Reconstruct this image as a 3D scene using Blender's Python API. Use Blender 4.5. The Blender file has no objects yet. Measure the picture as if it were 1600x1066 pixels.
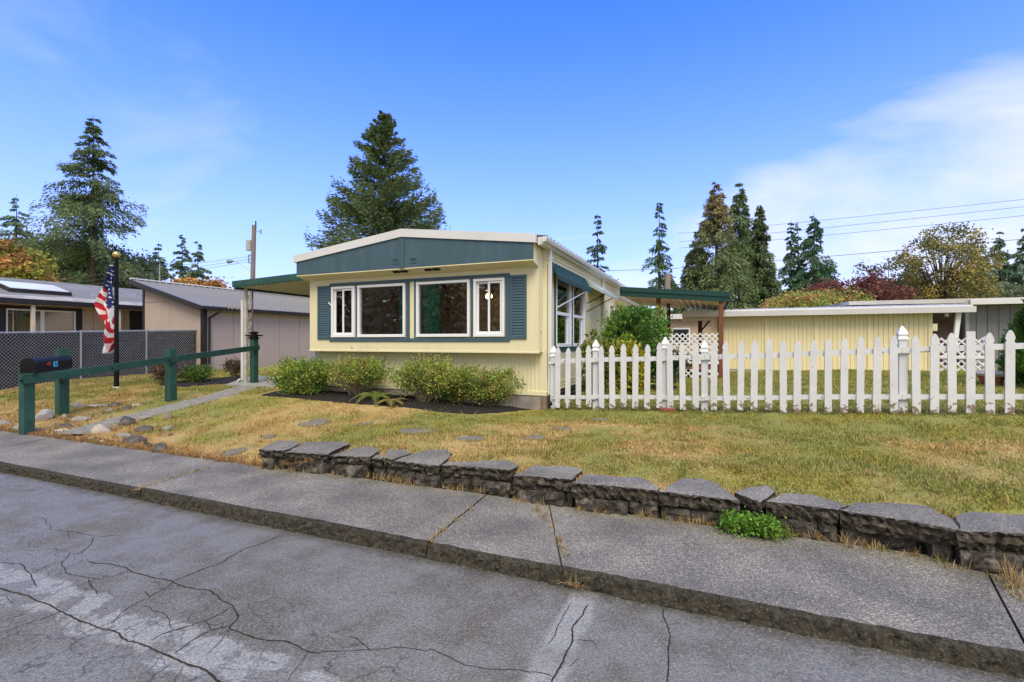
import bpy, math, random
import numpy as np
from mathutils import Vector, Matrix, noise as mnoise

random.seed(7)
np.random.seed(7)
SC = bpy.context.scene
COL = SC.collection
R = math.radians

# ------------------------------------------------------------------ camera
CAM_Z = 1.75
YAW = 22.5
cd = bpy.data.cameras.new('camera')
cam = bpy.data.objects.new('camera', cd)
COL.objects.link(cam)
cam.location = (0, 0, CAM_Z)
cam.rotation_euler = (R(90), 0, R(YAW))
cd.sensor_width = 36
cd.lens = 36 * 747 / 1600
cd.clip_start = 0.05
cd.clip_end = 4000
SC.camera = cam

# ------------------------------------------------------------------ sky and sun
SUN_EL, SUN_ROT = 52, 150          # high, from behind the camera and a little to its right
w = bpy.data.worlds.new('World')
SC.world = w
w.use_nodes = True
nt = w.node_tree
nt.nodes.clear()
N = nt.nodes.new
L = nt.links.new
out = N('ShaderNodeOutputWorld')
bg = N('ShaderNodeBackground')
bg.inputs['Strength'].default_value = 0.1
sky = N('ShaderNodeTexSky')
sky.sky_type = 'NISHITA'
sky.sun_disc = False
sky.sun_elevation = R(SUN_EL)
sky.sun_rotation = R(SUN_ROT)
sky.air_density = 1.0
sky.dust_density = 0.3
sky.ozone_density = 3.0
tc = N('ShaderNodeTexCoord')
sep = N('ShaderNodeSeparateXYZ')
L(tc.outputs['Generated'], sep.inputs[0])
def wmath(op, a, b=None, c=None, clamp=False):
    n = N('ShaderNodeMath'); n.operation = op; n.use_clamp = clamp
    for i, x in enumerate((a, b, c)):
        if x is None: continue
        if isinstance(x, (int, float)): n.inputs[i].default_value = x
        else: L(x, n.inputs[i])
    return n.outputs[0]
def wdot(vec):
    n = N('ShaderNodeVectorMath'); n.operation = 'DOT_PRODUCT'
    L(tc.outputs['Generated'], n.inputs[0]); n.inputs[1].default_value = vec
    return n.outputs['Value']
hue = N('ShaderNodeMix'); hue.data_type = 'RGBA'; hue.blend_type = 'MULTIPLY'
hue.inputs['Factor'].default_value = 1.0
L(sky.outputs[0], hue.inputs['A'])
hue.inputs['B'].default_value = (0.10, 0.57, 1.72, 1)
# thin veil that whitens the sky towards the horizon
veil = wmath('POWER', wmath('SUBTRACT', 1.0, wmath('MAXIMUM', sep.outputs['Z'], 0.0), clamp=True), 3.3)
m1 = N('ShaderNodeMix'); m1.data_type = 'RGBA'
L(wmath('MULTIPLY', veil, 1.0), m1.inputs['Factor'])
L(hue.outputs['Result'], m1.inputs['A'])
m1.inputs['B'].default_value = (3.45, 3.45, 3.9, 1)
# clouds: a broken layer, projected on a plane overhead, thicker to the right of the view and behind
den = wmath('ADD', wmath('MAXIMUM', sep.outputs['Z'], 0.0), 0.16)
px = wmath('DIVIDE', sep.outputs['X'], den)
py = wmath('DIVIDE', sep.outputs['Y'], den)
cmb = N('ShaderNodeCombineXYZ')
L(px, cmb.inputs[0]); L(py, cmb.inputs[1])
nz = N('ShaderNodeTexNoise')
nz.inputs['Scale'].default_value = 0.55
nz.inputs['Detail'].default_value = 7
nz.inputs['Roughness'].default_value = 0.55
nz.inputs['Distortion'].default_value = 0.35
L(cmb.outputs[0], nz.inputs['Vector'])
# direction of the cloud bank: right of the picture, and the whole sky behind it
bank = wdot((0.75, 0.55, -1.0))
bank2 = wdot((0.0, -1.0, 0.35))
cover = wmath('ADD', wmath('MULTIPLY', wmath('MAXIMUM', bank, 0.0), 0.62), wmath('MULTIPLY', wmath('MAXIMUM', bank2, 0.0), 1.6))
cl = wmath('ADD', wmath('ADD', nz.outputs['Fac'], cover), -0.70)
nz2 = N('ShaderNodeTexNoise')
nz2.inputs['Scale'].default_value = 0.9
nz2.inputs['Detail'].default_value = 8
nz2.inputs['Roughness'].default_value = 0.6
nz2.inputs['Distortion'].default_value = 0.8
mpw = N('ShaderNodeMapping'); mpw.inputs['Rotation'].default_value = (0, 0, 0.5); mpw.inputs['Scale'].default_value = (0.45, 1.6, 1)
L(cmb.outputs[0], mpw.inputs[0]); L(mpw.outputs[0], nz2.inputs['Vector'])
wisp = wmath('MULTIPLY', wmath('MULTIPLY', wmath('ADD', nz2.outputs['Fac'], -0.56), 3.2, clamp=True), 0.55)
mask = wmath('MAXIMUM', wmath('MULTIPLY', wmath('MULTIPLY', cl, 5.0, clamp=True), 0.86), wisp)
m2 = N('ShaderNodeMix'); m2.data_type = 'RGBA'
L(mask, m2.inputs['Factor'])
L(m1.outputs['Result'], m2.inputs['A'])
m2.inputs['B'].default_value = (3.7, 3.68, 3.62, 1)
L(m2.outputs['Result'], bg.inputs['Color'])
L(bg.outputs[0], out.inputs[0])

sd = bpy.data.lights.new('sun', 'SUN')
sun = bpy.data.objects.new('sun', sd)
COL.objects.link(sun)
sd.energy = 1.25
sd.angle = R(35)
sd.color = (1.0, 0.91, 0.72)
sdir = Vector((math.sin(R(SUN_ROT)) * math.cos(R(SUN_EL)), math.cos(R(SUN_ROT)) * math.cos(R(SUN_EL)), math.sin(R(SUN_EL))))
sun.rotation_euler = sdir.to_track_quat('Z', 'Y').to_euler()
sun.location = sdir * 60

SC.view_settings.view_transform = 'Standard'
SC.view_settings.look = 'None'
SC.view_settings.exposure = 1.5
SC.view_settings.gamma = 1.0
SC.view_settings.use_curve_mapping = False
SC.render.engine = 'CYCLES'
SC.cycles.max_bounces = 6
SC.cycles.transparent_max_bounces = 12
SC.cycles.use_denoising = True

# ------------------------------------------------------------------ measuring helpers (picture measurements -> places on the lot)
FPX = 747.0
FW = (-math.sin(R(YAW)), math.cos(R(YAW)))
RT = (math.cos(R(YAW)), math.sin(R(YAW)))
def pdir(u, v):
    k = (u - 800) / FPX
    return FW[0] + RT[0] * k, FW[1] + RT[1] * k, (533 - v) / FPX
def atY(u, v, Y):
    d = pdir(u, v); t = Y / d[1]
    return Vector((d[0] * t, Y, CAM_Z + d[2] * t))
def atX(u, v, X):
    d = pdir(u, v); t = X / d[0]
    return Vector((X, d[1] * t, CAM_Z + d[2] * t))
def atZ(u, v, z):
    d = pdir(u, v); t = (z - CAM_Z) / d[2]
    return Vector((d[0] * t, d[1] * t, z))
def atT(u, v, t):
    d = pdir(u, v)
    return Vector((d[0] * t, d[1] * t, CAM_Z + d[2] * t))
def sm(x):
    x = np.clip(x, 0, 1)
    return x * x * (3 - 2 * x)
def gz(X, Y):
    """height of the lot's ground"""
    X = np.asarray(X, float); Y = np.asarray(Y, float)
    a = np.clip((Y - 4.6) / 4.3, 0, 1)
    right = 0.295 + 0.02 * np.clip(X, 0, 4) + 0.065 * sm((Y - 5.0) / 0.6) + a * (0.06 + 0.03 * np.clip(X + 2.75, 0, 7)) + 0.009 * np.clip(Y - 8.9, 0, 30) - 0.05 * sm((X + 6) / 2) * sm((-1.2 - X) / 2.5) * sm((Y - 6.5) / 1.5) * sm((10.5 - Y) / 2)
    left = 0.10 + 0.40 * sm((Y - 4.4) / 4.6) + 0.009 * np.clip(Y - 9, 0, 30)
    wgt = sm((X + 5.6 + 0.0 * Y) / 1.5 + 0.25 * np.clip(Y - 4.6, 0, 4) * 0.3)
    return left * (1 - wgt) + right * wgt
def gzf(x, y): return float(gz(x, y))
def onG(u, v, lift=0.0):
    d = pdir(u, v); t = 2.0; s = 0.02
    while t < 200:
        x, y, z = d[0] * t, d[1] * t, CAM_Z + d[2] * t
        if z < (gzf(x, y) if y > 4.45 else 0.1): break
        t += s * (1 + t * 0.1)
    return Vector((x, y, (gzf(x, y) if y > 4.45 else 0.1) + lift))

# lattice noise for colours shared by lawn sheet and grass blades
_G = np.random.RandomState(3).rand(64, 64)
def vnoise(x, y, s):
    x = np.asarray(x) * s; y = np.asarray(y) * s
    xi = np.floor(x).astype(int); yi = np.floor(y).astype(int)
    fx = x - xi; fy = y - yi
    fx = fx * fx * (3 - 2 * fx); fy = fy * fy * (3 - 2 * fy)
    g = lambda a, b: _G[a % 64, b % 64]
    return (g(xi, yi) * (1 - fx) + g(xi + 1, yi) * fx) * (1 - fy) + (g(xi, yi + 1) * (1 - fx) + g(xi + 1, yi + 1) * fx) * fy

# ------------------------------------------------------------------ materials
MATS = {}
def mat(name, color, rough=0.7, var=0.12, vscale=3.0, bump=0.0, bscale=40.0, metallic=0.0, spec=0.3, coat=None, dirt=None, dscale=2.0, damt=0.5, stretch=(1, 1, 1), bdist=0.02):
    """principled surface whose colour wanders a little; 'dirt' mixes a second colour in by noise"""
    if name in MATS: return MATS[name]
    m = bpy.data.materials.new(name); m.use_nodes = True
    t = m.node_tree; b = t.nodes['Principled BSDF']
    tcn = t.nodes.new('ShaderNodeTexCoord')
    mp = t.nodes.new('ShaderNodeMapping'); mp.inputs['Scale'].default_value = stretch
    t.links.new(tcn.outputs['Object'], mp.inputs[0])
    n1 = t.nodes.new('ShaderNodeTexNoise'); n1.inputs['Scale'].default_value = vscale; n1.inputs['Detail'].default_value = 6
    t.links.new(mp.outputs[0], n1.inputs['Vector'])
    rp = t.nodes.new('ShaderNodeValToRGB')
    c = Vector(color[:3])
    rp.color_ramp.elements[0].position = 0.3; rp.color_ramp.elements[1].position = 0.7
    rp.color_ramp.elements[0].color = (*(c * (1 - var)), 1); rp.color_ramp.elements[1].color = (*(c * (1 + var)), 1)
    t.links.new(n1.outputs['Fac'], rp.inputs[0])
    res = rp.outputs[0]
    if dirt is not None:
        n2 = t.nodes.new('ShaderNodeTexNoise'); n2.inputs['Scale'].default_value = dscale; n2.inputs['Detail'].default_value = 8; n2.inputs['Roughness'].default_value = 0.65
        t.links.new(mp.outputs[0], n2.inputs['Vector'])
        r2 = t.nodes.new('ShaderNodeValToRGB')
        r2.color_ramp.elements[0].position = 0.5; r2.color_ramp.elements[1].position = 0.68
        r2.color_ramp.elements[1].color = (damt, damt, damt, 1)
        t.links.new(n2.outputs['Fac'], r2.inputs[0])
        mx = t.nodes.new('ShaderNodeMix'); mx.data_type = 'RGBA'
        t.links.new(r2.outputs[0], mx.inputs['Factor']); t.links.new(res, mx.inputs['A']); mx.inputs['B'].default_value = (*dirt[:3], 1)
        res = mx.outputs['Result']
    t.links.new(res, b.inputs['Base Color'])
    b.inputs['Roughness'].default_value = rough
    b.inputs['Metallic'].default_value = metallic
    b.inputs['Specular IOR Level'].default_value = spec
    if bump:
        n3 = t.nodes.new('ShaderNodeTexNoise'); n3.inputs['Scale'].default_value = bscale; n3.inputs['Detail'].default_value = 5
        t.links.new(mp.outputs[0], n3.inputs['Vector'])
        bp = t.nodes.new('ShaderNodeBump'); bp.inputs['Strength'].default_value = bump; bp.inputs['Distance'].default_value = bdist
        t.links.new(n3.outputs['Fac'], bp.inputs['Height']); t.links.new(bp.outputs[0], b.inputs['Normal'])
    MATS[name] = m
    return m
def vmat(name, rough=0.8, transl=0.0, bump=0.0, bscale=60, spec=0.2, noisy=0.0):
    """surface coloured by the mesh's own colour attribute"""
    if name in MATS: return MATS[name]
    m = bpy.data.materials.new(name); m.use_nodes = True
    t = m.node_tree; b = t.nodes['Principled BSDF']
    at = t.nodes.new('ShaderNodeVertexColor'); at.layer_name = 'Col'
    res = at.outputs['Color']
    tcn = t.nodes.new('ShaderNodeTexCoord')
    if noisy:
        n1 = t.nodes.new('ShaderNodeTexNoise'); n1.inputs['Scale'].default_value = bscale; n1.inputs['Detail'].default_value = 5; n1.inputs['Roughness'].default_value = 0.7
        t.links.new(tcn.outputs['Object'], n1.inputs['Vector'])
        mr = t.nodes.new('ShaderNodeMapRange'); mr.inputs[1].default_value = 0.3; mr.inputs[2].default_value = 0.7
        mr.inputs[3].default_value = 1 - noisy; mr.inputs[4].default_value = 1 + noisy
        t.links.new(n1.outputs['Fac'], mr.inputs[0])
        vm = t.nodes.new('ShaderNodeVectorMath'); vm.operation = 'SCALE'
        t.links.new(res, vm.inputs[0]); t.links.new(mr.outputs[0], vm.inputs['Scale'])
        res = vm.outputs[0]
    t.links.new(res, b.inputs['Base Color'])
    b.inputs['Roughness'].default_value = rough
    b.inputs['Specular IOR Level'].default_value = spec
    if bump:
        n3 = t.nodes.new('ShaderNodeTexNoise'); n3.inputs['Scale'].default_value = bscale; n3.inputs['Detail'].default_value = 5
        t.links.new(tcn.outputs['Object'], n3.inputs['Vector'])
        bp = t.nodes.new('ShaderNodeBump'); bp.inputs['Strength'].default_value = bump; bp.inputs['Distance'].default_value = 0.03
        t.links.new(n3.outputs['Fac'], bp.inputs['Height']); t.links.new(bp.outputs[0], b.inputs['Normal'])
    if transl:
        o = t.nodes['Material Output']
        tr = t.nodes.new('ShaderNodeBsdfTranslucent'); t.links.new(res, tr.inputs['Color'])
        ms = t.nodes.new('ShaderNodeMixShader'); ms.inputs[0].default_value = transl
        t.links.new(b.outputs[0], ms.inputs[1]); t.links.new(tr.outputs[0], ms.inputs[2]); t.links.new(ms.outputs[0], o.inputs[0])
    MATS[name] = m
    return m
def glassmat(name, refl=0.16, tint=(0.92, 0.95, 0.94)):
    if name in MATS: return MATS[name]
    m = bpy.data.materials.new(name); m.use_nodes = True
    t = m.node_tree; t.nodes.clear()
    o = t.nodes.new('ShaderNodeOutputMaterial')
    g = t.nodes.new('ShaderNodeBsdfGlossy'); g.inputs['Roughness'].default_value = 0.01
    tr = t.nodes.new('ShaderNodeBsdfTransparent'); tr.inputs[0].default_value = (*tint, 1)
    fr = t.nodes.new('ShaderNodeFresnel'); fr.inputs[0].default_value = 1.5
    ad = t.nodes.new('ShaderNodeMath'); ad.operation = 'ADD'; ad.use_clamp = True; ad.inputs[1].default_value = refl
    t.links.new(fr.outputs[0], ad.inputs[0])
    tn = t.nodes.new('ShaderNodeTexCoord'); nn = t.nodes.new('ShaderNodeTexNoise'); nn.inputs['Scale'].default_value = 1.7
    t.links.new(tn.outputs['Object'], nn.inputs['Vector'])
    bp = t.nodes.new('ShaderNodeBump'); bp.inputs['Strength'].default_value = 0.05; bp.inputs['Distance'].default_value = 0.02
    t.links.new(nn.outputs['Fac'], bp.inputs['Height']); t.links.new(bp.outputs[0], g.inputs['Normal'])
    ms = t.nodes.new('ShaderNodeMixShader')
    t.links.new(ad.outputs[0], ms.inputs[0]); t.links.new(tr.outputs[0], ms.inputs[1]); t.links.new(g.outputs[0], ms.inputs[2])
    t.links.new(ms.outputs[0], o.inputs[0])
    MATS[name] = m
    return m

YEL = mat('cream_yellow_paint', (0.70, 0.635, 0.395), 0.55, 0.04, 1.6, bump=0.04, bscale=25, dirt=(0.56, 0.50, 0.32), dscale=1.6, damt=0.4, stretch=(2.2, 2.2, 0.22))
TEAL = mat('slate_teal_paint', (0.052, 0.095, 0.120), 0.5, 0.06, 1.5, bump=0.05, bscale=30, dirt=(0.085, 0.135, 0.16), dscale=2.0, damt=0.6, stretch=(2, 2, .3))
WHITE = mat('white_paint', (0.74, 0.735, 0.73), 0.45, 0.03, 2.0)
VINYL = mat('white_vinyl', (0.74, 0.74, 0.745), 0.35, 0.015, 2.0)
TRIM = mat('off_white_metal', (0.62, 0.61, 0.595), 0.42, 0.03, 1.0, dirt=(0.5, 0.48, 0.43), dscale=1.3, damt=0.35)
GREEN = mat('dark_green_paint', (0.022, 0.072, 0.056), 0.5, 0.12, 4, bump=0.08, bscale=40, dirt=(0.045, 0.13, 0.095), dscale=5, damt=0.45)
AWNG = mat('awning_green', (0.019, 0.056, 0.048), 0.65, 0.08, 2.0, spec=0.15)
CREAM = mat('cream_metal', (0.70, 0.64, 0.46), 0.5, 0.06, 1.4, dirt=(0.5, 0.42, 0.27), dscale=2, damt=0.4)
TAN = mat('tan_siding', (0.43, 0.345, 0.295), 0.7, 0.04, 1.4, bump=0.06, bscale=30)
TAN2 = mat('warm_tan_siding', (0.44, 0.325, 0.245), 0.7, 0.05, 1.4, bump=0.06, bscale=30)
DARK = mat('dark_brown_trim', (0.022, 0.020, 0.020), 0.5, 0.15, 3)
BLACK = mat('black_metal', (0.011, 0.011, 0.011), 0.5, 0.2, 3, spec=0.08)
ROOFM = mat('grey_brown_metal_roof', (0.24, 0.23, 0.205), 0.42, 0.1, 1.2, metallic=0.3, dirt=(0.30, 0.28, 0.27), dscale=0.9, damt=0.6)
SHING = mat('grey_shingles', (0.185, 0.185, 0.18), 0.9, 0.2, 7, bump=0.4, bscale=22, dirt=(0.24, 0.24, 0.25), dscale=1.2, damt=0.7)
WOODB = mat('brown_post_wood', (0.16, 0.062, 0.032), 0.7, 0.2, 4, bump=0.2, bscale=18, stretch=(4, 4, .6))
WOODG = mat('weathered_pole_wood', (0.23, 0.185, 0.145), 0.85, 0.2, 4, bump=0.3, bscale=20, stretch=(4, 4, .4))
BOARD = mat('deck_skirt_wood', (0.30, 0.105, 0.055), 0.7, 0.15, 4, bump=0.2, bscale=16)
CONC = mat('pale_concrete', (0.31, 0.30, 0.255), 0.9, 0.14, 5, bump=0.25, bscale=60, dirt=(0.17, 0.155, 0.14), dscale=3, damt=0.5)
GALV = mat('galvanised_wire', (0.36, 0.365, 0.37), 0.4, 0.08, 4, metallic=0.35)
GREYP = mat('grey_board_paint', (0.205, 0.205, 0.215), 0.7, 0.05, 2, bump=0.06)
INT = mat('interior_wall', (0.60, 0.45, 0.28), 0.85, 0.15, 1.5)
CARPET = mat('interior_floor', (0.16, 0.10, 0.07), 0.9, 0.1)
CURT = mat('green_curtain', (0.05, 0.46, 0.26), 0.8, 0.12, 6)
BARK = mat('bark', (0.085, 0.062, 0.047), 0.95, 0.3, 5, bump=0.6, bscale=12)
TWIG = mat('twig', (0.16, 0.115, 0.075), 0.9, 0.25, 8)
GLASS = glassmat('window_glass', 0.22)
FOL = vmat('foliage', 0.7, 0.28, spec=0.25)
GRASSM = vmat('grass_blade', 0.75, 0.3, spec=0.2)

# fence paint: white, chipped to brown near the ground
def fencepaint():
    m = bpy.data.materials.new('chipped_white_fence_paint'); m.use_nodes = True
    t = m.node_tree; b = t.nodes['Principled BSDF']
    tcn = t.nodes.new('ShaderNodeTexCoord'); oi = t.nodes.new('ShaderNodeObjectInfo')
    ad = t.nodes.new('ShaderNodeVectorMath'); ad.operation = 'ADD'
    t.links.new(tcn.outputs['Object'], ad.inputs[0])
    vm = t.nodes.new('ShaderNodeVectorMath'); vm.operation = 'SCALE'; vm.inputs[0].default_value = (13, 7, 5)
    t.links.new(oi.outputs['Random'], vm.inputs['Scale']); t.links.new(vm.outputs[0], ad.inputs[1])
    n = t.nodes.new('ShaderNodeTexNoise'); n.inputs['Scale'].default_value = 16; n.inputs['Detail'].default_value = 6; n.inputs['Roughness'].default_value = 0.6
    t.links.new(ad.outputs[0], n.inputs['Vector'])
    sp = t.nodes.new('ShaderNodeSeparateXYZ'); t.links.new(tcn.outputs['Object'], sp.inputs[0])
    mr = t.nodes.new('ShaderNodeMapRange'); mr.inputs[1].default_value = 0.0; mr.inputs[2].default_value = 0.24; mr.inputs[3].default_value = 0.25; mr.inputs[4].default_value = 0.0
    t.links.new(sp.outputs['Z'], mr.inputs[0])
    sm_ = t.nodes.new('ShaderNodeMath'); t.links.new(n.outputs['Fac'], sm_.inputs[0]); t.links.new(mr.outputs[0], sm_.inputs[1])
    rp = t.nodes.new('ShaderNodeValToRGB'); rp.color_ramp.elements[0].position = 0.66; rp.color_ramp.elements[1].position = 0.72
    rp.color_ramp.elements[0].color = (0.63, 0.63, 0.635, 1); rp.color_ramp.elements[1].color = (0.22, 0.16, 0.11, 1)
    t.links.new(sm_.outputs[0], rp.inputs[0])
    n2 = t.nodes.new('ShaderNodeTexNoise'); n2.inputs['Scale'].default_value = 4; n2.inputs['Detail'].default_value = 4
    t.links.new(ad.outputs[0], n2.inputs['Vector'])
    mr2 = t.nodes.new('ShaderNodeMapRange'); mr2.inputs[3].default_value = 0.80; mr2.inputs[4].default_value = 1.08
    t.links.new(n2.outputs['Fac'], mr2.inputs[0])
    v2 = t.nodes.new('ShaderNodeVectorMath'); v2.operation = 'SCALE'
    t.links.new(rp.outputs[0], v2.inputs[0]); t.links.new(mr2.outputs[0], v2.inputs['Scale'])
    t.links.new(v2.outputs[0], b.inputs['Base Color']); b.inputs['Roughness'].default_value = 0.6
    bp = t.nodes.new('ShaderNodeBump'); bp.inputs['Strength'].default_value = 0.25; bp.inputs['Distance'].default_value = 0.01
    t.links.new(n.outputs['Fac'], bp.inputs['Height']); t.links.new(bp.outputs[0], b.inputs['Normal'])
    return m
FENCEP = fencepaint()

# ------------------------------------------------------------------ mesh helpers
class MB:
    def __init__(s): s.v = []; s.f = []; s.m = []; s.c = None
    def face(s, pts, mi=0):
        n = len(s.v); s.v += [tuple(p) for p in pts]; s.f.append(tuple(range(n, n + len(pts)))); s.m.append(mi); return s
    def box(s, x0, x1, y0, y1, z0, z1, mi=0):
        n = len(s.v)
        s.v += [(x0, y0, z0), (x1, y0, z0), (x1, y1, z0), (x0, y1, z0), (x0, y0, z1), (x1, y0, z1), (x1, y1, z1), (x0, y1, z1)]
        for q in ((0, 3, 2, 1), (4, 5, 6, 7), (0, 1, 5, 4), (1, 2, 6, 5), (2, 3, 7, 6), (3, 0, 4, 7)):
            s.f.append(tuple(n + i for i in q)); s.m.append(mi)
        return s
    def bbox(s, x0, x1, y0, y1, z0, z1, b=0.006, mi=0):
        """box whose long edges (along its longest side) are chamfered"""
        d = (x1 - x0, y1 - y0, z1 - z0); ax = d.index(max(d))
        lo = (x0, y0, z0); hi = (x1, y1, z1)
        o = [i for i in range(3) if i != ax]
        p, q = o
        b = min(b, d[p] * 0.4, d[q] * 0.4)
        ring = [(lo[p] + b, lo[q]), (hi[p] - b, lo[q]), (hi[p], lo[q] + b), (hi[p], hi[q] - b), (hi[p] - b, hi[q]), (lo[p] + b, hi[q]), (lo[p], hi[q] - b), (lo[p], lo[q] + b)]
        n = len(s.v)
        for e in (lo[ax], hi[ax]):
            for a, c in ring:
                w_ = [0, 0, 0]; w_[ax] = e; w_[p] = a; w_[q] = c; s.v.append(tuple(w_))
        for i in range(8):
            j = (i + 1) % 8; s.f.append((n + i, n + j, n + 8 + j, n + 8 + i)); s.m.append(mi)
        s.f.append(tuple(n + 7 - i for i in range(8))); s.m.append(mi)
        s.f.append(tuple(n + 8 + i for i in range(8))); s.m.append(mi)
        return s
    def hexa(s, p, mi=0):
        """8 corner points: bottom four, then top four"""
        n = len(s.v); s.v += [tuple(q) for q in p]
        for q in ((0, 3, 2, 1), (4, 5, 6, 7), (0, 1, 5, 4), (1, 2, 6, 5), (2, 3, 7, 6), (3, 0, 4, 7)):
            s.f.append(tuple(n + i for i in q)); s.m.append(mi)
        return s
    def prism(s, poly, axis, a, b, mi=0):
        """polygon in the two other axes, pushed along axis from a to b"""
        n = len(s.v); k = len(poly)
        def P(p, e):
            if axis == 0: return (e, p[0], p[1])
            if axis == 1: return (p[0], e, p[1])
            return (p[0], p[1], e)
        s.v += [P(p, a) for p in poly] + [P(p, b) for p in poly]
        for i in range(k):
            j = (i + 1) % k; s.f.append((n + i, n + j, n + k + j, n + k + i)); s.m.append(mi)
        s.f.append(tuple(n + i for i in reversed(range(k)))); s.m.append(mi)
        s.f.append(tuple(n + k + i for i in range(k))); s.m.append(mi)
        return s
    def bar(s, p0, p1, w_, h, mi=0, up=(0, 0, 1)):
        p0 = Vector(p0); p1 = Vector(p1); d = (p1 - p0).normalized(); up = Vector(up)
        if abs(d.dot(up)) > 0.98: up = Vector((0, 1, 0))
        a = d.cross(up).normalized() * (w_ / 2); b = a.normalized().cross(d).normalized() * (h / 2)
        return s.hexa([p0 - a - b, p0 + a - b, p1 + a - b, p1 - a - b, p0 - a + b, p0 + a + b, p1 + a + b, p1 - a + b], mi)
    def tube(s, path, r, k=6, mi=0, cap=True):
        path = [Vector(p) for p in path]; rr = r if isinstance(r, (list, tuple)) else [r] * len(path)
        n = len(s.v); ref = None
        for i, p in enumerate(path):
            d = (path[min(i + 1, len(path) - 1)] - path[max(i - 1, 0)])
            d = d.normalized() if d.length > 1e-9 else Vector((0, 0, 1))
            if ref is None:
                ref = d.orthogonal().normalized()
            a = (ref - d * ref.dot(d))
            a = a.normalized() if a.length > 1e-6 else d.orthogonal().normalized()
            ref = a; b = d.cross(a)
            for q in range(k):
                t = 2 * math.pi * q / k; s.v.append(tuple(p + (a * math.cos(t) + b * math.sin(t)) * rr[i]))
        for i in range(len(path) - 1):
            for q in range(k):
                q2 = (q + 1) % k; o = n + i * k
                s.f.append((o + q, o + q2, o + k + q2, o + k + q)); s.m.append(mi)
        if cap:
            s.f.append(tuple(n + q for q in reversed(range(k)))); s.m.append(mi)
            o = n + (len(path) - 1) * k; s.f.append(tuple(o + q for q in range(k))); s.m.append(mi)
        return s
    def lathe(s, prof, c=(0, 0), k=10, mi=0, rot=0.0):
        """profile of (radius, z) turned about the vertical through c"""
        n = len(s.v)
        for r_, z in prof:
            for q in range(k):
                t = 2 * math.pi * q / k + rot; s.v.append((c[0] + r_ * math.cos(t), c[1] + r_ * math.sin(t), z))
        for i in range(len(prof) - 1):
            for q in range(k):
                q2 = (q + 1) % k; o = n + i * k
                s.f.append((o + q, o + q2, o + k + q2, o + k + q)); s.m.append(mi)
        s.f.append(tuple(n + q for q in reversed(range(k)))); s.m.append(mi)
        o = n + (len(prof) - 1) * k; s.f.append(tuple(o + q for q in range(k))); s.m.append(mi)
        return s
    def build(s, name, mats, parent=None, smooth=False, loc=None):
        off = root_of(parent) if parent is not None else Vector((0, 0, 0))
        if loc is not None: off = Vector(loc)
        me = bpy.data.meshes.new(name)
        me.from_pydata([tuple(Vector(p) - off) for p in s.v], [], s.f)
        if not isinstance(mats, (list, tuple)): mats = [mats]
        for m in mats: me.materials.append(m)
        if len(mats) > 1: me.polygons.foreach_set('material_index', s.m)
        if smooth: me.polygons.foreach_set('use_smooth', [True] * len(me.polygons))
        me.update()
        o = bpy.data.objects.new(name, me); COL.objects.link(o)
        if parent is not None:
            o.parent = parent
            if loc is not None: o.location = Vector(loc) - root_of(parent)
        elif loc is not None: o.location = loc
        return o
def root_of(o):
    p = Vector((0, 0, 0))
    while o is not None:
        p = p + o.location; o = o.parent
    return p
def thing(name, loc, label, cat, group=None, kind=None):
    o = bpy.data.objects.new(name, None); COL.objects.link(o); o.location = loc
    o.empty_display_size = 0.2
    if label: o['label'] = label
    if cat: o['category'] = cat
    if group: o['group'] = group
    if kind: o['kind'] = kind
    return o
def tag(o, label=None, cat=None, group=None, kind=None):
    if label: o['label'] = label
    if cat: o['category'] = cat
    if group: o['group'] = group
    if kind: o['kind'] = kind
    return o
def inst(src, parent, loc, rot=(0, 0, 0), scale=(1, 1, 1)):
    """one more piece sharing src's mesh; loc in world"""
    o = src.copy(); COL.objects.link(o); o.parent = parent
    o.location = Vector(loc) - (root_of(parent) if parent else Vector((0, 0, 0)))
    o.rotation_euler = rot; o.scale = scale
    return o
def npmesh(name, V, nper, colors, material, parent=None, loc=None):
    """V: (n*nper,3) array of separate faces of nper corners; colors (n,3) per face"""
    V = np.asarray(V, np.float32).reshape(-1, 3); n = len(V) // nper
    off = root_of(parent) if parent is not None else Vector((0, 0, 0))
    V = V - np.array(off, np.float32)
    me = bpy.data.meshes.new(name)
    me.vertices.add(len(V)); me.vertices.foreach_set('co', V.ravel())
    me.loops.add(len(V)); me.loops.foreach_set('vertex_index', np.arange(len(V), dtype=np.int32))
    me.polygons.add(n); me.polygons.foreach_set('loop_start', np.arange(0, len(V), nper, dtype=np.int32))
    if colors is not None:
        ca = me.color_attributes.new('Col', 'FLOAT_COLOR', 'POINT')
        c4 = np.ones((len(V), 4), np.float32); c4[:, :3] = np.repeat(np.asarray(colors, np.float32), nper, axis=0)
        ca.data.foreach_set('color', c4.ravel())
    me.materials.append(material); me.update(calc_edges=True); me.validate()
    o = bpy.data.objects.new(name, me); COL.objects.link(o)
    if parent is not None: o.parent = parent
    return o

# ------------------------------------------------------------------ GROUND
def struct(o): o['kind'] = 'structure'; return o
KY = 3.34      # kerb line
SB = 4.50      # back of the sidewalk

far = MB()
far.face([(-1500, -1500, -0.09), (1500, -1500, -0.09), (1500, 1500, -0.09), (-1500, 1500, -0.09)])
struct(far.build('ground', mat('far_grass', (0.10, 0.11, 0.04), 0.95, 0.25, 0.4)))

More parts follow.
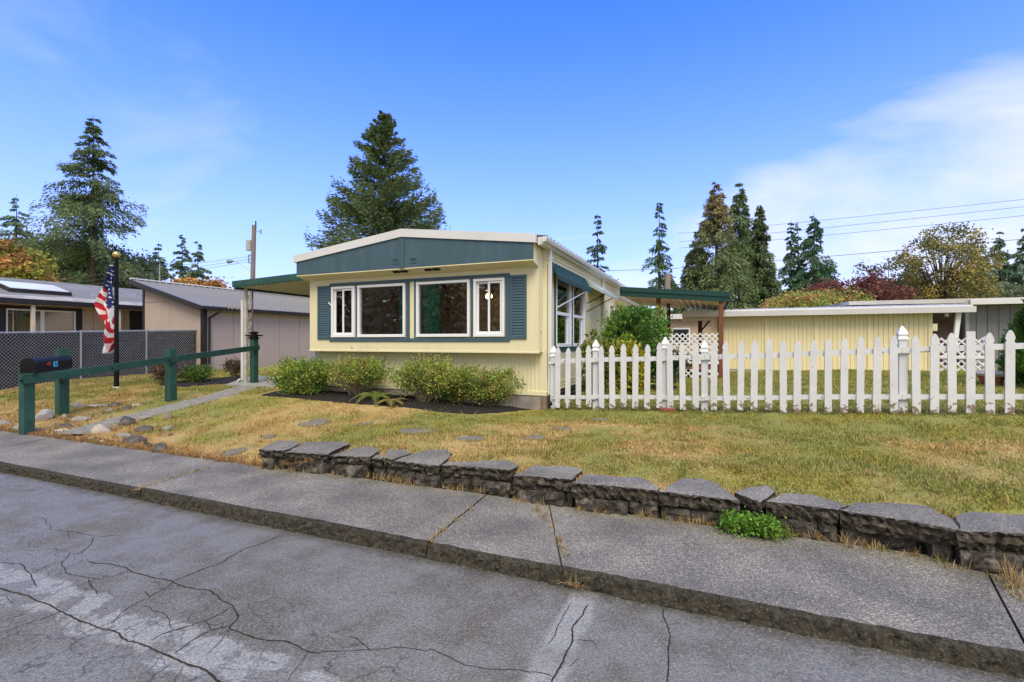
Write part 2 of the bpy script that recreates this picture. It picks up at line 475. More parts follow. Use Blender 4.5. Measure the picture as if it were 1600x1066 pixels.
# road: old patched asphalt, damp
def roadmat():
    m = bpy.data.materials.new('worn_damp_asphalt'); m.use_nodes = True
    t = m.node_tree; b = t.nodes['Principled BSDF']; n_ = t.nodes.new; l_ = t.links.new
    tcn = n_('ShaderNodeTexCoord'); P = tcn.outputs['Object']
    def noise(s, d=6, r=0.6, st=None):
        n = n_('ShaderNodeTexNoise'); n.inputs['Scale'].default_value = s; n.inputs['Detail'].default_value = d; n.inputs['Roughness'].default_value = r
        if st:
            mp = n_('ShaderNodeMapping'); mp.inputs['Scale'].default_value = st; l_(P, mp.inputs[0]); l_(mp.outputs[0], n.inputs['Vector'])
        else: l_(P, n.inputs['Vector'])
        return n.outputs['Fac']
    def ma(op, a, b_=None, clamp=False):
        n = n_('ShaderNodeMath'); n.operation = op; n.use_clamp = clamp
        for i, x in enumerate((a, b_)):
            if x is None: continue
            if isinstance(x, (int, float)): n.inputs[i].default_value = x
            else: l_(x, n.inputs[i])
        return n.outputs[0]
    def rng(x, a, b_, c, d):
        n = n_('ShaderNodeMapRange'); n.inputs[1].default_value = a; n.inputs[2].default_value = b_; n.inputs[3].default_value = c; n.inputs[4].default_value = d
        l_(x, n.inputs[0]); return n.outputs[0]
    def mixc(f, a, bcol):
        n = n_('ShaderNodeMix'); n.data_type = 'RGBA'
        l_(f, n.inputs['Factor'])
        if isinstance(a, tuple): n.inputs['A'].default_value = (*a, 1)
        else: l_(a, n.inputs['A'])
        n.inputs['B'].default_value = (*bcol, 1)
        return n.outputs['Result']
    big = noise(0.8, 5); mid = noise(3.2, 6); fine = noise(70, 4, 0.7); wob = noise(2.4, 5)
    sx = n_('ShaderNodeSeparateXYZ'); l_(P, sx.inputs[0])
    col = mixc(rng(ma('ADD', ma('MULTIPLY', big, 0.6), ma('MULTIPLY', mid, 0.4)), 0.44, 0.58, 0, 1), (0.185, 0.178, 0.146), (0.130, 0.118, 0.088))
    # sealed strips: along the old seam (Y about 1.82) and across the lane (X about -0.8)
    dy = ma('ABSOLUTE', ma('ADD', ma('ADD', sx.outputs['Y'], -1.82), ma('MULTIPLY', ma('ADD', wob, -0.5), 0.35)))
    strip1 = ma('MULTIPLY', rng(dy, 0.13, 0.16, 1, 0), rng(mid, 0.44, 0.48, 0.0, 1))
    strip1 = ma('MULTIPLY', strip1, rng(sx.outputs['X'], -1.9, -1.2, 1, 0))
    dx = ma('ABSOLUTE', ma('ADD', ma('ADD', sx.outputs['X'], 0.80), ma('MULTIPLY', ma('ADD', wob, -0.5), 0.16)))
    strip2 = ma('MULTIPLY', rng(dx, 0.075, 0.12, 1, 0), rng(mid, 0.35, 0.5, 0.3, 1))
    col = mixc(ma('MULTIPLY', ma('MAXIMUM', strip1, strip2), 0.95), col, (0.285, 0.28, 0.245))
    # dark silt and moss along the gutter
    gut = rng(ma('ADD', sx.outputs['Y'], ma('MULTIPLY', mid, 0.16)), 3.26, 3.42, 0, 0.75)
    col = mixc(gut, col, (0.03, 0.026, 0.019))
    sp = n_('ShaderNodeTexVoronoi'); sp.inputs['Scale'].default_value = 95; l_(P, sp.inputs['Vector'])
    grain = rng(fine, 0.3, 0.7, 0.5, 1.5)
    vm = n_('ShaderNodeVectorMath'); vm.operation = 'SCALE'; l_(col, vm.inputs[0]); l_(grain, vm.inputs['Scale'])
    sepc = n_('ShaderNodeSeparateColor'); l_(sp.outputs['Color'], sepc.inputs[0])
    col2 = mixc(ma('MULTIPLY', rng(sepc.outputs[0], 0.9, 0.93, 0, 1), 0.55), vm.outputs[0], (0.27, 0.25, 0.22))
    # fine map cracking of the old surface near the seam
    dmp = n_('ShaderNodeVectorMath'); dmp.operation = 'ADD'
    nv = n_('ShaderNodeTexNoise'); nv.inputs['Scale'].default_value = 5; nv.inputs['Detail'].default_value = 4; l_(P, nv.inputs['Vector'])
    nsc = n_('ShaderNodeVectorMath'); nsc.operation = 'SCALE'; nsc.inputs['Scale'].default_value = 0.22; l_(nv.outputs['Color'], nsc.inputs[0])
    l_(P, dmp.inputs[0]); l_(nsc.outputs[0], dmp.inputs[1])
    vc = n_('ShaderNodeTexVoronoi'); vc.feature = 'DISTANCE_TO_EDGE'; vc.inputs['Scale'].default_value = 4.2; l_(dmp.outputs[0], vc.inputs['Vector'])
    ln_ = rng(vc.outputs['Distance'], 0.007, 0.024, 1, 0)
    zone = ma('MULTIPLY', rng(ma('ADD', sx.outputs['Y'], ma('MULTIPLY', wob, 0.6)), 2.55, 2.85, 1, 0), rng(ma('ADD', sx.outputs['X'], ma('MULTIPLY', big, 1.5)), -0.9, -0.4, 1, 0))
    zone = ma('MULTIPLY', zone, rng(mid, 0.42, 0.5, 0, 1))
    col2 = mixc(ma('MULTIPLY', ma('MULTIPLY', ln_, zone), 0.6), col2, (0.035, 0.032, 0.026))
    pits = rng(noise(38, 3, 0.6), 0.62, 0.70, 0, 0.55)
    col2 = mixc(pits, col2, (0.06, 0.056, 0.046))
    l_(col2, b.inputs['Base Color'])
    l_(rng(ma('ADD', ma('MULTIPLY', big, 0.6), ma('MULTIPLY', mid, 0.4)), 0.38, 0.6, 0.34, 0.66), b.inputs['Roughness'])
    b.inputs['Specular IOR Level'].default_value = 0.34
    bp = n_('ShaderNodeBump'); bp.inputs['Strength'].default_value = 0.55; bp.inputs['Distance'].default_value = 0.012
    hgt = ma('ADD', ma('MULTIPLY', sp.outputs['Distance'], 0.5), ma('MULTIPLY', noise(28, 5, 0.7), 1.0))
    l_(hgt, bp.inputs['Height']); l_(bp.outputs[0], b.inputs['Normal'])
    return m
rd = MB()
xs = list(np.linspace(-60, -14, 12)) + list(np.linspace(-12, 6, 46)) + list(np.linspace(8, 60, 12))
ys = [-5.0, -3, -1, 0.5] + list(np.linspace(1, KY + 0.02, 14))
nx, ny = len(xs), len(ys)
for y in ys:
    for x in xs: rd.v.append((x, y, 0.012 * (mnoise.noise(Vector((x * .35, y * .35, 0)))) - 0.012))
for j in range(ny - 1):
    for i in range(nx - 1): rd.f.append((j * nx + i, j * nx + i + 1, (j + 1) * nx + i + 1, (j + 1) * nx + i)); rd.m.append(0)
road = struct(rd.build('road', roadmat(), smooth=True))

# cracks: narrow dark ribbons let into the road, following the breaks in the old asphalt
def z6(*p): return [(x * 0.362, 680 + y * 0.362) for x, y in p]
def z7(*p): return [(500 + x * 0.3125, 760 + y * 0.3125) for x, y in p]
def z8(*p): return [(1000 + x * 0.375, 760 + y * 0.375) for x, y in p]
CR = [
 (z6((0, 655), (150, 705), (300, 770), (450, 830), (560, 880), (700, 930), (850, 1000), (960, 1060), (1060, 1090)), .016),
 (z6((1210, 430), (1050, 490), (960, 540), (860, 580), (745, 625)), .012),
 (z6((380, 538), (480, 550), (600, 590), (690, 610), (745, 625), (800, 650), (880, 660), (950, 690), (1000, 730), (1025, 780), (990, 830), (1100, 870), (1220, 890), (1330, 930), (1381, 935)), .012),
 (z6((745, 625), (700, 665), (640, 695), (620, 672)), .008), (z6((640, 695), (560, 735), (480, 810)), .006),
 (z6((0, 545), (90, 548), (130, 600), (150, 650)), .010), (z6((140, 590), (200, 560), (265, 540), (270, 590), (340, 600), (420, 610), (500, 600), (545, 585)), .008),
 (z6((390, 610), (405, 650), (415, 685)), .008), (z6((990, 735), (920, 780), (840, 815), (750, 835), (690, 855), (650, 880)), .009),
 (z6((990, 820), (900, 840), (830, 880), (760, 940)), .010), (z6((885, 795), (915, 830)), .008), (z6((1000, 830), (960, 880), (890, 945)), .005),
 (z6((240, 405), (290, 410), (330, 415), (410, 430), (530, 430)), .007), (z6((410, 435), (380, 480), (350, 510), (300, 505), (265, 545)), .007),
 (z6((300, 505), (245, 485), (180, 488), (90, 495)), .005), (z6((140, 350), (180, 355), (215, 380), (215, 405), (240, 405)), .006), (z6((250, 470), (300, 440), (290, 410)), .004),
 (z6((745, 830), (740, 790), (700, 762), (640, 735), (600, 735)), .007), (z6((0, 850), (100, 815), (250, 760), (300, 745)), .006), (z6((340, 860), (420, 825), (500, 790), (560, 750)), .006),
 (z6((600, 860), (560, 870), (640, 820)), .004), (z6((880, 1030), (820, 1060)), .007), (z6((770, 965), (700, 1010), (640, 1040)), .006), (z6((450, 880), (530, 862)), .004),
 (z6((1330, 930), (1300, 980), (1240, 1060)), .004), (z6((200, 700), (260, 660), (330, 640)), .005), (z6((60, 720), (20, 690), (0, 690)), .006), (z6((150, 750), (100, 770), (40, 790)), .004),
 (z7((1340, 585), (1320, 640), (1270, 700), (1250, 790), (1220, 870), (1160, 979), (1130, 1040)), .016),
 (z7((0, 822), (100, 820), (220, 810), (330, 800), (420, 795), (520, 820), (560, 810), (650, 850), (720, 890), (850, 900), (1000, 910), (1100, 925), (1160, 945)), .007),
 (z7((150, 745), (220, 790), (260, 820)), .006), (z7((1250, 580), (1205, 650), (1180, 720), (1150, 790)), .007), (z7((1270, 760), (1360, 765), (1380, 790)), .005), (z7((1240, 890), (1300, 850)), .006),
 (z8((100, 500), (105, 560), (120, 620), (118, 720), (125, 830)), .010),
]
ck = MB(); rnd = random.Random(5)
for pts, wd in CR:
    W = [atZ(u, v, 0.0) for u, v in pts]
    P = []
    for a, b in zip(W[:-1], W[1:]):
        k = max(2, int((b - a).length / 0.025))
        for i in range(k): P.append(a.lerp(b, i / k))
    P.append(W[-1])
    prev = None
    for i, p in enumerate(P):
        d = (P[min(i + 1, len(P) - 1)] - P[max(i - 1, 0)]).normalized(); s_ = Vector((-d.y, d.x, 0))
        off = s_ * (0.022 * mnoise.noise(Vector((p.x * 7, p.y * 7, wd * 300))) + 0.007 * mnoise.noise(Vector((p.x * 30, p.y * 30, 1))))
        hw = wd * 0.72 * (0.30 + 0.35 * abs(mnoise.noise(Vector((p.x * 16, p.y * 16, 4)))) + rnd.uniform(0, .12)) * (0.4 if i in (0, len(P) - 1) else 1)
        z = 0.012 * mnoise.noise(Vector((p.x * .35, p.y * .35, 0))) - 0.012 + 0.004
        q = (Vector((p.x, p.y, z)) + off + s_ * hw, Vector((p.x, p.y, z)) + off - s_ * hw)
        if prev: ck.face([prev[0], prev[1], q[1], q[0]])
        prev = q
c_ = ck.build('crack', mat('crack_silt', (0.022, 0.020, 0.016), 0.95, 0.3, 30), road); c_['kind'] = 'stuff'

# sidewalk: slabs of exposed aggregate with a mossy kerb face
def aggmat():
    m = bpy.data.materials.new('exposed_aggregate'); m.use_nodes = True
    t = m.node_tree; b = t.nodes['Principled BSDF']; n_ = t.nodes.new; l_ = t.links.new
    tcn = n_('ShaderNodeTexCoord'); P = tcn.outputs['Object']
    v = n_('ShaderNodeTexVoronoi'); v.inputs['Scale'].default_value = 105; l_(P, v.inputs['Vector'])
    n1 = n_('ShaderNodeTexNoise'); n1.inputs['Scale'].default_value = 1.6; n1.inputs['Detail'].default_value = 7; l_(P, n1.inputs['Vector'])
    rp = n_('ShaderNodeValToRGB'); e = rp.color_ramp
    sc = n_('ShaderNodeSeparateColor'); l_(v.outputs['Color'], sc.inputs[0])
    e.elements[0].position = 0; e.elements[0].color = (0.108, 0.098, 0.074, 1); e.elements[1].position = 1; e.elements[1].color = (0.43, 0.385, 0.29, 1)
    x = e.elements.new(0.5); x.color = (0.205, 0.187, 0.142, 1)
    x = e.elements.new(0.85); x.color = (0.255, 0.233, 0.178, 1)
    l_(sc.outputs[0], rp.inputs[0])
    r2 = n_('ShaderNodeMapRange'); r2.inputs[1].default_value = 0.35; r2.inputs[2].default_value = 0.65; r2.inputs[3].default_value = 0.62; r2.inputs[4].default_value = 1.08; l_(n1.outputs['Fac'], r2.inputs[0])
    vm = n_('ShaderNodeVectorMath'); vm.operation = 'SCALE'; l_(rp.outputs[0], vm.inputs[0]); l_(r2.outputs[0], vm.inputs['Scale'])
    l_(vm.outputs[0], b.inputs['Base Color']); b.inputs['Roughness'].default_value = 0.75
    bp = n_('ShaderNodeBump'); bp.inputs['Strength'].default_value = 0.5; bp.inputs['Distance'].default_value = 0.008
    l_(v.outputs['Distance'], bp.inputs['Height']); l_(bp.outputs[0], b.inputs['Normal'])
    return m
AGG = aggmat()
MOSS = mat('mossy_kerb_face', (0.034, 0.029, 0.019), 0.95, 0.6, 22, bump=1.0, bscale=55, dirt=(0.13, 0.115, 0.085), dscale=50, damt=0.6)
BROKEN = mat('broken_concrete_face', (0.046, 0.037, 0.026), 0.95, 0.7, 22, bump=1.0, bscale=30, dirt=(0.20, 0.175, 0.14), dscale=20, damt=0.65, bdist=0.03)
swalk = thing('sidewalk', (0, KY, 0), None, None, kind='structure')
JX = [-30, -24, -18, -14, (-9.9, -10.4), (-5.86, -6.05), (-2.13, -2.20), (-0.99, -1.46), (1.55, 1.84), 4.6, 8, 12, 18, 26]
rnd = random.Random(11)
def slab(j0, j1, i):
    a0, a1 = j0 if isinstance(j0, tuple) else (j0, j0); b0, b1 = j1 if isinstance(j1, tuple) else (j1, j1)
    g = 0.007; m = MB(); n = max(4, int((b0 - a0) / 0.03)); n = min(n, 150); rows = (KY, KY + .035, KY + 0.3, KY + 0.7, SB + 0.12)
    dz = rnd.uniform(-0.004, 0.004)
    for r_, y in enumerate(rows):
        f = (y - KY) / (SB - KY)
        for k in range(n + 1):
            x0 = a0 + (a1 - a0) * f + g; x1 = b0 + (b1 - b0) * f - g
            x = x0 + (x1 - x0) * k / n
            jit = 0.016 * mnoise.noise(Vector((x * 9, 7, 0))) + 0.008 * mnoise.noise(Vector((x * 31, 3, 0)))
            z = 0.1 + dz + 0.010 * mnoise.noise(Vector((x * 1.1, y * 1.1, 2)))
            if r_ == 0: m.v.append((x, y + jit, z - 0.022 + 0.008 * mnoise.noise(Vector((x * 24, 1, 0)))))
            elif r_ == 1: m.v.append((x, y + jit * 0.9, z + 0.002))
            else: m.v.append((x, y, z))
    c = n + 1
    for r_ in range(len(rows) - 1):
        for k in range(n): m.f.append((r_ * c + k, r_ * c + k + 1, (r_ + 1) * c + k + 1, (r_ + 1) * c + k)); m.m.append(1 if r_ == 0 else 0)
    base = len(m.v)
    for k in range(n + 1):
        x, y, z = m.v[k]
        m.v.append((x, y - 0.008 + 0.026 * mnoise.noise(Vector((x * 14, 0, 5))) + rnd.uniform(-.006, .006), 0.052 + rnd.uniform(-.006, .006)))
    for lv, (zz_, yy_) in enumerate(((0.02, -0.018), (-0.005, -0.03), (-0.06, -0.035))):
        for k in range(n + 1):
            x = m.v[k][0]
            m.v.append((x, KY + yy_ + 0.022 * mnoise.noise(Vector((x * 13, lv * 2.3, 5))) + rnd.uniform(-.007, .007), zz_ + (rnd.uniform(-.006, .006) if lv < 2 else 0)))
    for k in range(n):
        m.f.append((base + k, base + k + 1, k + 1, k)); m.m.append(1)
        for lv in range(3):
            o_ = base + lv * c; m.f.append((o_ + c + k, o_ + c + k + 1, o_ + k + 1, o_ + k)); m.m.append(1)
    # end faces
    for e in (0, n):
        top = [r_ * c + e for r_ in range(len(rows))]
        n0 = len(m.v); lastv = m.v[top[-1]]
        m.v += [(lastv[0], lastv[1], -0.06)]
        ring = top + [n0, base + 3 * c + e, base + 2 * c + e, base + c + e, base + e]
        m.f.append(tuple(ring if e == 0 else reversed(ring))); m.m.append(1)
    return m.build('slab', [AGG, MOSS], swalk)
for i in range(len(JX) - 1): slab(JX[i], JX[i + 1], i)
# dark bed under the joints
bd = MB(); bd.box(-30, 26, KY + 0.02, SB + 0.1, -0.05, 0.085)
bd.build('joint_bed', mat('joint_soil', (0.085, 0.065, 0.042), 0.95, 0.3, 8), swalk)

# lawn sheet
def lawncol(x, y):
    x = np.asarray(x, float); y = np.asarray(y, float)
    n1 = vnoise(x + 9, y + 4, 0.45); n2 = vnoise(x, y, 1.3); n3 = vnoise(x + 3, y + 8, 4.0); n4 = vnoise(x + 5, y + 1, 11.0)
    g = 0.045 + 0.40 * n1 + 0.34 * n2 + 0.2 * n3 + 0.12 * n4
    g = g + 0.22 * sm((y - 6.9) / 1.8) * sm((x + 3.5) / 1.5) - 0.10 * sm((-3.6 - x) / 2.2) * sm((8.6 - y) / 1.0) + 0.10 * sm((-9.5 - x) / 2) * sm((y - 8) / 2)
    g = g + 0.2 * sm((y - 9.3) / 1.0) * sm((x + 2.9) / 0.3) - 0.17 * sm((5.25 - y) / 0.5)
    g = g - 0.26 * sm((-4.9 - x) / 1.0) * sm((6.0 - y) / 1.4)
    t = sm((g - 0.34) / 0.34)[..., None]
    o = sm((vnoise(x + 2, y + 6, 2.2) * .6 + vnoise(x, y + 3, 6.0) * .4 - 0.48) / 0.25)[..., None]
    straw = np.array((0.53, 0.385, 0.155)) * (1 - o) + np.array((0.49, 0.325, 0.12)) * o
    grn = np.array((0.29, 0.285, 0.075))
    yel = np.array((0.33, 0.29, 0.055))
    mo = sm((vnoise(x + 12, y + 2, 1.9) - 0.55) / 0.2)[..., None]
    grn = grn * (1 - 0.6 * mo) + yel * 0.6 * mo
    return straw * (1 - t) + grn * t
def inpath(x, y):
    for (ax, ay, bx, by) in PATHSEG:
        dx, dy = bx - ax, by - ay; L2 = dx * dx + dy * dy
        t = np.clip(((x - ax) * dx + (y - ay) * dy) / L2, 0, 1)
        d = np.hypot(x - ax - t * dx, y - ay - t * dy)
        yield d
PP = [onG(u, v) for u, v in ((106, 680), (130, 673), (195, 655), (280, 634), (345, 618), (405, 602))]
PP = [p for p in PP]
PATHSEG = [(a.x, a.y, b.x, b.y) for a, b in zip(PP[:-1], PP[1:])]
def pathdist(x, y):
    d = None
    for q in inpath(x, y): d = q if d is None else np.minimum(d, q)
    return d
gx = np.concatenate([np.linspace(-60, -21, 20), np.arange(-20, 9.01, 0.14), np.linspace(10, 40, 16)])
gy = np.concatenate([np.arange(SB + 0.06, 10.4, 0.10), np.arange(10.6, 24, 0.45), np.linspace(25, 90, 24)])
GX, GY = np.meshgrid(gx, gy)
GZ = gz(GX, GY)
nn = np.vectorize(lambda a, b: mnoise.noise(Vector((a * 1.7, b * 1.7, 0))) * 0.022 + mnoise.noise(Vector((a * 6, b * 6, 3))) * 0.010)(GX, GY)
GZ = GZ + nn * (GY < 25)
# the ground dips under the path and stops short of the wall, whose slabs hold it back
GZ = GZ - 0.04 * (pathdist(GX, GY) < 0.36)
# front edge of the lot: retained behind the wall right of X = -4.7
GYs = GY.copy()
edge = np.where(gx > -5.4, 4.82, SB + 0.02)
GYs[0, :] = edge
GZ[0, :] = np.where(gx > -5.4, gz(gx, np.full_like(gx, 4.82)) - 0.03, 0.085)
for r_ in range(1, 4):
    k = gx > -5.4
    GYs[r_, k] = np.maximum(GYs[r_, k], 4.82 + 0.03 * r_)
V = np.stack([GX, GYs, GZ], -1).reshape(-1, 3)
ny, nx = GX.shape
idx = np.arange(ny * nx).reshape(ny, nx)
F = np.stack([idx[:-1, :-1], idx[:-1, 1:], idx[1:, 1:], idx[1:, :-1]], -1).reshape(-1, 4)
me = bpy.data.meshes.new('lawn')
me.from_pydata(V.tolist(), [], F.tolist())
ca = me.color_attributes.new('Col', 'FLOAT_COLOR', 'POINT')
c4 = np.ones((len(V), 4), np.float32); c4[:, :3] = lawncol(V[:, 0], V[:, 1]) * 0.88
ca.data.foreach_set('color', c4.ravel())
me.materials.append(vmat('lawn_thatch', 0.95, 0, bump=0.9, bscale=55, noisy=0.45))
me.polygons.foreach_set('use_smooth', [True] * len(me.polygons))
lawn = bpy.data.objects.new('lawn', me); COL.objects.link(lawn); struct(lawn)

# path: poured concrete, from the sidewalk to the carport slab
pm = MB()
prev = None
dense = []
for a, b in zip(PP[:-1], PP[1:]):
    k = max(2, int((b - a).length / 0.3))
    dense += [a.lerp(b, i / k) for i in range(k)]
dense.append(PP[-1])
for i, p in enumerate(dense):
    d = (dense[min(i + 1, len(dense) - 1)] - dense[max(i - 1, 0)]); d.z = 0; d.normalize(); s_ = Vector((-d.y, d.x, 0))
    row = []
    for q, o in enumerate((-0.34, -0.30, 0, 0.30, 0.34)):
        jj = 0.02 * mnoise.noise(Vector((p.x * 3, p.y * 3, q)))
        x, y = p.x + s_.x * (o + jj), p.y + s_.y * (o + jj)
        row.append((x, y, max(gzf(p.x, p.y), 0.1 + .005) + 0.012 - (0.035 if q in (0, 4) else 0)))
    if prev:
        for q in range(4): pm.face([prev[q], row[q], row[q + 1], prev[q + 1]])
    prev = row
struct(pm.build('path', mat('path_concrete', (0.245, 0.232, 0.185), 0.9, 0.2, 6, bump=0.4, bscale=70, dirt=(0.15, 0.13, 0.10), dscale=4, damt=0.6), smooth=True))
sl = MB()
q = [onG(u, v) for u, v in ((352, 604), (428, 608), (470, 590), (395, 588))]
zt = max(p.z for p in q) + 0.03
sl.hexa([(p.x, p.y, zt - 0.3) for p in q] + [(p.x, p.y, zt) for p in q])
struct(sl.build('carport_slab', CONC))

# mulch beds
def bed(name, outline, lift=0.035, seed=0):
    """heaped dark bark over a closed outline of (x, y)"""
    rn = random.Random(seed); m = MB()
    cx = sum(p[0] for p in outline) / len(outline); cy = sum(p[1] for p in outline) / len(outline)
    # resample outline
    O = []
    for i in range(len(outline)):
        a = Vector(outline[i]); b = Vector(outline[(i + 1) % len(outline)]); k = max(1, int((b - a).length / 0.16))
        O += [a.lerp(b, j / k) for j in range(k)]
    rings = 9
    for r_ in range(rings):
        f = r_ / rings
        for p in O:
            x = p.x + (cx - p.x) * f * 1.0; y = p.y + (cy - p.y) * f
            x += rn.uniform(-.02, .02); y += rn.uniform(-.02, .02)
            m.v.append((x, y, gzf(x, y) + (-0.03 if r_ == 0 else lift * min(1, r_ / 1.3) + rn.uniform(-.016, .02))))
    m.v.append((cx, cy, gzf(cx, cy) + lift)); k = len(O)
    for r_ in range(rings - 1):
        for i in range(k): m.f.append((r_ * k + i, r_ * k + (i + 1) % k, (r_ + 1) * k + (i + 1) % k, (r_ + 1) * k + i)); m.m.append(0)
    for i in range(k): m.f.append(((rings - 1) * k + i, (rings - 1) * k + (i + 1) % k, len(m.v) - 1)); m.m.append(0)
    o = m.build(name, mat('dark_bark_mulch', (0.016, 0.0135, 0.012), 0.95, 0.5, 30, bump=0.9, bscale=50, dirt=(0.05, 0.036, 0.026), dscale=45, damt=0.6))
    return struct(o)
BED = [onG(u, v) for u, v in ((393, 618), (440, 622), (520, 629), (600, 637), (680, 645), (760, 650), (836, 643))]
bo = [(p.x, p.y) for p in BED] + [(-3.05, 9.05), (-6, 9.08), (-8.95, 9.08), (-10.3, 9.6)]
bed('mulch_bed', bo, 0.035, 1)
BED2 = [onG(u, v) for u, v in ((236, 604), (290, 606), (345, 602), (388, 597), (384, 588), (330, 592), (262, 598))]
bed('mulch_bed', [(p.x, p.y) for p in BED2], 0.03, 2)
BEDS = [bo, [(p.x, p.y) for p in BED2]]
def inpoly(x, y, poly):
    r_ = np.zeros(x.shape, bool); j = len(poly) - 1
    for i in range(len(poly)):
        xi, yi = poly[i]; xj, yj = poly[j]
        c = ((yi > y) != (yj > y)) & (x < (xj - xi) * (y - yi) / (yj - yi + 1e-12) + xi)
        r_ ^= c; j = i
    return r_

# stepping stones let into the lawn
STEP = [(490, 662, .46, .20, 'irregular stepping stone nearest the left end of the stone wall, half grown over'), (572, 664, .22, .10, 'small sunken stepping stone just in front of the fern in the lawn'), (648, 675, .52, .20, 'wedge shaped dark stepping stone in the lawn below the left windows'),
        (733, 687, .40, .17, 'dark stepping stone in the middle of the lawn above the broken wall'), (836, 685, .30, .14, 'rounded stepping stone in the lawn below the house corner'), (880, 672, .28, .12, 'grey stepping stone in the lawn close to the picket fence'), (940, 657, .26, .14, 'stepping stone in the lawn nearest the picket fence pickets'),
        (365, 707, .26, .20, 'flat grey stone bedded in dry grass left of the wall end'), (420, 684, .20, .16, 'pale flat stone in the lawn just above the wall end')]
STONE = mat('grey_flagstone', (0.185, 0.17, 0.13), 0.9, 0.25, 6, bump=0.5, bscale=50, dirt=(0.09, 0.083, 0.075), dscale=6, damt=0.6)
STXY = []
for i, (u, v, a, b, lab) in enumerate(STEP):
    p = onG(u, v); rn = random.Random(20 + i); m = MB(); k = 9; ring = []
    for q in range(k):
        t = 2 * math.pi * q / k; f = rn.uniform(0.75, 1.15)
        a_, b_ = a * .62, b * .62; ring.append((p.x + (math.cos(t) * a_ * RT[0] - math.sin(t) * b_ * 1.7 * RT[1] * .9) * f, p.y + (math.cos(t) * a_ * RT[1] * .9 + math.sin(t) * b_ * 1.7 * RT[0]) * f))
    zz = p.z + 0.026
    m.v += [(x, y, gzf(x, y) - 0.05) for x, y in ring] + [(x, y, gzf(x, y) + 0.012 + rn.uniform(-.006, .006)) for x, y in ring] + [(p.x, p.y, zz)]
    for q in range(k):
        m.f.append((q, (q + 1) % k, k + (q + 1) % k, k + q)); m.m.append(0); m.f.append((k + q, k + (q + 1) % k, 2 * k)); m.m.append(0)
    o = m.build('stepping_stone', STONE, loc=(p.x, p.y, p.z))
    tag(o, lab, 'stepping stone', 'stepping stones in the front lawn'); STXY.append((p.x, p.y, a * 0.5))

# outlines of the wall's cap slabs, as measured
def za(*p): return [(380 + x * .2625, 640 + y * .2625) for x, y in p]
def zb(*p): return [(780 + x * .2625, 680 + y * .2625) for x, y in p]
def zc(*p): return [(1180 + x * .2625, 720 + y * .2625) for x, y in p]
# each: outline of the top, front edge first (left to right), then the back (right to left)
CAPS = [
 (za((95, 238), (170, 243), (243, 246)), za((340, 205), (315, 188), (200, 183))), (za((252, 252), (380, 262), (503, 264)), za((632, 203), (600, 190), (380, 192))),
 (za((525, 272), (640, 280), (758, 280)), za((815, 238), (760, 222), (690, 222))), (za((762, 286), (828, 292)), za((838, 270), (795, 268))),
 (za((836, 290), (888, 298)), za((998, 258), (960, 238), (868, 236))), (za((892, 304), (1020, 318), (1160, 336)), za((1248, 258), (1215, 240), (1085, 240))),
 (za((1175, 330), (1380, 340), (1590, 362)), za((1640, 335), (1565, 300), (1225, 310))),
 (zb((85, 242), (260, 250), (430, 266)), zb((492, 208), (450, 190), (205, 180))), (zb((437, 285), (690, 305), (945, 328)), zb((950, 312), (850, 252), (700, 245), (520, 233))),
 (zb((955, 338), (1190, 362), (1432, 390)), zb((1290, 285), (1200, 258), (1090, 256))), (zb((1392, 340), (1480, 372), (1552, 400)), zb((1640, 332), (1600, 298), (1500, 306))),
 (zc((60, 242), (270, 262), (492, 292)), zc((548, 266), (350, 205), (180, 193))), (zc((505, 292), (720, 330), (950, 365), (1205, 412)), zc((1245, 380), (1100, 312), (1010, 265), (800, 250), (600, 248))),
 (zc((1220, 420), (1450, 428), (1760, 445)), zc((1760, 335), (1500, 315), (1300, 303), (1195, 322))),
]
CAPPOLY = [[(p.x, p.y) for p in [atZ(u, v, .35) for u, v in fr_ + bk_]] for fr_, bk_ in CAPS]
# grass blades
def grass(name, n, xr, yr, h0, h1, seed, wd=0.006, keep=None, parent=None):
    rs = np.random.RandomState(seed)
    x = rs.uniform(*xr, n); y = rs.uniform(*yr, n)
    ok = np.ones(n, bool)
    if keep is not None: ok &= keep(x, y, rs)
    ok &= pathdist(x, y) > 0.33 + 0.05 * rs.rand(n)
    for b in BEDS: ok &= ~inpoly(x, y, b)
    for sx_, sy_, sr in STXY: ok &= (np.hypot(x - sx_, (y - sy_) * 1.3) > sr * (0.8 + 0.25 * rs.rand(n)))
    ok &= ~((x > -9.0) & (x < -2.95) & (y > 9.05))
    ok &= (x < -5.4) | (y > 4.84)
    for cp_ in CAPPOLY: ok &= ~inpoly(x, y, cp_)
    x, y = x[ok], y[ok]; n = len(x)
    z = gz(x, y)
    h = rs.uniform(h0, h1, n) * (0.5 + 0.9 * vnoise(x, y, 3.0) + 0.9 * (vnoise(x + 7, y + 2, 5.5) > .78)); a = rs.uniform(0, 2 * np.pi, n); ln = rs.uniform(0.3, 1.5, n) * h
    wx, wy = np.cos(a + 1.57) * wd * rs.uniform(.6, 1.5, n), np.sin(a + 1.57) * wd * rs.uniform(.6, 1.5, n)
    A = np.stack([x - wx, y - wy, z - 0.01], -1); B = np.stack([x + wx, y + wy, z - 0.01], -1)
    C = np.stack([x + np.cos(a) * ln, y + np.sin(a) * ln, z + h], -1)
    V = np.stack([A, B, C], 1).reshape(-1, 3)
    col = lawncol(x, y) * rs.uniform(0.5, 1.5, (n, 1)) * (1 + rs.uniform(-.08, .08, (n, 3)))
    o = npmesh(name, V, 3, col, GRASSM, parent)
    return tag(o, None, None, None, 'stuff')
def kd(c):
    def f(x, y, rs):
        d = np.hypot(x, y); return rs.rand(len(x)) < np.clip((c / d) ** 1.6, 0, 1)
    return f
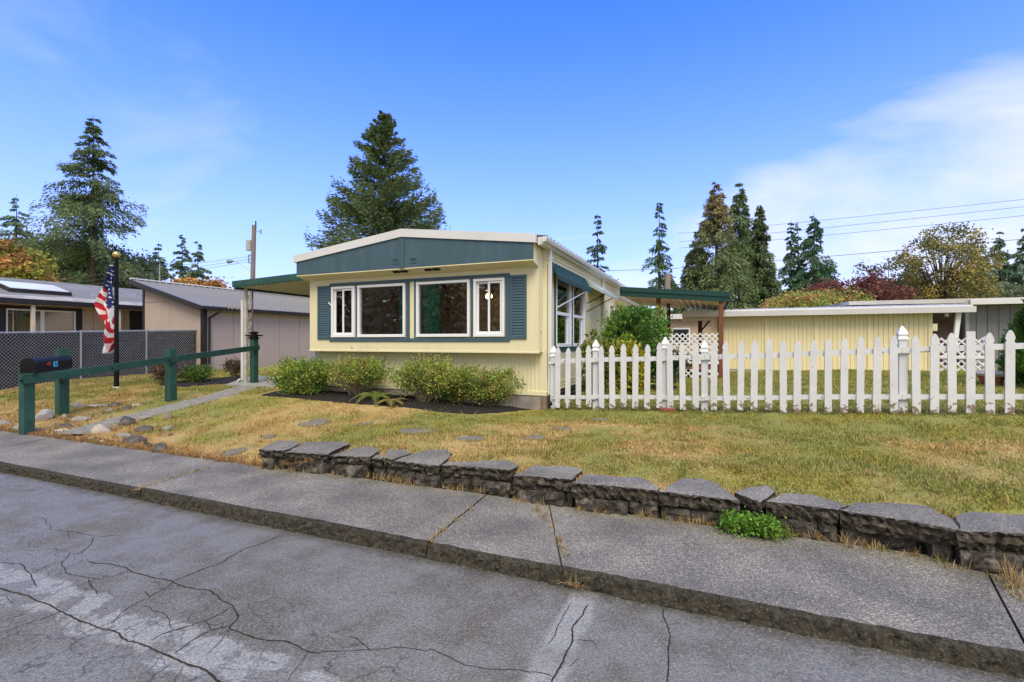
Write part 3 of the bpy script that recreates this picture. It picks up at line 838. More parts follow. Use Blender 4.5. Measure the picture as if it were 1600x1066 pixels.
grass('grass', 520000, (-13.5, 6.2), (SB + .05, 9.4), 0.014, 0.036, 1, keep=kd(5.4))
grass('grass', 70000, (-20, -9), (8.2, 14), 0.02, 0.05, 2, wd=0.009)
grass('grass', 90000, (-18.6, -12.5), (SB + .05, 9.4), 0.02, 0.045, 4, wd=0.008)
grass('grass', 110000, (-2.9, 8), (9.2, 18.8), 0.02, 0.045, 3, wd=0.009)

# ------------------------------------------------------------------ RETAINING WALL of broken concrete slabs
wall = thing('retaining_wall', (-1.5, 4.55, 0.1), 'low dry laid retaining wall of broken dark concrete slabs along the back of the sidewalk', 'retaining wall')
rn = random.Random(4)
CAPTOP = mat('slab_top', (0.245, 0.232, 0.186), 0.85, 0.16, 7, bump=0.45, bscale=75, dirt=(0.15, 0.14, 0.11), dscale=9, damt=0.6)
def capz(x): return 0.352 + 0.018 * max(0, x)
CAPX = []
AGGTOP = aggmat(); AGGTOP.name = 'broken_slab_top'
def cap_slab(front, back, th, zt, seed):
    rn = random.Random(seed)
    f0 = [atZ(u, v, zt) for u, v in front]; b0 = [atZ(u, v, zt) for u, v in back]
    # densify and roughen
    def dens(P, step, am):
        o = []
        for a, b in zip(P[:-1], P[1:]):
            k = max(1, int((b - a).length / step))
            for i in range(k):
                p = a.lerp(b, i / k); o.append(Vector((p.x + rn.uniform(-am, am), p.y + rn.uniform(-am, am), p.z)))
        o.append(P[-1].copy()); return o
    Fp = dens(f0, 0.032, 0.011); Bp = dens([f0[-1]] + b0 + [f0[0]], 0.08, 0.014)[1:-1]
    ring = Fp + Bp; nF = len(Fp); n = len(ring)
    tilt = rn.uniform(-0.012, 0.012); cx = sum(p.x for p in ring) / n; cy = sum(p.y for p in ring) / n
    m = MB(); levels = [(0, 0.0), (0.010, -0.006), (th * .25, 0.012), (th * .5, -0.008), (th * .75, 0.014), (th, 0.035)]
    for li, (dz, inset) in enumerate(levels):
        for i, p in enumerate(ring):
            front_ = i < nF
            am = 0.0 if li == 0 else (0.026 if front_ else 0.008)
            dd = Vector((p.x - cx, p.y - cy, 0)).normalized()
            j = Vector((0, -1, 0)) if front_ else dd
            k = (inset * -1.0 if li else 0) + rn.uniform(-am, am) + (.03 * mnoise.noise(Vector((p.x * 6, li * .7, seed))) if front_ and li else 0)
            q = p + j * k
            m.v.append((q.x, q.y, zt + tilt * (p.x - cx) - dz + (rn.uniform(-.004, .004) if li == 0 else rn.uniform(-.008, .008))))
    for li in range(len(levels) - 1):
        for i in range(n):
            j = (i + 1) % n
            m.f.append((li * n + i, (li + 1) * n + i, (li + 1) * n + j, li * n + j)); m.m.append(1)
    c0 = len(m.v); m.v.append((cx, cy, zt + rn.uniform(0, .006)))
    for i in range(n): m.f.append((c0, i, (i + 1) % n)); m.m.append(0)
    m.f.append(tuple((len(levels) - 1) * n + i for i in reversed(range(n)))); m.m.append(1)
    return m.build('slab', [AGGTOP, BROKEN], wall)
for i, (fr, bk) in enumerate(CAPS):
    xm = atZ(fr[0][0], fr[0][1], .35).x
    zt = capz(xm) + rn.uniform(-.008, .008)
    th = 0.115 if i < 6 else 0.15
    cap_slab(fr, bk, th, zt, 100 + i)
    CAPX.append((atZ(*fr[0], zt), atZ(*fr[-1], zt), zt - th))
# lower course of rough blocks, set back a little under the slabs
MORT = mat('rough_wall_block', (0.05, 0.043, 0.034), 0.95, 0.6, 12, bump=1.0, bscale=28, dirt=(0.24, 0.21, 0.17), dscale=9, damt=0.8, bdist=0.03)
rn = random.Random(31)
for a, b, zb_ in CAPX:
    x = a.x + 0.02
    while x < b.x - 0.03:
        wd = min(rn.uniform(0.2, 0.55), b.x - x)
        f = (x - a.x) / max(.01, b.x - a.x)
        yf = a.y + (b.y - a.y) * f + rn.uniform(0.0, 0.035)
        zt = zb_ + 0.008 - rn.uniform(0, .01)
        if wd > 0.05 and zt > 0.13:
            m = MB(); nxp, nzp = max(3, int(wd / .05)), 4
            for k in range(nzp + 1):
                for i in range(nxp + 1):
                    ed = 0.02 * ((i in (0, nxp)) + (k in (0, nzp)))
                    m.v.append((x + wd * i / nxp * 0.985, yf + ed + rn.uniform(-.026, .022), 0.03 + (zt - 0.03) * k / nzp))
            for k in range(nzp):
                for i in range(nxp):
                    o = k * (nxp + 1) + i; m.f.append((o, o + 1, o + nxp + 2, o + nxp + 1)); m.m.append(0)
            n0 = len(m.v); c = nxp + 1
            m.v += [(x, yf + .3, 0.03), (x + wd * .985, yf + .3, .03), (x + wd * .985, yf + .3, zt), (x, yf + .3, zt)]
            m.f.append(tuple([n0, n0 + 3] + [k * c for k in reversed(range(nzp + 1))])); m.m.append(0)
            m.f.append(tuple([k * c + nxp for k in range(nzp + 1)] + [n0 + 2, n0 + 1])); m.m.append(0)
            m.f.append(tuple([nzp * c + i for i in range(nxp + 1)] + [n0 + 2, n0 + 3][0:2])); m.m.append(0)
            m.f.append((n0, n0 + 1, n0 + 2, n0 + 3)); m.m.append(0)
            m.build('block', MORT, wall)
        x += wd + 0.006
# earth core behind the blocks
core = MB(); core.box(-5.2, 3.6, 4.92, 5.1, 0.0, 0.26)
core.build('earth_core', mat('dark_earth', (0.04, 0.03, 0.02), 0.95, 0.3, 8), wall)

# ------------------------------------------------------------------ MOBILE HOME
BX0, BX1 = -8.93, -3.08      # bay
GYD = 0.4
home = thing('mobile_home', (-6.0, 9.06, 0.4), 'pale yellow mobile home with a slate blue gable band and white framed front windows', 'house')
HB = 24.0                    # back end of the house
SX = -3.0                    # right side wall
LX = -8.95
m = MB()
# front wall below the bay: vertically ribbed skirting
xx = LX; 
ribs = MB(); pts = []
x = LX + 0.05
prof = [(x, 9.06)]
while x < SX - 0.12:
    prof += [(x + .035, 9.06), (x + .045, 9.046), (x + .075, 9.046), (x + .085, 9.06)]
    x += 0.085
prof += [(SX - .02, 9.06)]
for (xa, ya), (xb, yb) in zip(prof[:-1], prof[1:]): ribs.face([(xa, ya, .74), (xb, yb, .74), (xb, yb, 1.56), (xa, ya, 1.56)])
ribs.build('ribbed_skirting', YEL, home)
m = MB(); m.bbox(LX - .02, SX, 9.03, 9.10, .655, .745); m.build('sill_board', YEL, home)
m = MB(); m.box(LX, SX - .002, 9.065, 9.20, 0.5, 1.6); m.build('skirting_backing', YEL, home)
for i in range(9):
    m = MB(); xa = LX + .02 + i * .66; m.bbox(xa, xa + .65, 9.045, 9.2, 0.15, 0.652, 0.01); m.build('foundation_block', mat('grey_footing', (0.26, 0.225, 0.195), 0.9, 0.25, 4, bump=0.3, bscale=30), home)
m = MB(); m.bbox(SX - .10, SX + .0, 9.0, 9.044, 0.15, 0.66); m.build('corner_post', mat('old_timber', (0.22, 0.15, 0.10), 0.9, 0.3, 6, bump=0.3), home)
# bay: front split round the window band so the openings are real
WZ0, WZ1 = 1.835, 3.02
W1 = (-8.24, -7.55); W2 = (-7.47, -6.17); W3 = (-5.88, -4.58); W4 = (-4.49, -3.80)
bay = MB()
FY, BYD = 8.80, 8.92
bay.box(BX0, BX1, FY, BYD, 1.53, WZ0 - .02); bay.box(BX0, BX1, FY, BYD, WZ1 + .02, 3.42)
xsol = [(BX0, W1[0] - .02), (W1[1] + .02, W2[0] - .02), (W2[1] + .02, W3[0] - .02), (W3[1] + .02, W4[0] - .02), (W4[1] + .02, BX1)]
for a, b in xsol: bay.box(a, b, FY, BYD, WZ0 - .02, WZ1 + .02)
bay.box(BX0, BX0 + .08, BYD, 9.10, 1.53, 3.42); bay.box(BX1 - .08, BX1, BYD, 9.10, 1.53, 3.42); bay.box(BX0 + .08, BX1 - .08, BYD, 9.10, 1.53, 1.62)
bayo = bay.build('bay_wall', YEL, home)
m = MB(); m.bbox(BX0 - .008, BX1 + .008, FY - .012, FY + .03, 1.505, 1.545, .004); m.build('bay_bottom_trim', YEL, home)
m = MB(); m.box(BX1 - .42, BX1 - .002, FY - .004, FY, WZ1 + .04 + .02, WZ1 + .066); m.build('panel_seam', YEL, home)
# slate surround behind the windows (a frame in pieces, butted)
TZ0, TZ1 = 1.735, 3.105
sur = MB(); y0, y1 = FY - .022, FY - .001
X0, X1 = -8.30, -3.69
sur.bbox(X0, X1, y0, y1, TZ0, WZ0 - .025, .004); sur.bbox(X0, X1, y0, y1, WZ1 + .025, TZ1, .004)
for a, b in ((X0, W1[0] - .025), (W1[1] + .025, W2[0] - .025), (W2[1] + .025, -6.06), (-5.94, W3[0] - .025), (W3[1] + .025, W4[0] - .025), (W4[1] + .025, X1)):
    sur.bbox(a, b, y0, y1, WZ0 - .025, WZ1 + .025, .003)
sur.build('window_surround', TEAL, home)
def fixed_window(xa, xb, split=None):
    t = .055; f = MB(); y0, y1 = FY - .045, FY + .09
    f.bbox(xa, xb, y0, y1, WZ0, WZ0 + t + .01, .006); f.bbox(xa, xb, y0, y1, WZ1 - t, WZ1, .006)
    f.bbox(xa, xa + t, y0 + .002, y1, WZ0 + t + .01, WZ1 - t, .006); f.bbox(xb - t, xb, y0 + .002, y1, WZ0 + t + .01, WZ1 - t, .006)
    wn = f.build('window', VINYL, home)
    za_, zb_ = WZ0 + t + .01, WZ1 - t
    if split:
        mid = (xa + xb) / 2
        s_ = MB(); q = .045
        for (a, b, yy) in ((xa + t, mid + .025, FY + .015), (mid - .025, xb - t, FY - .02)):
            s_.bbox(a, a + q, yy, yy + .03, za_, zb_, .004); s_.bbox(b - q, b, yy, yy + .03, za_, zb_, .004)
            s_.bbox(a + q, b - q, yy, yy + .03, za_, za_ + q, .004); s_.bbox(a + q, b - q, yy, yy + .03, zb_ - q, zb_, .004)
            g = MB(); g.box(a + q, b - q, yy + .012, yy + .016, za_ + q, zb_ - q); g.build('pane', GLASS, wn)
        s_.build('sash', VINYL, wn)
    else:
        g = MB(); g.box(xa + t, xb - t, FY + .005, FY + .009, za_, zb_); g.build('pane', GLASS, wn)
fixed_window(*W1, split=True); fixed_window(*W2); fixed_window(*W3); fixed_window(*W4, split=True)
# shutters with separate louvres
def shutter(xa, xb):
    z0, z1 = 1.79, 3.055; y0, y1 = FY - .03, FY - .001; q = .05
    f = MB(); f.bbox(xa, xa + q, y0, y1, z0, z1, .004); f.bbox(xb - q, xb, y0, y1, z0, z1, .004); f.bbox(xa + q, xb - q, y0, y1, z0, z0 + q, .004); f.bbox(xa + q, xb - q, y0, y1, z1 - q, z1, .004)
    f.box(xa + q, xb - q, FY - .008, FY - .0015, z0 + q, z1 - q)
    o = f.build('shutter', TEAL, home)
    n = 21; h = (z1 - z0 - 2 * q) / n
    s0 = None
    for i in range(n):
        zc_ = z0 + q + h * (i + .5)
        if s0 is None:
            s = MB(); s.hexa([(xa + q, y0 + .004, zc_ - h * .45), (xb - q, y0 + .004, zc_ - h * .45), (xb - q, y0 + .012, zc_ - h * .5), (xa + q, y0 + .012, zc_ - h * .5), (xa + q, y1 - .008, zc_ + h * .5), (xb - q, y1 - .008, zc_ + h * .5), (xb - q, y1 - .003, zc_ + h * .42), (xa + q, y1 - .003, zc_ + h * .42)])
            s0 = s.build('louvre', TEAL, o, loc=(xa, y0, zc_))
        else: inst(s0, o, (xa, y0, zc_))
shutter(-8.67, -8.305); shutter(-3.685, -3.33)
m = MB(); p = atY(516, 476, FY - .05); m.tube([p + Vector((-.05, 0, .05)), p, p + Vector((.04, .02, -.05)), p + Vector((.03, .045, -.10))], .012, 6); m.build('window_crank', VINYL, home)
m = MB(); p = atY(846, 516, FY - .005); m.lathe([(.016, 0), (.024, .01), (.02, .02)], k=8)
m.v = [(-3.078 + z, p.y + .12 + x, p.z + y) for x, y, z in m.v]; m.build('hose_knob', CREAM, home)

# gable band, soffit and white edge
FAY = 8.50
RXL, RXR, RXM = -9.11, -3.03, -6.06
EZ, RZ = 3.775, 4.135
FB = 3.30
def rz(x): return EZ + (RZ - EZ) * (1 - abs(x - RXM) / (RXR - RXM))
fa = MB(); T = .155
fxl, fxr = RXL + .07, RXR - .06
for a, b in ((fxl, RXM - .06), (RXM + .07, fxr)):
    fa.prism([(a, FB), (b, FB), (b, rz(b) - T), (a, rz(a) - T)], 1, FAY, FAY + .03)
fa.build('gable_panel', TEAL, home)
fa = MB(); fa.prism([(RXM - .058, FB - .004), (RXM + .068, FB - .004), (RXM + .068, rz(RXM + .06) - T), (RXM, rz(RXM) - T), (RXM - .058, rz(RXM - .058) - T)], 1, FAY - .012, FAY + .03)
fa.build('gable_joint_board', TEAL, home)
# ghost marks of removed numbers, left as faint paint ridges
gm = MB()
for u0 in (612, 640):
    for k, (du, v, ln) in enumerate(((0, 405.5, 10), (1, 408, 8), (0, 412.5, 12))):
        if u0 == 640: v -= 1.5
        p = atY(u0 + du, v, FAY - .004); q = atY(u0 + du + ln, v - .3, FAY - .004)
        gm.bar(p, q, .006, .014)
gm.build('paint_ridge', mat('dark_slate_ridge', (0.035, 0.06, 0.075), .6), home)
so = MB(); so.hexa([(fxl, FAY + .002, FB - .02), (fxr, FAY + .002, FB - .02), (BX1, FY + .05, FB - .12), (BX0, FY + .05, FB - .12), (fxl, FAY + .002, FB - .001), (fxr, FAY + .002, FB - .001), (BX1, FY + .05, FB + .05), (BX0, FY + .05, FB + .05)])
so.build('soffit', YEL, home)
for x_ in (-6.35, -5.55):
    v_ = MB()
    for k in range(2): v_.hexa([(x_ + k * .2, FAY + .06, FB - .053), (x_ + .17 + k * .2, FAY + .06, FB - .053), (x_ + .17 + k * .2, FAY + .13, FB - .078), (x_ + k * .2, FAY + .13, FB - .078), (x_ + k * .2, FAY + .06, FB - .03), (x_ + .17 + k * .2, FAY + .06, FB - .03), (x_ + .17 + k * .2, FAY + .13, FB - .05), (x_ + k * .2, FAY + .13, FB - .05)])
    v_.build('soffit_vent', BLACK, home)
# gable returns at both ends
for sx_, xe in ((1, fxr), (-1, fxl)):
    r_ = MB(); xi = xe - sx_ * .03
    r_.prism([(FAY + .031, FB - .02), (FY + .02, FB - .12), (9.1, FB - .12), (9.1, EZ - T), (FAY + .031, EZ - T)], 0, min(xe, xi), max(xe, xi))
    r_.build('gable_return', YEL, home)
ed = MB()
for a, b in ((RXL, RXM), (RXM, RXR)):
    ed.hexa([(a, FAY - .03, rz(a) - T - .015), (b, FAY - .03, rz(b) - T - .015), (b, FAY + .05, rz(b) - T - .015), (a, FAY + .05, rz(a) - T - .015), (a, FAY - .03, rz(a)), (b, FAY - .03, rz(b)), (b, FAY + .05, rz(b)), (a, FAY + .05, rz(a))])
ed.build('roof_edge_trim', TRIM, home)
# metal roof with standing ribs
rf = MB()
RLX, RRX = RXL - .02, RXR + .14
for a, b in ((RLX, RXM), (RXM, RRX)):
    rf.hexa([(a, FAY + .06, rz(a) - .05), (b, FAY + .06, rz(b) - .05), (b, HB, rz(b) - .05), (a, HB, rz(a) - .05), (a, FAY + .06, rz(a) - .012), (b, FAY + .06, rz(b) - .012), (b, HB, rz(b) - .012), (a, HB, rz(a) - .012)])
roof = rf.build('roof', mat('dark_roof_metal', (0.10, 0.10, 0.105), .5, .1, 1, metallic=.3), home)
rib = None; y = FAY + .2
while y < HB:
    if rib is None:
        q = MB(); q.hexa([(RXM, y, RZ - .012), (RRX + .02, y, rz(RRX + .02) - .012), (RRX + .02, y + .04, rz(RRX + .02) - .012), (RXM, y + .04, RZ - .012), (RXM, y + .01, RZ + .02), (RRX + .02, y + .01, rz(RRX + .02) + .02), (RRX + .02, y + .03, rz(RRX + .02) + .02), (RXM, y + .03, RZ + .02)])
        rib = q.build('roof_rib', MATS['dark_roof_metal'], roof, loc=(RXM, y, RZ))
    else: inst(rib, roof, (RXM, y, RZ))
    y += 0.24
# side wall with two window openings (right side)
SW0 = 9.05
A0, A1, A2, A3 = 9.62, 10.80, 10.95, 12.10      # twin sash windows
AZ0, AZ1 = 1.62, 3.16
C0, C1, CZ0, CZ1 = 15.4, 16.15, 1.9, 2.95
sd_ = MB(); xi, xo = SX - .12, SX
sd_.box(xi, xo, SW0, HB, .70, AZ0 - .01); sd_.box(xi, xo, SW0, HB, AZ1 + .01, 3.64)
sd_.box(xi, xo, SW0, A0 - .01, AZ0 - .01, AZ1 + .01); sd_.box(xi, xo, A1 + .01, A2 - .01, AZ0 - .01, AZ1 + .01); sd_.box(xi, xo, A3 + .01, C0, AZ0 - .01, AZ1 + .01); sd_.box(xi, xo, C1, HB, AZ0 - .01, AZ1 + .01)
sd_.box(xi, xo, C0, C1, AZ0 - .01, CZ0); sd_.box(xi, xo, C0, C1, CZ1, AZ1 + .01)
sd_.build('side_wall', YEL, home)
for z in (3.28, 3.36, 3.44, 3.52):
    q = MB(); q.hexa([(SX, SW0, z), (SX + .014, SW0, z), (SX + .014, HB, z), (SX, HB, z), (SX, SW0, z + .07), (SX + .004, SW0, z + .07), (SX + .004, HB, z + .07), (SX, HB, z + .07)]); q.build('siding_lap', YEL, home)
for z in (0.72, 0.79, 0.86):
    q = MB(); q.hexa([(SX, SW0, z), (SX + .014, SW0, z), (SX + .014, HB, z), (SX, HB, z), (SX, SW0, z + .062), (SX + .004, SW0, z + .062), (SX + .004, HB, z + .062), (SX, HB, z + .062)]); q.build('siding_lap', YEL, home)
q = MB(); q.box(SX - .12, SX - .03, SW0 + .16, HB, .1, .70); q.build('side_skirt', DARK, home)
for z in (.42, .52, .62):
    q = MB(); q.bbox(SX - .029, SX - .012, SW0 + .16, HB, z, z + .035); q.build('skirt_slat', mat('grey_slat', (.11, .10, .09), .8), home)
q = MB(); q.box(LX, LX + .12, 9.201, HB, .3, 3.6); q.build('left_wall', YEL, home)
q = MB(); q.box(LX + .12, SX - .12, HB - .12, HB, .3, 3.9); q.build('back_wall', YEL, home)
# twin sash windows
def sash(ya, yb, za_, zb_, mid=True):
    t = .055; f = MB(); x0, x1 = SX - .07, SX + .03
    f.bbox(x0, x1, ya, yb, za_, za_ + t + .02, .006); f.bbox(x0, x1, ya, yb, zb_ - t, zb_, .006)
    f.bbox(x0, x1, ya, ya + t, za_ + t + .02, zb_ - t, .006); f.bbox(x0, x1, yb - t, yb, za_ + t + .02, zb_ - t, .006)
    if mid:
        zm = za_ + (zb_ - za_) * .47; f.bbox(x0, x1 - .01, ya + t, yb - t, zm - .035, zm + .035, .005)
        f.bbox(x0 + .02, x1 - .02, yb - t - .20, yb - t - .005, za_ + t + .02, zm - .035, .005)
    o = f.build('side_window', VINYL, home)
    g = MB(); g.box(SX - .03, SX - .026, ya + t, yb - t, za_ + t, zb_ - t); g.build('pane', GLASS, o)
sash(A0, A1, AZ0, AZ1); sash(A2, A3, AZ0, AZ1); sash(C0, C1, CZ0, CZ1, False)
q = MB(); x0, x1 = SX + .001, SX + .02
q.bbox(x0, x1, A0 - .09, A0 - .005, AZ0 - .005, AZ1 + .12, .004); q.bbox(x0, x1, A1 + .005, A2 - .005, AZ0 - .005, AZ1 + .005, .004); q.bbox(x0, x1, A0 - .005, A3, AZ1 + .005, AZ1 + .12, .004); q.bbox(x0, x1, A0 - .09, A3, AZ0 - .10, AZ0 - .006, .004)
q.build('side_window_surround', GREEN, home)
# two small metal awnings on the side wall
def side_awning(ay0, ay1, az0, axo, az1, top, arms):
    aw = thing('awning', (0, 0, 0), None, None); aw.parent = home; aw.location = Vector((SX, ay0, az0)) - home.location
    ns = 12; q = MB()
    for k in range(ns):
        ya, yb = ay0 + (ay1 - ay0) * k / ns, ay0 + (ay1 - ay0) * (k + 1) / ns; ym = (ya + yb) / 2
        for (p0, p1, h0, h1) in ((ya, ym, 0, .018), (ym, yb, .018, 0)):
            q.face([(SX + .015, p0, az0 + h0), (axo, p0, az1 + h0), (axo, p1, az1 + h1), (SX + .015, p1, az0 + h1)], 0)
            q.face([(SX + .015, p0, az0 + h0 - .008), (SX + .015, p1, az0 + h1 - .008), (axo, p1, az1 + h1 - .008), (axo, p0, az1 + h0 - .008)], 1)
    q.build('awning_top', [top, CREAM], aw)
    for y_ in (ay0, ay1):
        q = MB(); q.prism([(SX + .015, az0 + .005), (axo, az1 + .005), (axo + .02, az1 - .08), (SX + .015, az0 - .12)], 1, y_ - .006, y_ + .006); q.build('awning_side', top, aw)
    q = MB(); q.prism([(axo, az1 + .02), (axo + .02, az1 + .02), (axo + .03, az1 - .075), (axo + .01, az1 - .075)], 1, ay0 + .007, ay1 - .007); q.build('awning_valance', top, aw)
    for (y0_, z0_, y1_, m_) in arms:
        q = MB(); q.tube([(SX + .035, y0_, z0_), (axo, y1_, az1 - .05)], .013, 6); q.build('awning_arm', m_, aw)
side_awning(9.28, 12.14, 3.36, -2.80, 3.04, AWNG, [(9.66, 2.46, 11.6, VINYL)])
side_awning(12.35, 14.5, 3.34, -2.58, 3.06, mat('pale_awning_green', (.36, .42, .39), .5, .05), [(12.3, 2.74, 12.8, BLACK), (12.3, 2.52, 13.9, BLACK)])
# gutter and downspouts
q = MB(); gx0 = RRX - .01
q.prism([(gx0, EZ - .065), (gx0 + .09, EZ - .065), (gx0 + .09, EZ - .10), (gx0 + .07, EZ - .155), (gx0, EZ - .17)], 1, FAY - .02, HB); q.build('gutter', TRIM, home)
q = MB(); q.bbox(SX - .02, gx0, FAY + .06, HB, EZ - .20, EZ - .055); q.build('eave_fascia', TRIM, home)
def downspout(x, y, z0, z1):
    q = MB(); q.bbox(x - .04, x + .04, y - .03, y + .03, z0, z1, .012); q.box(x - .045, x + .045, y - .035, y + .035, z1 - .25, z1 - .22); return q.build('downspout', TRIM, home)
downspout(SX + .05, 9.10, .66, EZ - .16)
q = MB(); q.tube([(SX + .05, 9.10, .68), (SX + .05, 9.08, .58), (SX + .10, 9.0, .50)], .035, 8); q.build('drain_elbow', DARK, home)
downspout(SX + .05, 14.2, .8, EZ - .16)
downspout(LX - .01, 9.0, .5, 1.52)
q = MB(); p = atX(957, 440, -3.6); q.tube([(-3.7, p.y - 1.5, 3.8), (-3.7, p.y - 1.5, 4.25)], .05, 8); q.build('roof_vent_pipe', mat('grey_pipe', (.16, .16, .17), .5), home)
# interior seen through the glass
q = MB(); iy = 11.9
q.box(LX + .12, SX - .121, iy, iy + .05, .75, 3.5); q.build('room_back_wall', INT, home)
q = MB(); q.box(LX + .12, SX - .121, 9.22, iy, .70, .75); q.build('room_floor', CARPET, home)
q = MB(); q.box(LX + .12, SX - .121, 8.93, iy, 3.32, 3.36); q.build('room_ceiling', mat('room_ceiling_paint', (.38, .28, .19), .9), home)
q = MB(); q.box(-5.0, -3.9, iy - .35, iy - .01, .75, 2.3); q.build('bookcase', mat('dark_case', (.05, .03, .02), .6), home)
q = MB(); q.box(-8.2, -6.6, 10.9, 11.8, .75, 1.5); q.build('sofa', mat('sofa_cloth', (.10, .05, .04), .9), home)
def curtain(xa, xb, nm=9):
    q = MB(); pts = []
    for i in range(nm * 4 + 1):
        t = i / (nm * 4); pts.append((xa + (xb - xa) * t, 8.985 + .028 * math.sin(t * nm * 2 * math.pi)))
    for (x0_, y0_), (x1_, y1_) in zip(pts[:-1], pts[1:]):
        xm = (xa + xb) / 2
        q.face([(xm + (x0_ - xm) * .75, y0_, WZ0 - .1), (xm + (x1_ - xm) * .75, y1_, WZ0 - .1), (x1_, y1_, WZ1 + .02), (x0_, y0_, WZ1 + .02)])
    q.build('curtain', CURT, home)
curtain(-6.50, -6.10, 4); curtain(-5.86, -5.40, 5)
fan = thing('ceiling_fan', (-5.19, 11.0, 3.0), None, None); fan.parent = home; fan.location = Vector((-5.19, 11.0, 3.0)) - home.location
q = MB(); q.lathe([(.03, 3.32), (.03, 3.06), (.10, 3.04), (.11, 2.95), (.05, 2.92)], (-5.19, 11.0), 12); q.build('motor', mat('brass', (.5, .33, .12), .3, metallic=.8), fan)
q = MB()
for k in range(4):
    t = k * math.pi / 2 + .4; c_, s_ = math.cos(t), math.sin(t)
    q.bar((-5.19 + c_ * .1, 11 + s_ * .1, 3.0), (-5.19 + c_ * .6, 11 + s_ * .6, 3.0), .12, .012)
q.build('blade', mat('fan_blade', (.12, .06, .03), .5), fan)
lm = bpy.data.materials.new('lit_lamp_glass'); lm.use_nodes = True
lb = lm.node_tree.nodes['Principled BSDF']; lb.inputs['Emission Color'].default_value = (1, .72, .38, 1); lb.inputs['Emission Strength'].default_value = 10; lb.inputs['Base Color'].default_value = (.9, .7, .5, 1)
q = MB(); q.lathe([(.04, 2.93), (.085, 2.91), (.08, 2.86), (.05, 2.83), (.01, 2.82)], (-5.19, 11.0), 12); q.build('lamp_bowl', lm, fan, smooth=True)

# ------------------------------------------------------------------ CARPORT AWNING on the left side of the house
cp = thing('carport', (-11.2, 9.6, .5), 'low corrugated carport roof with a dark green edge on the left of the yellow home', 'carport')
CXL, CXR, CY0, CY1 = -12.5, LX - .002, 9.5, 19.0
zl, zr = 3.33, 3.46
q = MB(); nw = 26
def cz(x): return zl + (zr - zl) * (x - CXL) / (CXR - CXL)
for k in range(nw):
    xa, xb = CXL + (CXR - CXL) * k / nw, CXL + (CXR - CXL) * (k + 1) / nw; xm = (xa + xb) / 2
    for (p0, p1, h0, h1) in ((xa, xm, -.06, 0), (xm, xb, 0, -.06)):
        q.face([(p0, CY0 + .04, cz(p0) + h0), (p1, CY0 + .04, cz(p1) + h1), (p1, CY1, cz(p1) + h1), (p0, CY1, cz(p0) + h0)], 0)
        q.face([(p0, CY0 + .04, cz(p0) + h0 + .006), (p0, CY1, cz(p0) + h0 + .006), (p1, CY1, cz(p1) + h1 + .006), (p1, CY0 + .04, cz(p1) + h1 + .006)], 0)
q.build('corrugated_sheet', CREAM, cp)
q = MB(); q.hexa([(CXL - .04, CY0, zl - .05), (CXR, CY0, zr - .05), (CXR, CY0 + .06, zr - .05), (CXL - .04, CY0 + .06, zl - .05), (CXL - .04, CY0, zl + .12), (CXR, CY0, zr + .12), (CXR, CY0 + .06, zr + .12), (CXL - .04, CY0 + .06, zl + .12)])
q.build('front_edge', GREEN, cp)
q = MB()
for k in range(20):
    xa, xb = CXL + (CXR - CXL) * k / 20, CXL + (CXR - CXL) * (k + 1) / 20; xm = (xa + xb) / 2
    q.prism([(xa, cz(xa) - .052), (xm, cz(xm) - .10), (xb, cz(xb) - .052)], 1, CY0 + .008, CY0 + .02)
q.build('scalloped_edge', GREEN, cp)
q = MB(); q.bbox(CXL - .045, CXL + .02, CY0 + .061, CY1, zl - .11, zl + .08, .01); q.build('side_edge', GREEN, cp)
pb = onG(385, 593); pb = Vector((-12.3, 9.75, gzf(-12.3, 9.75)))
q = MB(); q.bbox(pb.x - .04, pb.x + .04, pb.y - .04, pb.y + .04, pb.z, zl - .06, .015); q.build('post', mat('old_cream_post', (.48, .43, .35), .6, .2, 6), cp)
q = MB(); q.bbox(pb.x - .135, pb.x - .057, pb.y - .07, pb.y + .01, pb.z + .14, zl - .4, .015); q.hexa([(pb.x - .30, pb.y - .07, pb.z + .03), (pb.x - .14, pb.y - .07, pb.z + .14), (pb.x - .14, pb.y + .01, pb.z + .14), (pb.x - .30, pb.y + .01, pb.z + .03), (pb.x - .27, pb.y - .07, pb.z + .12), (pb.x - .06, pb.y - .07, pb.z + .22), (pb.x - .06, pb.y + .01, pb.z + .22), (pb.x - .27, pb.y + .01, pb.z + .12)])
q.build('downspout', TRIM, cp)
q = MB(); q.tube([(pb.x + .26, pb.y + .0, pb.z), (pb.x + .26, pb.y, zl - .08)], .022, 6); q.build('iron_post', mat('rusty_iron', (.13, .095, .075), .7, .3), cp)
q = MB()
def scroll(c, r_, dx, dz, turns=1.4, flip=1):
    pts = []
    for i in range(16):
        t = i / 15; a = t * turns * 2 * math.pi; rr = r_ * (1 - .75 * t)
        pts.append((c[0] + flip * math.cos(a) * rr * dx, c[1], c[2] + math.sin(a) * rr * dz))
    q.tube(pts, .011, 5)
for k in range(7): scroll((pb.x + .15, pb.y, pb.z + .9 + k * .26), .095, 1, 1.2, flip=(-1) ** k)
for k in range(4): scroll((pb.x - .22 - k * .17, pb.y + .02, zl - .62 + .01 * k), .075, 1.1, 1, flip=(-1) ** k)
q.tube([(pb.x - .9, pb.y + .02, zl - .55), (pb.x - .12, pb.y + .02, zl - .68)], .010, 5)
q.build('iron_scrollwork', mat('pale_iron', (.33, .30, .28), .6, .2), cp)

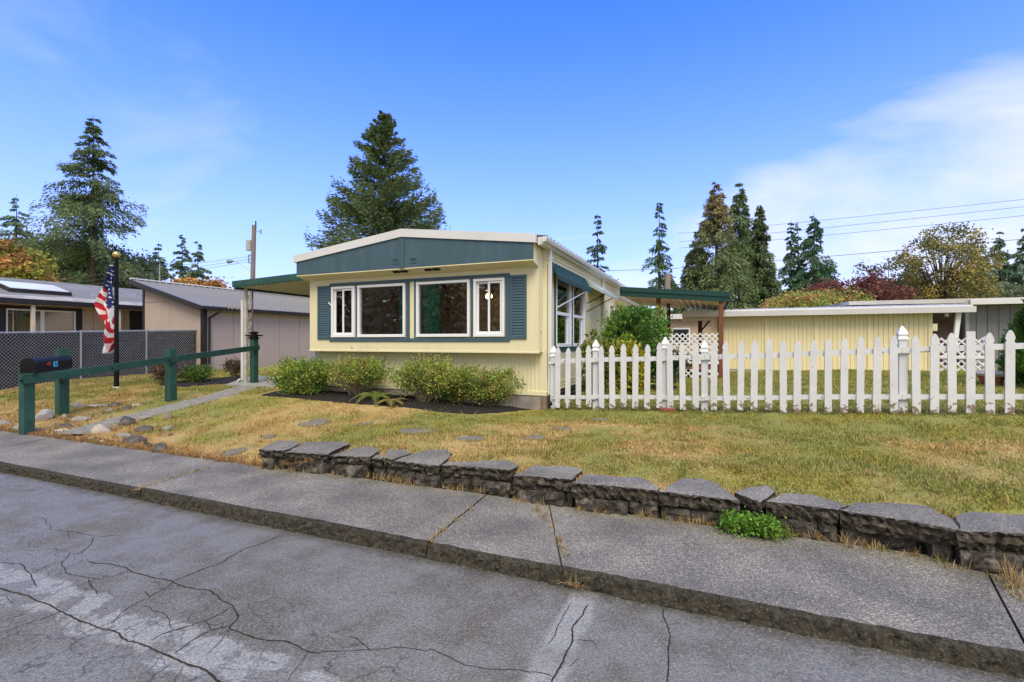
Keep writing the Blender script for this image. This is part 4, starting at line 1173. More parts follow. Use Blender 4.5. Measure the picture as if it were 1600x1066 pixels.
# ------------------------------------------------------------------ LEFT NEIGHBOURS
gar = thing('neighbour_garage', (-21, 13.4, .6), 'taupe garage with a single slope grey metal roof and black trim', 'garage')
GX0, GX1, GY0, GY1 = -23.0, -19.1, 13.2, 30.0
gzl, gzr = 4.28, 3.20
def gt(x): return gzr + (gzl - gzr) * (GX1 - x) / (GX1 - GX0)
q = MB(); q.prism([(GX0 + .02, .2), (GX1 - .02, .2), (GX1 - .02, gt(GX1) - .03), (GX0 + .02, gt(GX0) - .03)], 1, GY0 + .03, GY1); q.build('wall_core', TAN, gar)
# gable panels (grooved sheets) with joints
def gpan(xa, xb, za_, zb_a, zb_b):
    q = MB(); n = max(1, int((xb - xa) / .1)); w_ = (xb - xa) / n
    for k in range(n):
        x0 = xa + w_ * k; x1 = x0 + w_ - .012
        f0 = zb_a + (zb_b - zb_a) * (x0 - xa) / (xb - xa); f1 = zb_a + (zb_b - zb_a) * (x1 - xa) / (xb - xa)
        q.prism([(x0, za_), (x1, za_), (x1, f1), (x0, f0)], 1, GY0, GY0 + .029)
    q.build('siding_panel', TAN, gar)
gpan(GX0 + .12, -21.2, .4, 3.42, 3.42); gpan(-21.18, GX1 - .16, .4, 3.4, gt(GX1 - .16) - .1) if False else gpan(-21.18, GX1 - .16, .4, gt(-21.18) - .1, gt(GX1 - .16) - .1)
gpan(GX0 + .12, -21.2, 3.44, gt(GX0 + .12) - .1, gt(-21.2) - .1)
y = GY0 + .16
while y < GY1 - .1:
    b = min(y + 1.2, GY1); q = MB(); q.box(GX1 - .019, GX1 + .006, y, b - .022, .4, gzr - .12); q.build('siding_panel', TAN, gar); y = b
q = MB(); q.bbox(GX1 - .15, GX1 + .02, GY0 - .02, GY0 + .15, .4, gzr - .02); q.build('corner_board', DARK, gar)
q = MB(); q.bbox(GX0 - .03, GX0 + .11, GY0 - .02, GY0 + .05, .4, gt(GX0) - .02); q.build('corner_board', DARK, gar)
rx0, rx1 = GX0 - .42, GX1 + .28
q = MB(); q.hexa([(rx0, GY0 - .3, gt(rx0)), (rx1, GY0 - .3, gt(rx1)), (rx1, GY1, gt(rx1)), (rx0, GY1, gt(rx0)), (rx0, GY0 - .3, gt(rx0) + .05), (rx1, GY0 - .3, gt(rx1) + .05), (rx1, GY1, gt(rx1) + .05), (rx0, GY1, gt(rx0) + .05)])
rfo = q.build('metal_roof', ROOFM, gar)
q = MB(); q.hexa([(rx0, GY0 - .33, gt(rx0) - .16), (rx1, GY0 - .33, gt(rx1) - .16), (rx1, GY0 - .301, gt(rx1) - .16), (rx0, GY0 - .301, gt(rx0) - .16), (rx0, GY0 - .33, gt(rx0) + .055), (rx1, GY0 - .33, gt(rx1) + .055), (rx1, GY0 - .301, gt(rx1) + .055), (rx0, GY0 - .301, gt(rx0) + .055)]); q.build('barge_board', DARK, gar)
q = MB(); q.bbox(rx1, rx1 + .11, GY0 - .32, GY1, gt(rx1) - .10, gt(rx1) + .04, .02); q.build('gutter', DARK, gar)
q = MB(); q.tube([(rx1 + .05, GY0 + .5, gt(rx1) - .1), (rx1 + .05, GY0 + .42, gt(rx1) - .2), (GX1 + .06, GY0 + .22, gt(rx1) - .42), (GX1 + .06, GY0 + .2, .5)], .05, 6); q.build('downspout', DARK, gar)
rb = None; y = GY0 - .1
while y < GY1:
    if rb is None:
        q = MB(); q.hexa([(rx0, y, gt(rx0) + .05), (rx1, y, gt(rx1) + .05), (rx1, y + .06, gt(rx1) + .05), (rx0, y + .06, gt(rx0) + .05), (rx0, y + .02, gt(rx0) + .085), (rx1, y + .02, gt(rx1) + .085), (rx1, y + .04, gt(rx1) + .085), (rx0, y + .04, gt(rx0) + .085)])
        rb = q.build('roof_rib', ROOFM, rfo, loc=(rx0, y, 4))
    else: inst(rb, rfo, (rx0, y, 4))
    y += .3
q = MB(); q.bbox(rx0 - .03, rx0 + .12, GY0 - .3, GY1, gt(rx0) + .052, gt(rx0) + .11, .02); q.build('ridge_cap', TRIM, rfo)

nh = thing('neighbour_house', (-26, 8, .6), 'low beige house with a grey shingle roof and skylight behind the chain link fence', 'house')
NX = -25.6; NE = -24.9; NY0, NY1 = -2.0, 18.0
q = MB(); q.box(NX - 8, NX, NY0, 9.55, .3, 3.42); q.box(NX - 8, NX, 12.2, NY1, .3, 3.42); q.box(NX - 8, NX, 9.55, 12.2, .3, 1.72); q.box(NX - 8, NX, 9.55, 12.2, 3.16, 3.42); q.box(NX - 8, NX - 1.5, 9.55, 12.2, 1.72, 3.16)
q.build('wall', TAN2, nh)
for k in range(14):
    y = NY0 + k * 1.22; 
    if y > 16: break
    if 9.0 < y < 12.3: continue
    q = MB(); q.box(NX, NX + .006, y, y + .02, .4, 3.3); q.build('panel_groove', mat('groove', (.2, .14, .10), .9), nh)
# window: dark frame, white sashes, panes, blinds
def nwin(ya, yb, za_, zb_):
    q = MB(); t = .22
    q.bbox(NX - .02, NX + .05, ya - t, ya, za_ - t, zb_ + .12, .01); q.bbox(NX - .02, NX + .05, yb, yb + t, za_ - t, zb_ + .12, .01); q.bbox(NX - .02, NX + .05, ya, yb, za_ - t, za_, .01); q.bbox(NX - .02, NX + .05, ya, yb, zb_, zb_ + .12, .01)
    w_ = q.build('window', DARK, nh)
    q = MB(); ym = (ya + yb) / 2
    for a, b in ((ya, ym), (ym, yb)):
        q.bbox(NX - .03, NX + .02, a + .002, a + .06, za_, zb_); q.bbox(NX - .03, NX + .02, b - .06, b - .002, za_, zb_); q.bbox(NX - .03, NX + .02, a + .06, b - .06, za_, za_ + .06); q.bbox(NX - .03, NX + .02, a + .06, b - .06, zb_ - .06, zb_)
    q.build('sash', VINYL, w_)
    q = MB(); q.box(NX - .012, NX - .008, ya + .06, yb - .06, za_ + .06, zb_ - .06); q.build('pane', GLASS, w_)
    q = MB()
    for k in range(18): q.box(NX - .25, NX - .24, ya + (yb - ya) * k / 18 + .02, ya + (yb - ya) * (k + .8) / 18, za_, zb_)
    q.build('blind', mat('window_blind', (.42, .36, .26), .9), w_)
nwin(9.75, 12.0, 1.94, 3.04)
q = MB(); q.box(NX, NX + .03, 14.1, 15.1, .6, 3.2); q.build('door', DARK, nh)
for y in (10.3, 13.3):
    q = MB(); q.bbox(NE - .1, NE + .02, y - .06, y + .06, .5, 3.36, .01); q.build('porch_post', mat('pale_post', (.55, .46, .36), .6), nh)
ne_z = 3.40; nr_z = 4.62; NR = -29.4
q = MB(); q.hexa([(NR, NY0, nr_z - .05), (NE, NY0, ne_z - .05), (NE, NY1, ne_z - .05), (NR, NY1, nr_z - .05), (NR, NY0, nr_z), (NE, NY0, ne_z), (NE, NY1, ne_z), (NR, NY1, nr_z)])
q.hexa([(NR - 4.5, NY0, ne_z - .05), (NR, NY0, nr_z - .05), (NR, NY1, nr_z - .05), (NR - 4.5, NY1, ne_z - .05), (NR - 4.5, NY0, ne_z), (NR, NY0, nr_z), (NR, NY1, nr_z), (NR - 4.5, NY1, ne_z)])
nr = q.build('shingle_roof', SHING, nh)
def nrz(x): return ne_z + (nr_z - ne_z) * (NE - x) / (NE - NR)
# worn pale strip of roofing near the eave
q = MB(); rn = random.Random(3); y = NY0
while y < NY1:
    b = y + rn.uniform(.5, 1.3); xa = NE - .02; xb = NE - rn.uniform(.55, .8)
    q.hexa([(xb, y, nrz(xb) + .002), (xa, y, nrz(xa) + .002), (xa, b - .02, nrz(xa) + .002), (xb, b - .02, nrz(xb) + .002), (xb, y, nrz(xb) + .02), (xa, y, nrz(xa) + .02), (xa, b - .02, nrz(xa) + .02), (xb, b - .02, nrz(xb) + .02)]); y = b
q.build('eave_flashing', mat('worn_flashing', (.40, .37, .32), .6, .15, 2, dirt=(.16, .145, .12), dscale=1.6, damt=.9), nr)
q = MB(); q.bbox(NE, NE + .12, NY0, NY1, ne_z - .20, ne_z + .01, .02); q.build('gutter', DARK, nh)
q = MB(); q.bbox(NX, NE - .11, NY0, NY1, ne_z - .19, ne_z - .06, .004); q.build('porch_beam', mat('pale_post', (.55, .46, .36), .6), nh)
ya, yb, xa, xb = 10.05, 12.1, -26.1, -27.5
q = MB(); h = .16
q.hexa([(xb, ya, nrz(xb)), (xa, ya, nrz(xa)), (xa, yb, nrz(xa)), (xb, yb, nrz(xb)), (xb, ya, nrz(xb) + h), (xa, ya, nrz(xa) + h), (xa, yb, nrz(xa) + h), (xb, yb, nrz(xb) + h)]); sk = q.build('skylight', DARK, nr)
q = MB(); e = .07
q.hexa([(xb + e, ya + e, nrz(xb + e) + h + .002), (xa - e, ya + e, nrz(xa - e) + h + .002), (xa - e, yb - e, nrz(xa - e) + h + .002), (xb + e, yb - e, nrz(xb + e) + h + .002), (xb + e, ya + e, nrz(xb + e) + h + .03), (xa - e, ya + e, nrz(xa - e) + h + .03), (xa - e, yb - e, nrz(xa - e) + h + .03), (xb + e, yb - e, nrz(xb + e) + h + .03)])
q.build('skylight_dome', mat('frosted_dome', (.75, .77, .80), .15, .02), nr)
q = MB(); q.bbox(-27.8, -27.4, 9.7, 10.1, nrz(-27.8) - .05, nrz(-27.8) + .12); q.build('roof_vent', DARK, nr)
ch = thing('wind_chime', (-24.95, 9.05, 2.1), 'pale hanging wind chime under the eave of the beige house', 'wind chime')
q = MB(); q.tube([(-24.95, 9.05, 3.2), (-24.95, 9.05, 2.55)], .008, 5); q.build('cord', DARK, ch)
q = MB(); q.lathe([(.02, 2.56), (.10, 2.52), (.10, 2.50)], (-24.95, 9.05), 8); q.build('top_plate', WOODG, ch)
for k in range(5):
    t = k * 2 * math.pi / 5; q = MB(); q.tube([(-24.95 + .07 * math.cos(t), 9.05 + .09 * math.sin(t), 2.49), (-24.95 + .07 * math.cos(t), 9.05 + .09 * math.sin(t), 2.05 + .04 * k)], .02, 6); q.build('chime_tube', VINYL, ch)

# chain link fence along the boundary
cf = thing('chain_link_fence', (-19.0, 6, .4), 'grey chain link fence with a dark screen behind it, in front of the beige house', 'fence')
P0 = Vector((-18.2, 4.7, 0)); P1 = Vector((-19.5, 13.25, 0)); ln = (P1 - P0).length; d_ = (P1 - P0) / ln
def fz(s): return gzf(P0.x + d_.x * s, P0.y + d_.y * s)
fht = 1.50
def fp(s, h):
    p = P0 + d_ * s; g_ = fz(s); tp_ = 1.90 + .30 * s / ln
    return Vector((p.x, p.y, g_ + h * (tp_ - g_) / fht))
q = MB(); q.tube([fp(s, fht) for s in np.linspace(0, ln, 14)], .024, 8); q.build('top_rail', GALV, cf)
for s in np.linspace(0, ln, 5):
    q = MB(); q.tube([fp(s, -.05), fp(s, fht + .05)], .03 if s < ln - .1 else .045, 8); q.lathe([(.04, 0), (.045, .03), (.02, .06)], k=8) if False else None; q.build('fence_post', GALV, cf)
q = MB(); stp = .095; k = 0
nwire = int((ln + fht) / stp)
for i in range(-int(fht / stp), int(ln / stp) + 1):
    for sg in (1, -1):
        s0 = i * stp if sg > 0 else i * stp + fht
        a0, b0 = 0.0, fht
        def S(h): return (i * stp + h) if sg > 0 else (i * stp + fht - h)
        hs = [h for h in np.linspace(0, fht, 7)]
        pts = []
        for h in hs:
            s = S(h)
            if 0 <= s <= ln: pts.append(fp(s, h + .02))
        if len(pts) >= 2:
            off = Vector((.006 * sg, 0, 0))
            for a, b in zip(pts[:-1], pts[1:]): q.bar(a + off, b + off, .0065, .0065)
# twisted tops
for i in range(int(ln / stp)):
    p = fp(i * stp, fht); q.bar(p, p + Vector((0, .02, .05)), .009, .009)
o = q.build('wire_mesh', GALV, cf); o['kind'] = 'stuff'
q = MB()
for i in range(10):
    s0, s1 = ln * i / 10, ln * (i + 1) / 10
    a, b, c, e = fp(s0, .03), fp(s1, .03), fp(s1, fht - .03), fp(s0, fht - .03); o_ = Vector((-.05, 0, 0)); o2 = Vector((-.058, 0, 0))
    q.hexa([a + o_, b + o_, b + o2, a + o2, e + o_, c + o_, c + o2, e + o2])
def screenmat():
    m = mat('dark_mesh_screen', (.03, .03, .032), .9, .25, 3); t = m.node_tree; o = t.nodes['Material Output']; b = t.nodes['Principled BSDF']
    tr = t.nodes.new('ShaderNodeBsdfTransparent'); ms = t.nodes.new('ShaderNodeMixShader'); ms.inputs[0].default_value = .12
    t.links.new(b.outputs[0], ms.inputs[1]); t.links.new(tr.outputs[0], ms.inputs[2]); t.links.new(ms.outputs[0], o.inputs[0]); return m
q.build('privacy_screen', screenmat(), cf)

# ------------------------------------------------------------------ GREEN RAIL FENCE, MAILBOX, FLAG
rfn = thing('rail_fence', (-11, 8, .3), 'dark green single rail fence with three square posts beside the path', 'fence')
q1 = atZ(42, 677, .11); q2 = onG(267, 627); q3 = onG(397, 601)
posts = [(q1, .165, 1.17), (q2, .18, 1.21), (q3, .165, 1.38)]
for i, (p, wd, h) in enumerate(posts):
    q = MB(); q.bbox(p.x - wd / 2, p.x + wd / 2, p.y - wd / 2, p.y + wd / 2, p.z - .1, p.z + h, .012)
    po = q.build('post', GREEN, rfn)
    if i == 2:
        q = MB(); q.bbox(p.x - .16, p.x + .16, p.y - .16, p.y + .16, p.z + h + .001, p.z + h + .04, .01); q.box(p.x - .11, p.x + .11, p.y - .11, p.y + .11, p.z + h - .07, p.z + h - .04); q.lathe([(.10, p.z + h + .041), (.08, p.z + h + .09), (.13, p.z + h + .10), (.13, p.z + h + .12), (.02, p.z + h + .14)], (p.x, p.y), 10); q.build('post_cap', BLACK, po)
fo = Vector((.12, -.10, 0))
def railpt(u, v, p): 
    t = (p.x + fo.x) * FW[0] + (p.y + fo.y) * FW[1]
    return Vector((p.x + fo.x, p.y + fo.y, CAM_Z + (533 - v) / FPX * t))
ra = railpt(42, 594, q1); rb_ = railpt(267, 562, q2); rc = railpt(397, 544, q3)
e0 = ra + (ra - rb_).normalized() * .03; e1 = rc + (rc - rb_).normalized() * .2
for a, b in ((e0, rb_), (rb_, e1)):
    q = MB(); q.bar(a, b, .05, .14); q.build('rail', GREEN, rfn)
for p in (ra, rb_, rc, ra.lerp(rb_, .55)):
    q = MB(); q.bar(p + Vector((.02, -.022, -.01)), p + Vector((.03, -.045, -.01)), .03, .03); q.build('bolt', BLACK, rfn)

mbx = thing('mailbox', (-11.5, 6.0, .2), 'black rural mailbox numbered 65 on a green wooden post', 'mailbox')
mp = onG(97, 649)
q = MB(); h = 1.50; wd = .17
q.prism([(mp.x - wd / 2, mp.z - .1), (mp.x + wd / 2, mp.z - .1), (mp.x + wd / 2, mp.z + h - .07), (mp.x - wd / 2, mp.z + h - .14)], 1, mp.y - wd / 2, mp.y + wd / 2); q.build('post', GREEN, mbx)
# box axis: along -Y (opening to the street), number on its right flank as seen in the photograph
ax = (Vector((mp.x, mp.y, 0)) - Vector((q1.x - .02, q1.y - .02, 0))).normalized(); sd2 = Vector((-ax.y, ax.x, 0))     # box length runs along ax
t_m = mp.x * FW[0] + mp.y * FW[1]
def px2(u, v, t=None): return atT(u, v, t_m - .12 if t is None else t)
bl = (Vector((mp.x, mp.y, 0)) - Vector((q1.x, q1.y, 0))).length + .10; zc_ = 1.315
org = Vector((q1.x, q1.y, 0)) - ax * .12 - sd2 * .05
bw, bh = .19, .24
def arch(s, grow=0.0):
    pts = []
    c = org + ax * s
    hw = bw / 2 + grow; bot = zc_ - .13 - grow; top = zc_ + .03
    prof = [(-hw, bot), (hw, bot), (hw, top)] + [(hw * math.cos(t), top + hw * math.sin(t)) for t in np.linspace(0, math.pi, 9)[1:-1]] + [(-hw, top)]
    return [c + sd2 * a + Vector((0, 0, b)) for a, b in prof]
def arch_solid(s0, s1, grow=0.0):
    q = MB(); A, B = arch(s0, grow), arch(s1, grow); n = len(A)
    q.v = [tuple(p) for p in A + B]
    for i in range(n): q.f.append((i, (i + 1) % n, n + (i + 1) % n, n + i)); q.m.append(0)
    q.f.append(tuple(reversed(range(n)))); q.m.append(0); q.f.append(tuple(range(n, 2 * n))); q.m.append(0); return q
arch_solid(.03, bl).build('box_body', BLACK, mbx)
arch_solid(0, .029, .008).build('box_door', BLACK, mbx)
q = MB(); q.bar(org + ax * .0 + Vector((0, 0, zc_ - .145)), org + ax * bl + Vector((0, 0, zc_ - .145)), .14, .03); q.build('support_board', GREEN, mbx)
q = MB(); q.bar(org + ax * (bl - .38) + Vector((0, 0, zc_ - .17)), Vector((mp.x, mp.y, zc_ - .5)), .07, .07); q.build('brace', GREEN, mbx)
q = MB(); fl = org + ax * (bl * .30) - sd2 * (bw / 2 + .012) + Vector((0, 0, zc_ + .005))
q.bar(fl + ax * .10, fl - ax * .08, .012, .035); q.bar(fl + ax * .10 + Vector((0, 0, .0)), fl + ax * .02, .013, .075); q.build('signal_flag', mat('red_flag_paint', (.45, .03, .03), .5), mbx)
def text(body, size, loc, xdir, material, parent, name, depth=.003, updir=Vector((0, 0, 1))):
    cu = bpy.data.curves.new(name, 'FONT'); cu.body = body; cu.size = size; cu.extrude = depth; cu.align_x = 'CENTER'; cu.align_y = 'CENTER'; cu.offset = .004
    tmp = bpy.data.objects.new(name, cu); COL.objects.link(tmp)
    dg = bpy.context.evaluated_depsgraph_get(); me = bpy.data.meshes.new_from_object(tmp.evaluated_get(dg))
    bpy.data.objects.remove(tmp); me.materials.clear(); me.materials.append(material)
    o = bpy.data.objects.new(name, me); COL.objects.link(o)
    z = xdir.cross(updir)
    o.matrix_world = Matrix(((xdir.x, updir.x, z.x, 0), (xdir.y, updir.y, z.y, 0), (xdir.z, updir.z, z.z, 0), (0, 0, 0, 1)))
    o.location = loc - (root_of(parent)); o.parent = parent
    return o
text('65', .15, org + ax * (bl * .5) - sd2 * (bw / 2 + .003) + Vector((0, 0, zc_ - .02)), ax, mat('cyan_number', (.10, .62, .75), .5, .02), mbx, 'house_number').scale = (1.75, 1, 1)

fpole = thing('flagpole', (-15, 8.6, .5), 'black metal flagpole with a gold ball standing in the grass', 'flagpole')
pf = onG(182, 607); tf = pf.x * FW[0] + pf.y * FW[1]; ptop = CAM_Z + (533 - 403) / FPX * tf
q = MB(); q.tube([pf + Vector((0, 0, .04)), Vector((pf.x, pf.y, pf.z + 1.6)), Vector((pf.x, pf.y, ptop))], [.062, .055, .045], 10); q.build('pole', BLACK, fpole)
q = MB(); q.lathe([(.09, pf.z - .03), (.09, pf.z + .045)], (pf.x, pf.y), 10); q.build('base_collar', VINYL, fpole)
q = MB(); q.lathe([(.02, ptop), (.07, ptop + .03), (.09, ptop + .09), (.07, ptop + .15), (.01, ptop + .18)], (pf.x, pf.y), 12); q.build('ball', mat('gold_ball', (.75, .52, .14), .25, .05, metallic=.7), fpole, smooth=True)
# flag: limp cloth, hoist on the pole, fly hanging down in folds
fsc = tf / FPX
FT = mat('flag_red', (.50, .022, .035), .8, .1); FWt = mat('flag_white', (.78, .74, .72), .8, .05); FB_ = mat('flag_blue', (.022, .035, .14), .8, .1)
NU, NV = 48, 150
q = MB()
LE = [(418, 178), (430, 174), (445, 166), (460, 160), (475, 155), (490, 161), (500, 164), (512, 168), (525, 163), (540, 166), (552, 170)]
RE = [(418, 180), (440, 182), (470, 182), (500, 182), (515, 181.5), (530, 181), (540, 177), (552, 173)]
def interp(T, v):
    if v <= T[0][0]: return T[0][1]
    for (a, b), (c, d) in zip(T[:-1], T[1:]):
        if v <= c: return b + (d - b) * (v - a) / (c - a)
    return T[-1][1]
def fpt(i, j):
    v = 416 + (552 - 416) * j / NV; a, b = interp(LE, v), interp(RE, v); s = i / NU
    u = a + (b - a) * s
    wv = (v - 416) / 136
    dep = .10 * math.sin(s * 7.5 + wv * 5) * (.3 + wv) + .05 * math.sin(s * 16 - wv * 9) + .02
    p = Vector((pf.x, pf.y, 0)) + Vector((RT[0], RT[1], 0)) * ((u - 182) * fsc) - Vector((FW[0], FW[1], 0)) * (dep + .05)
    p.z = CAM_Z + (533 - v) * fsc + .02 * math.sin(s * 5 + wv * 11)
    return p, u, v
PV = [[fpt(i, j) for i in range(NU + 1)] for j in range(NV + 1)]
for j in range(NV):
    for i in range(NU):
        p, u, v = PV[j][i]
        x, y = u - 154, v - 416
        cant = v < 480 and (u - 155) > (v - 405) * .0 + 4 + max(0, (v - 428)) * .30 + (2 if v < 430 else 0) and not (v > 462 and u < 170)
        cant = v < 481 and u > 166.0 + max(0, v - 440) * .22
        if cant:
            m_ = 2
            gx_, gy_ = (u * .9 + v * .18) / 4.2, (v - u * .25) / 6.2
            if abs(gx_ - round(gx_) + (.5 if round(gy_) % 2 else 0) % 1) < .22 and abs(gy_ - round(gy_)) < .17: m_ = 1
        elif v < 492 and u < 178:
            c = (v - (u - 154) * 1.05 - 432) / 9.0; m_ = 0 if int(math.floor(c)) % 2 == 0 else 1
            if v < 436: m_ = 2
        else:
            c = (u - 154 - (v - 492) * .16) / 4.6 + .7 * math.sin(v / 11.0) + .25 * math.sin(v / 4.3 + u); m_ = 0 if int(math.floor(c)) % 2 == 0 else 1
        q.face([PV[j][i][0], PV[j][i + 1][0], PV[j + 1][i + 1][0], PV[j + 1][i][0]], m_)
fl_ = q.build('flag', [FT, FWt, FB_], loc=(pf.x, pf.y, 2.0), smooth=True)
tag(fl_, 'red white and blue stars and stripes flag hanging limp from the black pole', 'flag')
so_ = fl_.modifiers.new('thick', 'SOLIDIFY'); so_.thickness = .004

# ------------------------------------------------------------------ UTILITY POLES AND WIRES
def upole(u, vtop, t, r0, r1, zb):
    top = atT(u, vtop, t); return Vector((top.x, top.y, zb)), top
up = thing('utility_pole', atT(395, 533, 34), 'tall wooden utility pole with a transformer and a street lamp, behind the carport', 'utility pole')
b, tp = upole(397, 352, 34, .16, .12, 0); s34 = 34 / FPX
rt = Vector((RT[0], RT[1], 0)); fwv = Vector((FW[0], FW[1], 0))
q = MB(); q.tube([b + rt * -.25, tp], [.19, .14], 10); q.build('pole', WOODG, up)
q = MB(); c = tp + Vector((0, 0, -.6 - 33 * s34 * .9 + .8)) - rt * .36; c.z = CAM_Z + (533 - 392) * s34
q.lathe([(.05, c.z), (.19, c.z + .02), (.19, c.z + .72), (.12, c.z + .78), (.02, c.z + .8)], (c.x, c.y), 12); q.build('transformer', mat('grey_transformer', (.36, .37, .38), .5), up)
q = MB(); q.tube([Vector((tp.x, tp.y, tp.z - .3)) + rt * .12, Vector((tp.x, tp.y, tp.z + .3)) + rt * .12], .045, 6); q.build('pole_pin', DARK, up)
q = MB(); z = CAM_Z + (533 - 362) * s34; q.tube([Vector((tp.x, tp.y, z)) + rt * .1, Vector((tp.x, tp.y, z)) + rt * .45], .03, 5); q.tube([Vector((tp.x, tp.y, z - .15)) + rt * .48, Vector((tp.x, tp.y, z + .15)) + rt * .48], .06, 6); q.build('insulator', GALV, up)
q = MB()
for k in range(3):
    z = CAM_Z + (533 - 399 - k * 6) * s34; q.tube([Vector((tp.x, tp.y, z)) - rt * .12, Vector((tp.x, tp.y, z)) - rt * .38], .035, 5)
z = CAM_Z + (533 - 398) * s34; q.tube([Vector((tp.x, tp.y, z)) - rt * .38, Vector((tp.x, tp.y, z - .6)) - rt * .38], .04, 5); q.build('wire_rack', mat('blue_grey_steel', (.18, .22, .30), .5), up)
q = MB(); za_, zb_ = CAM_Z + (533 - 424) * s34, CAM_Z + (533 - 408.5) * s34
q.tube([Vector((tp.x, tp.y, za_)) - rt * .12, Vector((tp.x, tp.y, zb_ - .12)) - rt * 1.05, Vector((tp.x, tp.y, zb_)) - rt * 1.4, Vector((tp.x, tp.y, zb_)) - rt * 1.55], .035, 6); la = q.build('lamp_arm', GALV, up)
q = MB(); c = Vector((tp.x, tp.y, zb_)) - rt * 1.75
for k, (dx, r_) in enumerate(()): pass
q.tube([c + rt * .28 + Vector((0, 0, .02)), c + rt * .1, c - rt * .1 - Vector((0, 0, .03)), c - rt * .2 - Vector((0, 0, .05))], [.05, .13, .15, .05], 8); q.build('lamp_head', mat('lamp_grey', (.22, .23, .24), .5), up)
up2 = thing('utility_pole', atT(1042, 533, 30), 'weathered wooden utility pole rising behind the green edged patio roof', 'utility pole')
b2, tp2 = upole(1044, 428, 30, .2, .16, 0); b2 -= rt * .3
q = MB(); q.tube([b2, tp2], [.21, .17], 10); q.build('pole', WOODG, up2)
q = MB(); q.tube([tp2 - rt * .4 - Vector((0, 0, .3)), tp2 + rt * .5 - Vector((0, 0, .2))], .035, 5); q.build('cross_bar', WOODG, up2)
WIRE = mat('power_wire', (.10, .10, .11), .6)
def wire(pts, r_, label, grp):
    P = [atT(u, v, t) for u, v, t in pts]; W = []
    for a, b in zip(P[:-1], P[1:]):
        for i in range(12):
            f = i / 12; p = a.lerp(b, f); p.z -= 4 * f * (1 - f) * (b - a).length * .004; W.append(p)
    W.append(P[-1]); q = MB(); q.tube(W, r_, 5); o = q.build('power_line', WIRE, loc=P[0]); return tag(o, label, 'power line', grp)
wire([(1060, 365, 60), (1750, 295, 42)], .020, 'highest of the three power lines crossing the sky on the right', 'power lines')
wire([(1060, 378, 60), (1750, 306, 42)], .020, 'middle of the three power lines crossing the sky on the right', 'power lines')
wire([(1060, 388, 60), (1750, 321, 42)], .020, 'lowest of the three parallel power lines crossing the sky on the right', 'power lines')
wire([(880, 425, 55), (1060, 419, 52), (1750, 359, 40)], .026, 'thick single cable sagging low behind the conifers on the right', 'power lines')
for k, dv in enumerate((0, 8, 15)):
    wire([(-20, 446 + dv * .8, 40), (178, 426 + dv, 36), (397, 400 + dv * .5, 34)], .012, ('upper', 'middle', 'lower')[k] + ' thin wire between the flag and the beige house roof', 'wires over the beige house')
q = MB(); a = atT(249.5, 450, 40); bq = atT(249.5, 413, 40); q.tube([Vector((a.x, a.y, 0)), bq], [.06, .04], 6); tag(q.build('antenna_mast', GALV, loc=(a.x, a.y, 0)), 'thin grey mast sticking up behind the garage roof', 'mast')

# ------------------------------------------------------------------ PICKET FENCE
pk = thing('picket_fence', (0.5, 9.0, .5), 'white picket fence with chipped paint across the side yard', 'fence')
FYP = 8.97
def fgz(x): return gzf(x, FYP)
PT = [(871, 0), (887, 0), (904, 0), (920, 0), (940, 0), (957, 0), (974.6, 0), (992.5, 0), (1011, 0), (1030, 0), (1047.6, 0), (1067, 0), (1087, 0), (1115, 0), (1136, 0), (1157, 0), (1178, 0), (1201, 0), (1224, 0), (1245.5, 0), (1270, 0), (1294, 0), (1318.7, 0), (1344, 0), (1370, 0), (1397, 0), (1432, 0), (1460, 0), (1488, 0), (1516.6, 1), (1547, 0), (1577.5, 0), (1610, 0), (1645, 0)]
w2 = .051
def picket_mesh(flat, hgt):
    q = MB()
    if flat: poly = [(-w2, 0), (w2, 0), (w2, hgt), (-w2, hgt)]
    else:
        s = hgt
        poly = [(-w2, 0), (w2, 0), (w2, s - .175), (w2 * .80, s - .16), (w2 * .78, s - .145), (w2 * 1.0, s - .125), (w2 * .98, s - .095), (w2 * .72, s - .05), (w2 * .28, s - .008), (0, s), (-w2 * .28, s - .008), (-w2 * .72, s - .05), (-w2 * .98, s - .095), (-w2 * 1.0, s - .125), (-w2 * .78, s - .145), (-w2 * .80, s - .16), (-w2, s - .175)]
    q.prism(poly, 1, -.011, .011); return q
rn = random.Random(9)
p0 = picket_mesh(False, 1.18).build('picket', FENCEP, pk, loc=(0, 0, 0)); pflat = None; first = True
for u, fl in PT:
    x = atY(u, 533, FYP).x; z0 = fgz(x) + .055 + rn.uniform(-.012, .012)
    if x > 1.0: z0 -= .035
    rot = (rn.uniform(-.010, .010), rn.gauss(0, .008), rn.uniform(-.04, .04))
    zs = 1 + rn.uniform(-.008, .012)
    if fl:
        o = picket_mesh(True, 1.19).build('picket', FENCEP, pk, loc=(0, 0, 0)); o.location = Vector((x, FYP, z0)) - pk.location; o['label'] = 'square topped picket'; continue
    if first: o = p0; o.location = Vector((x, FYP, z0)) - pk.location; first = False
    else: o = inst(p0, pk, (x, FYP, z0), rot)
    o.rotation_euler = rot; o.scale = (rn.uniform(.95, 1.04), 1, zs)
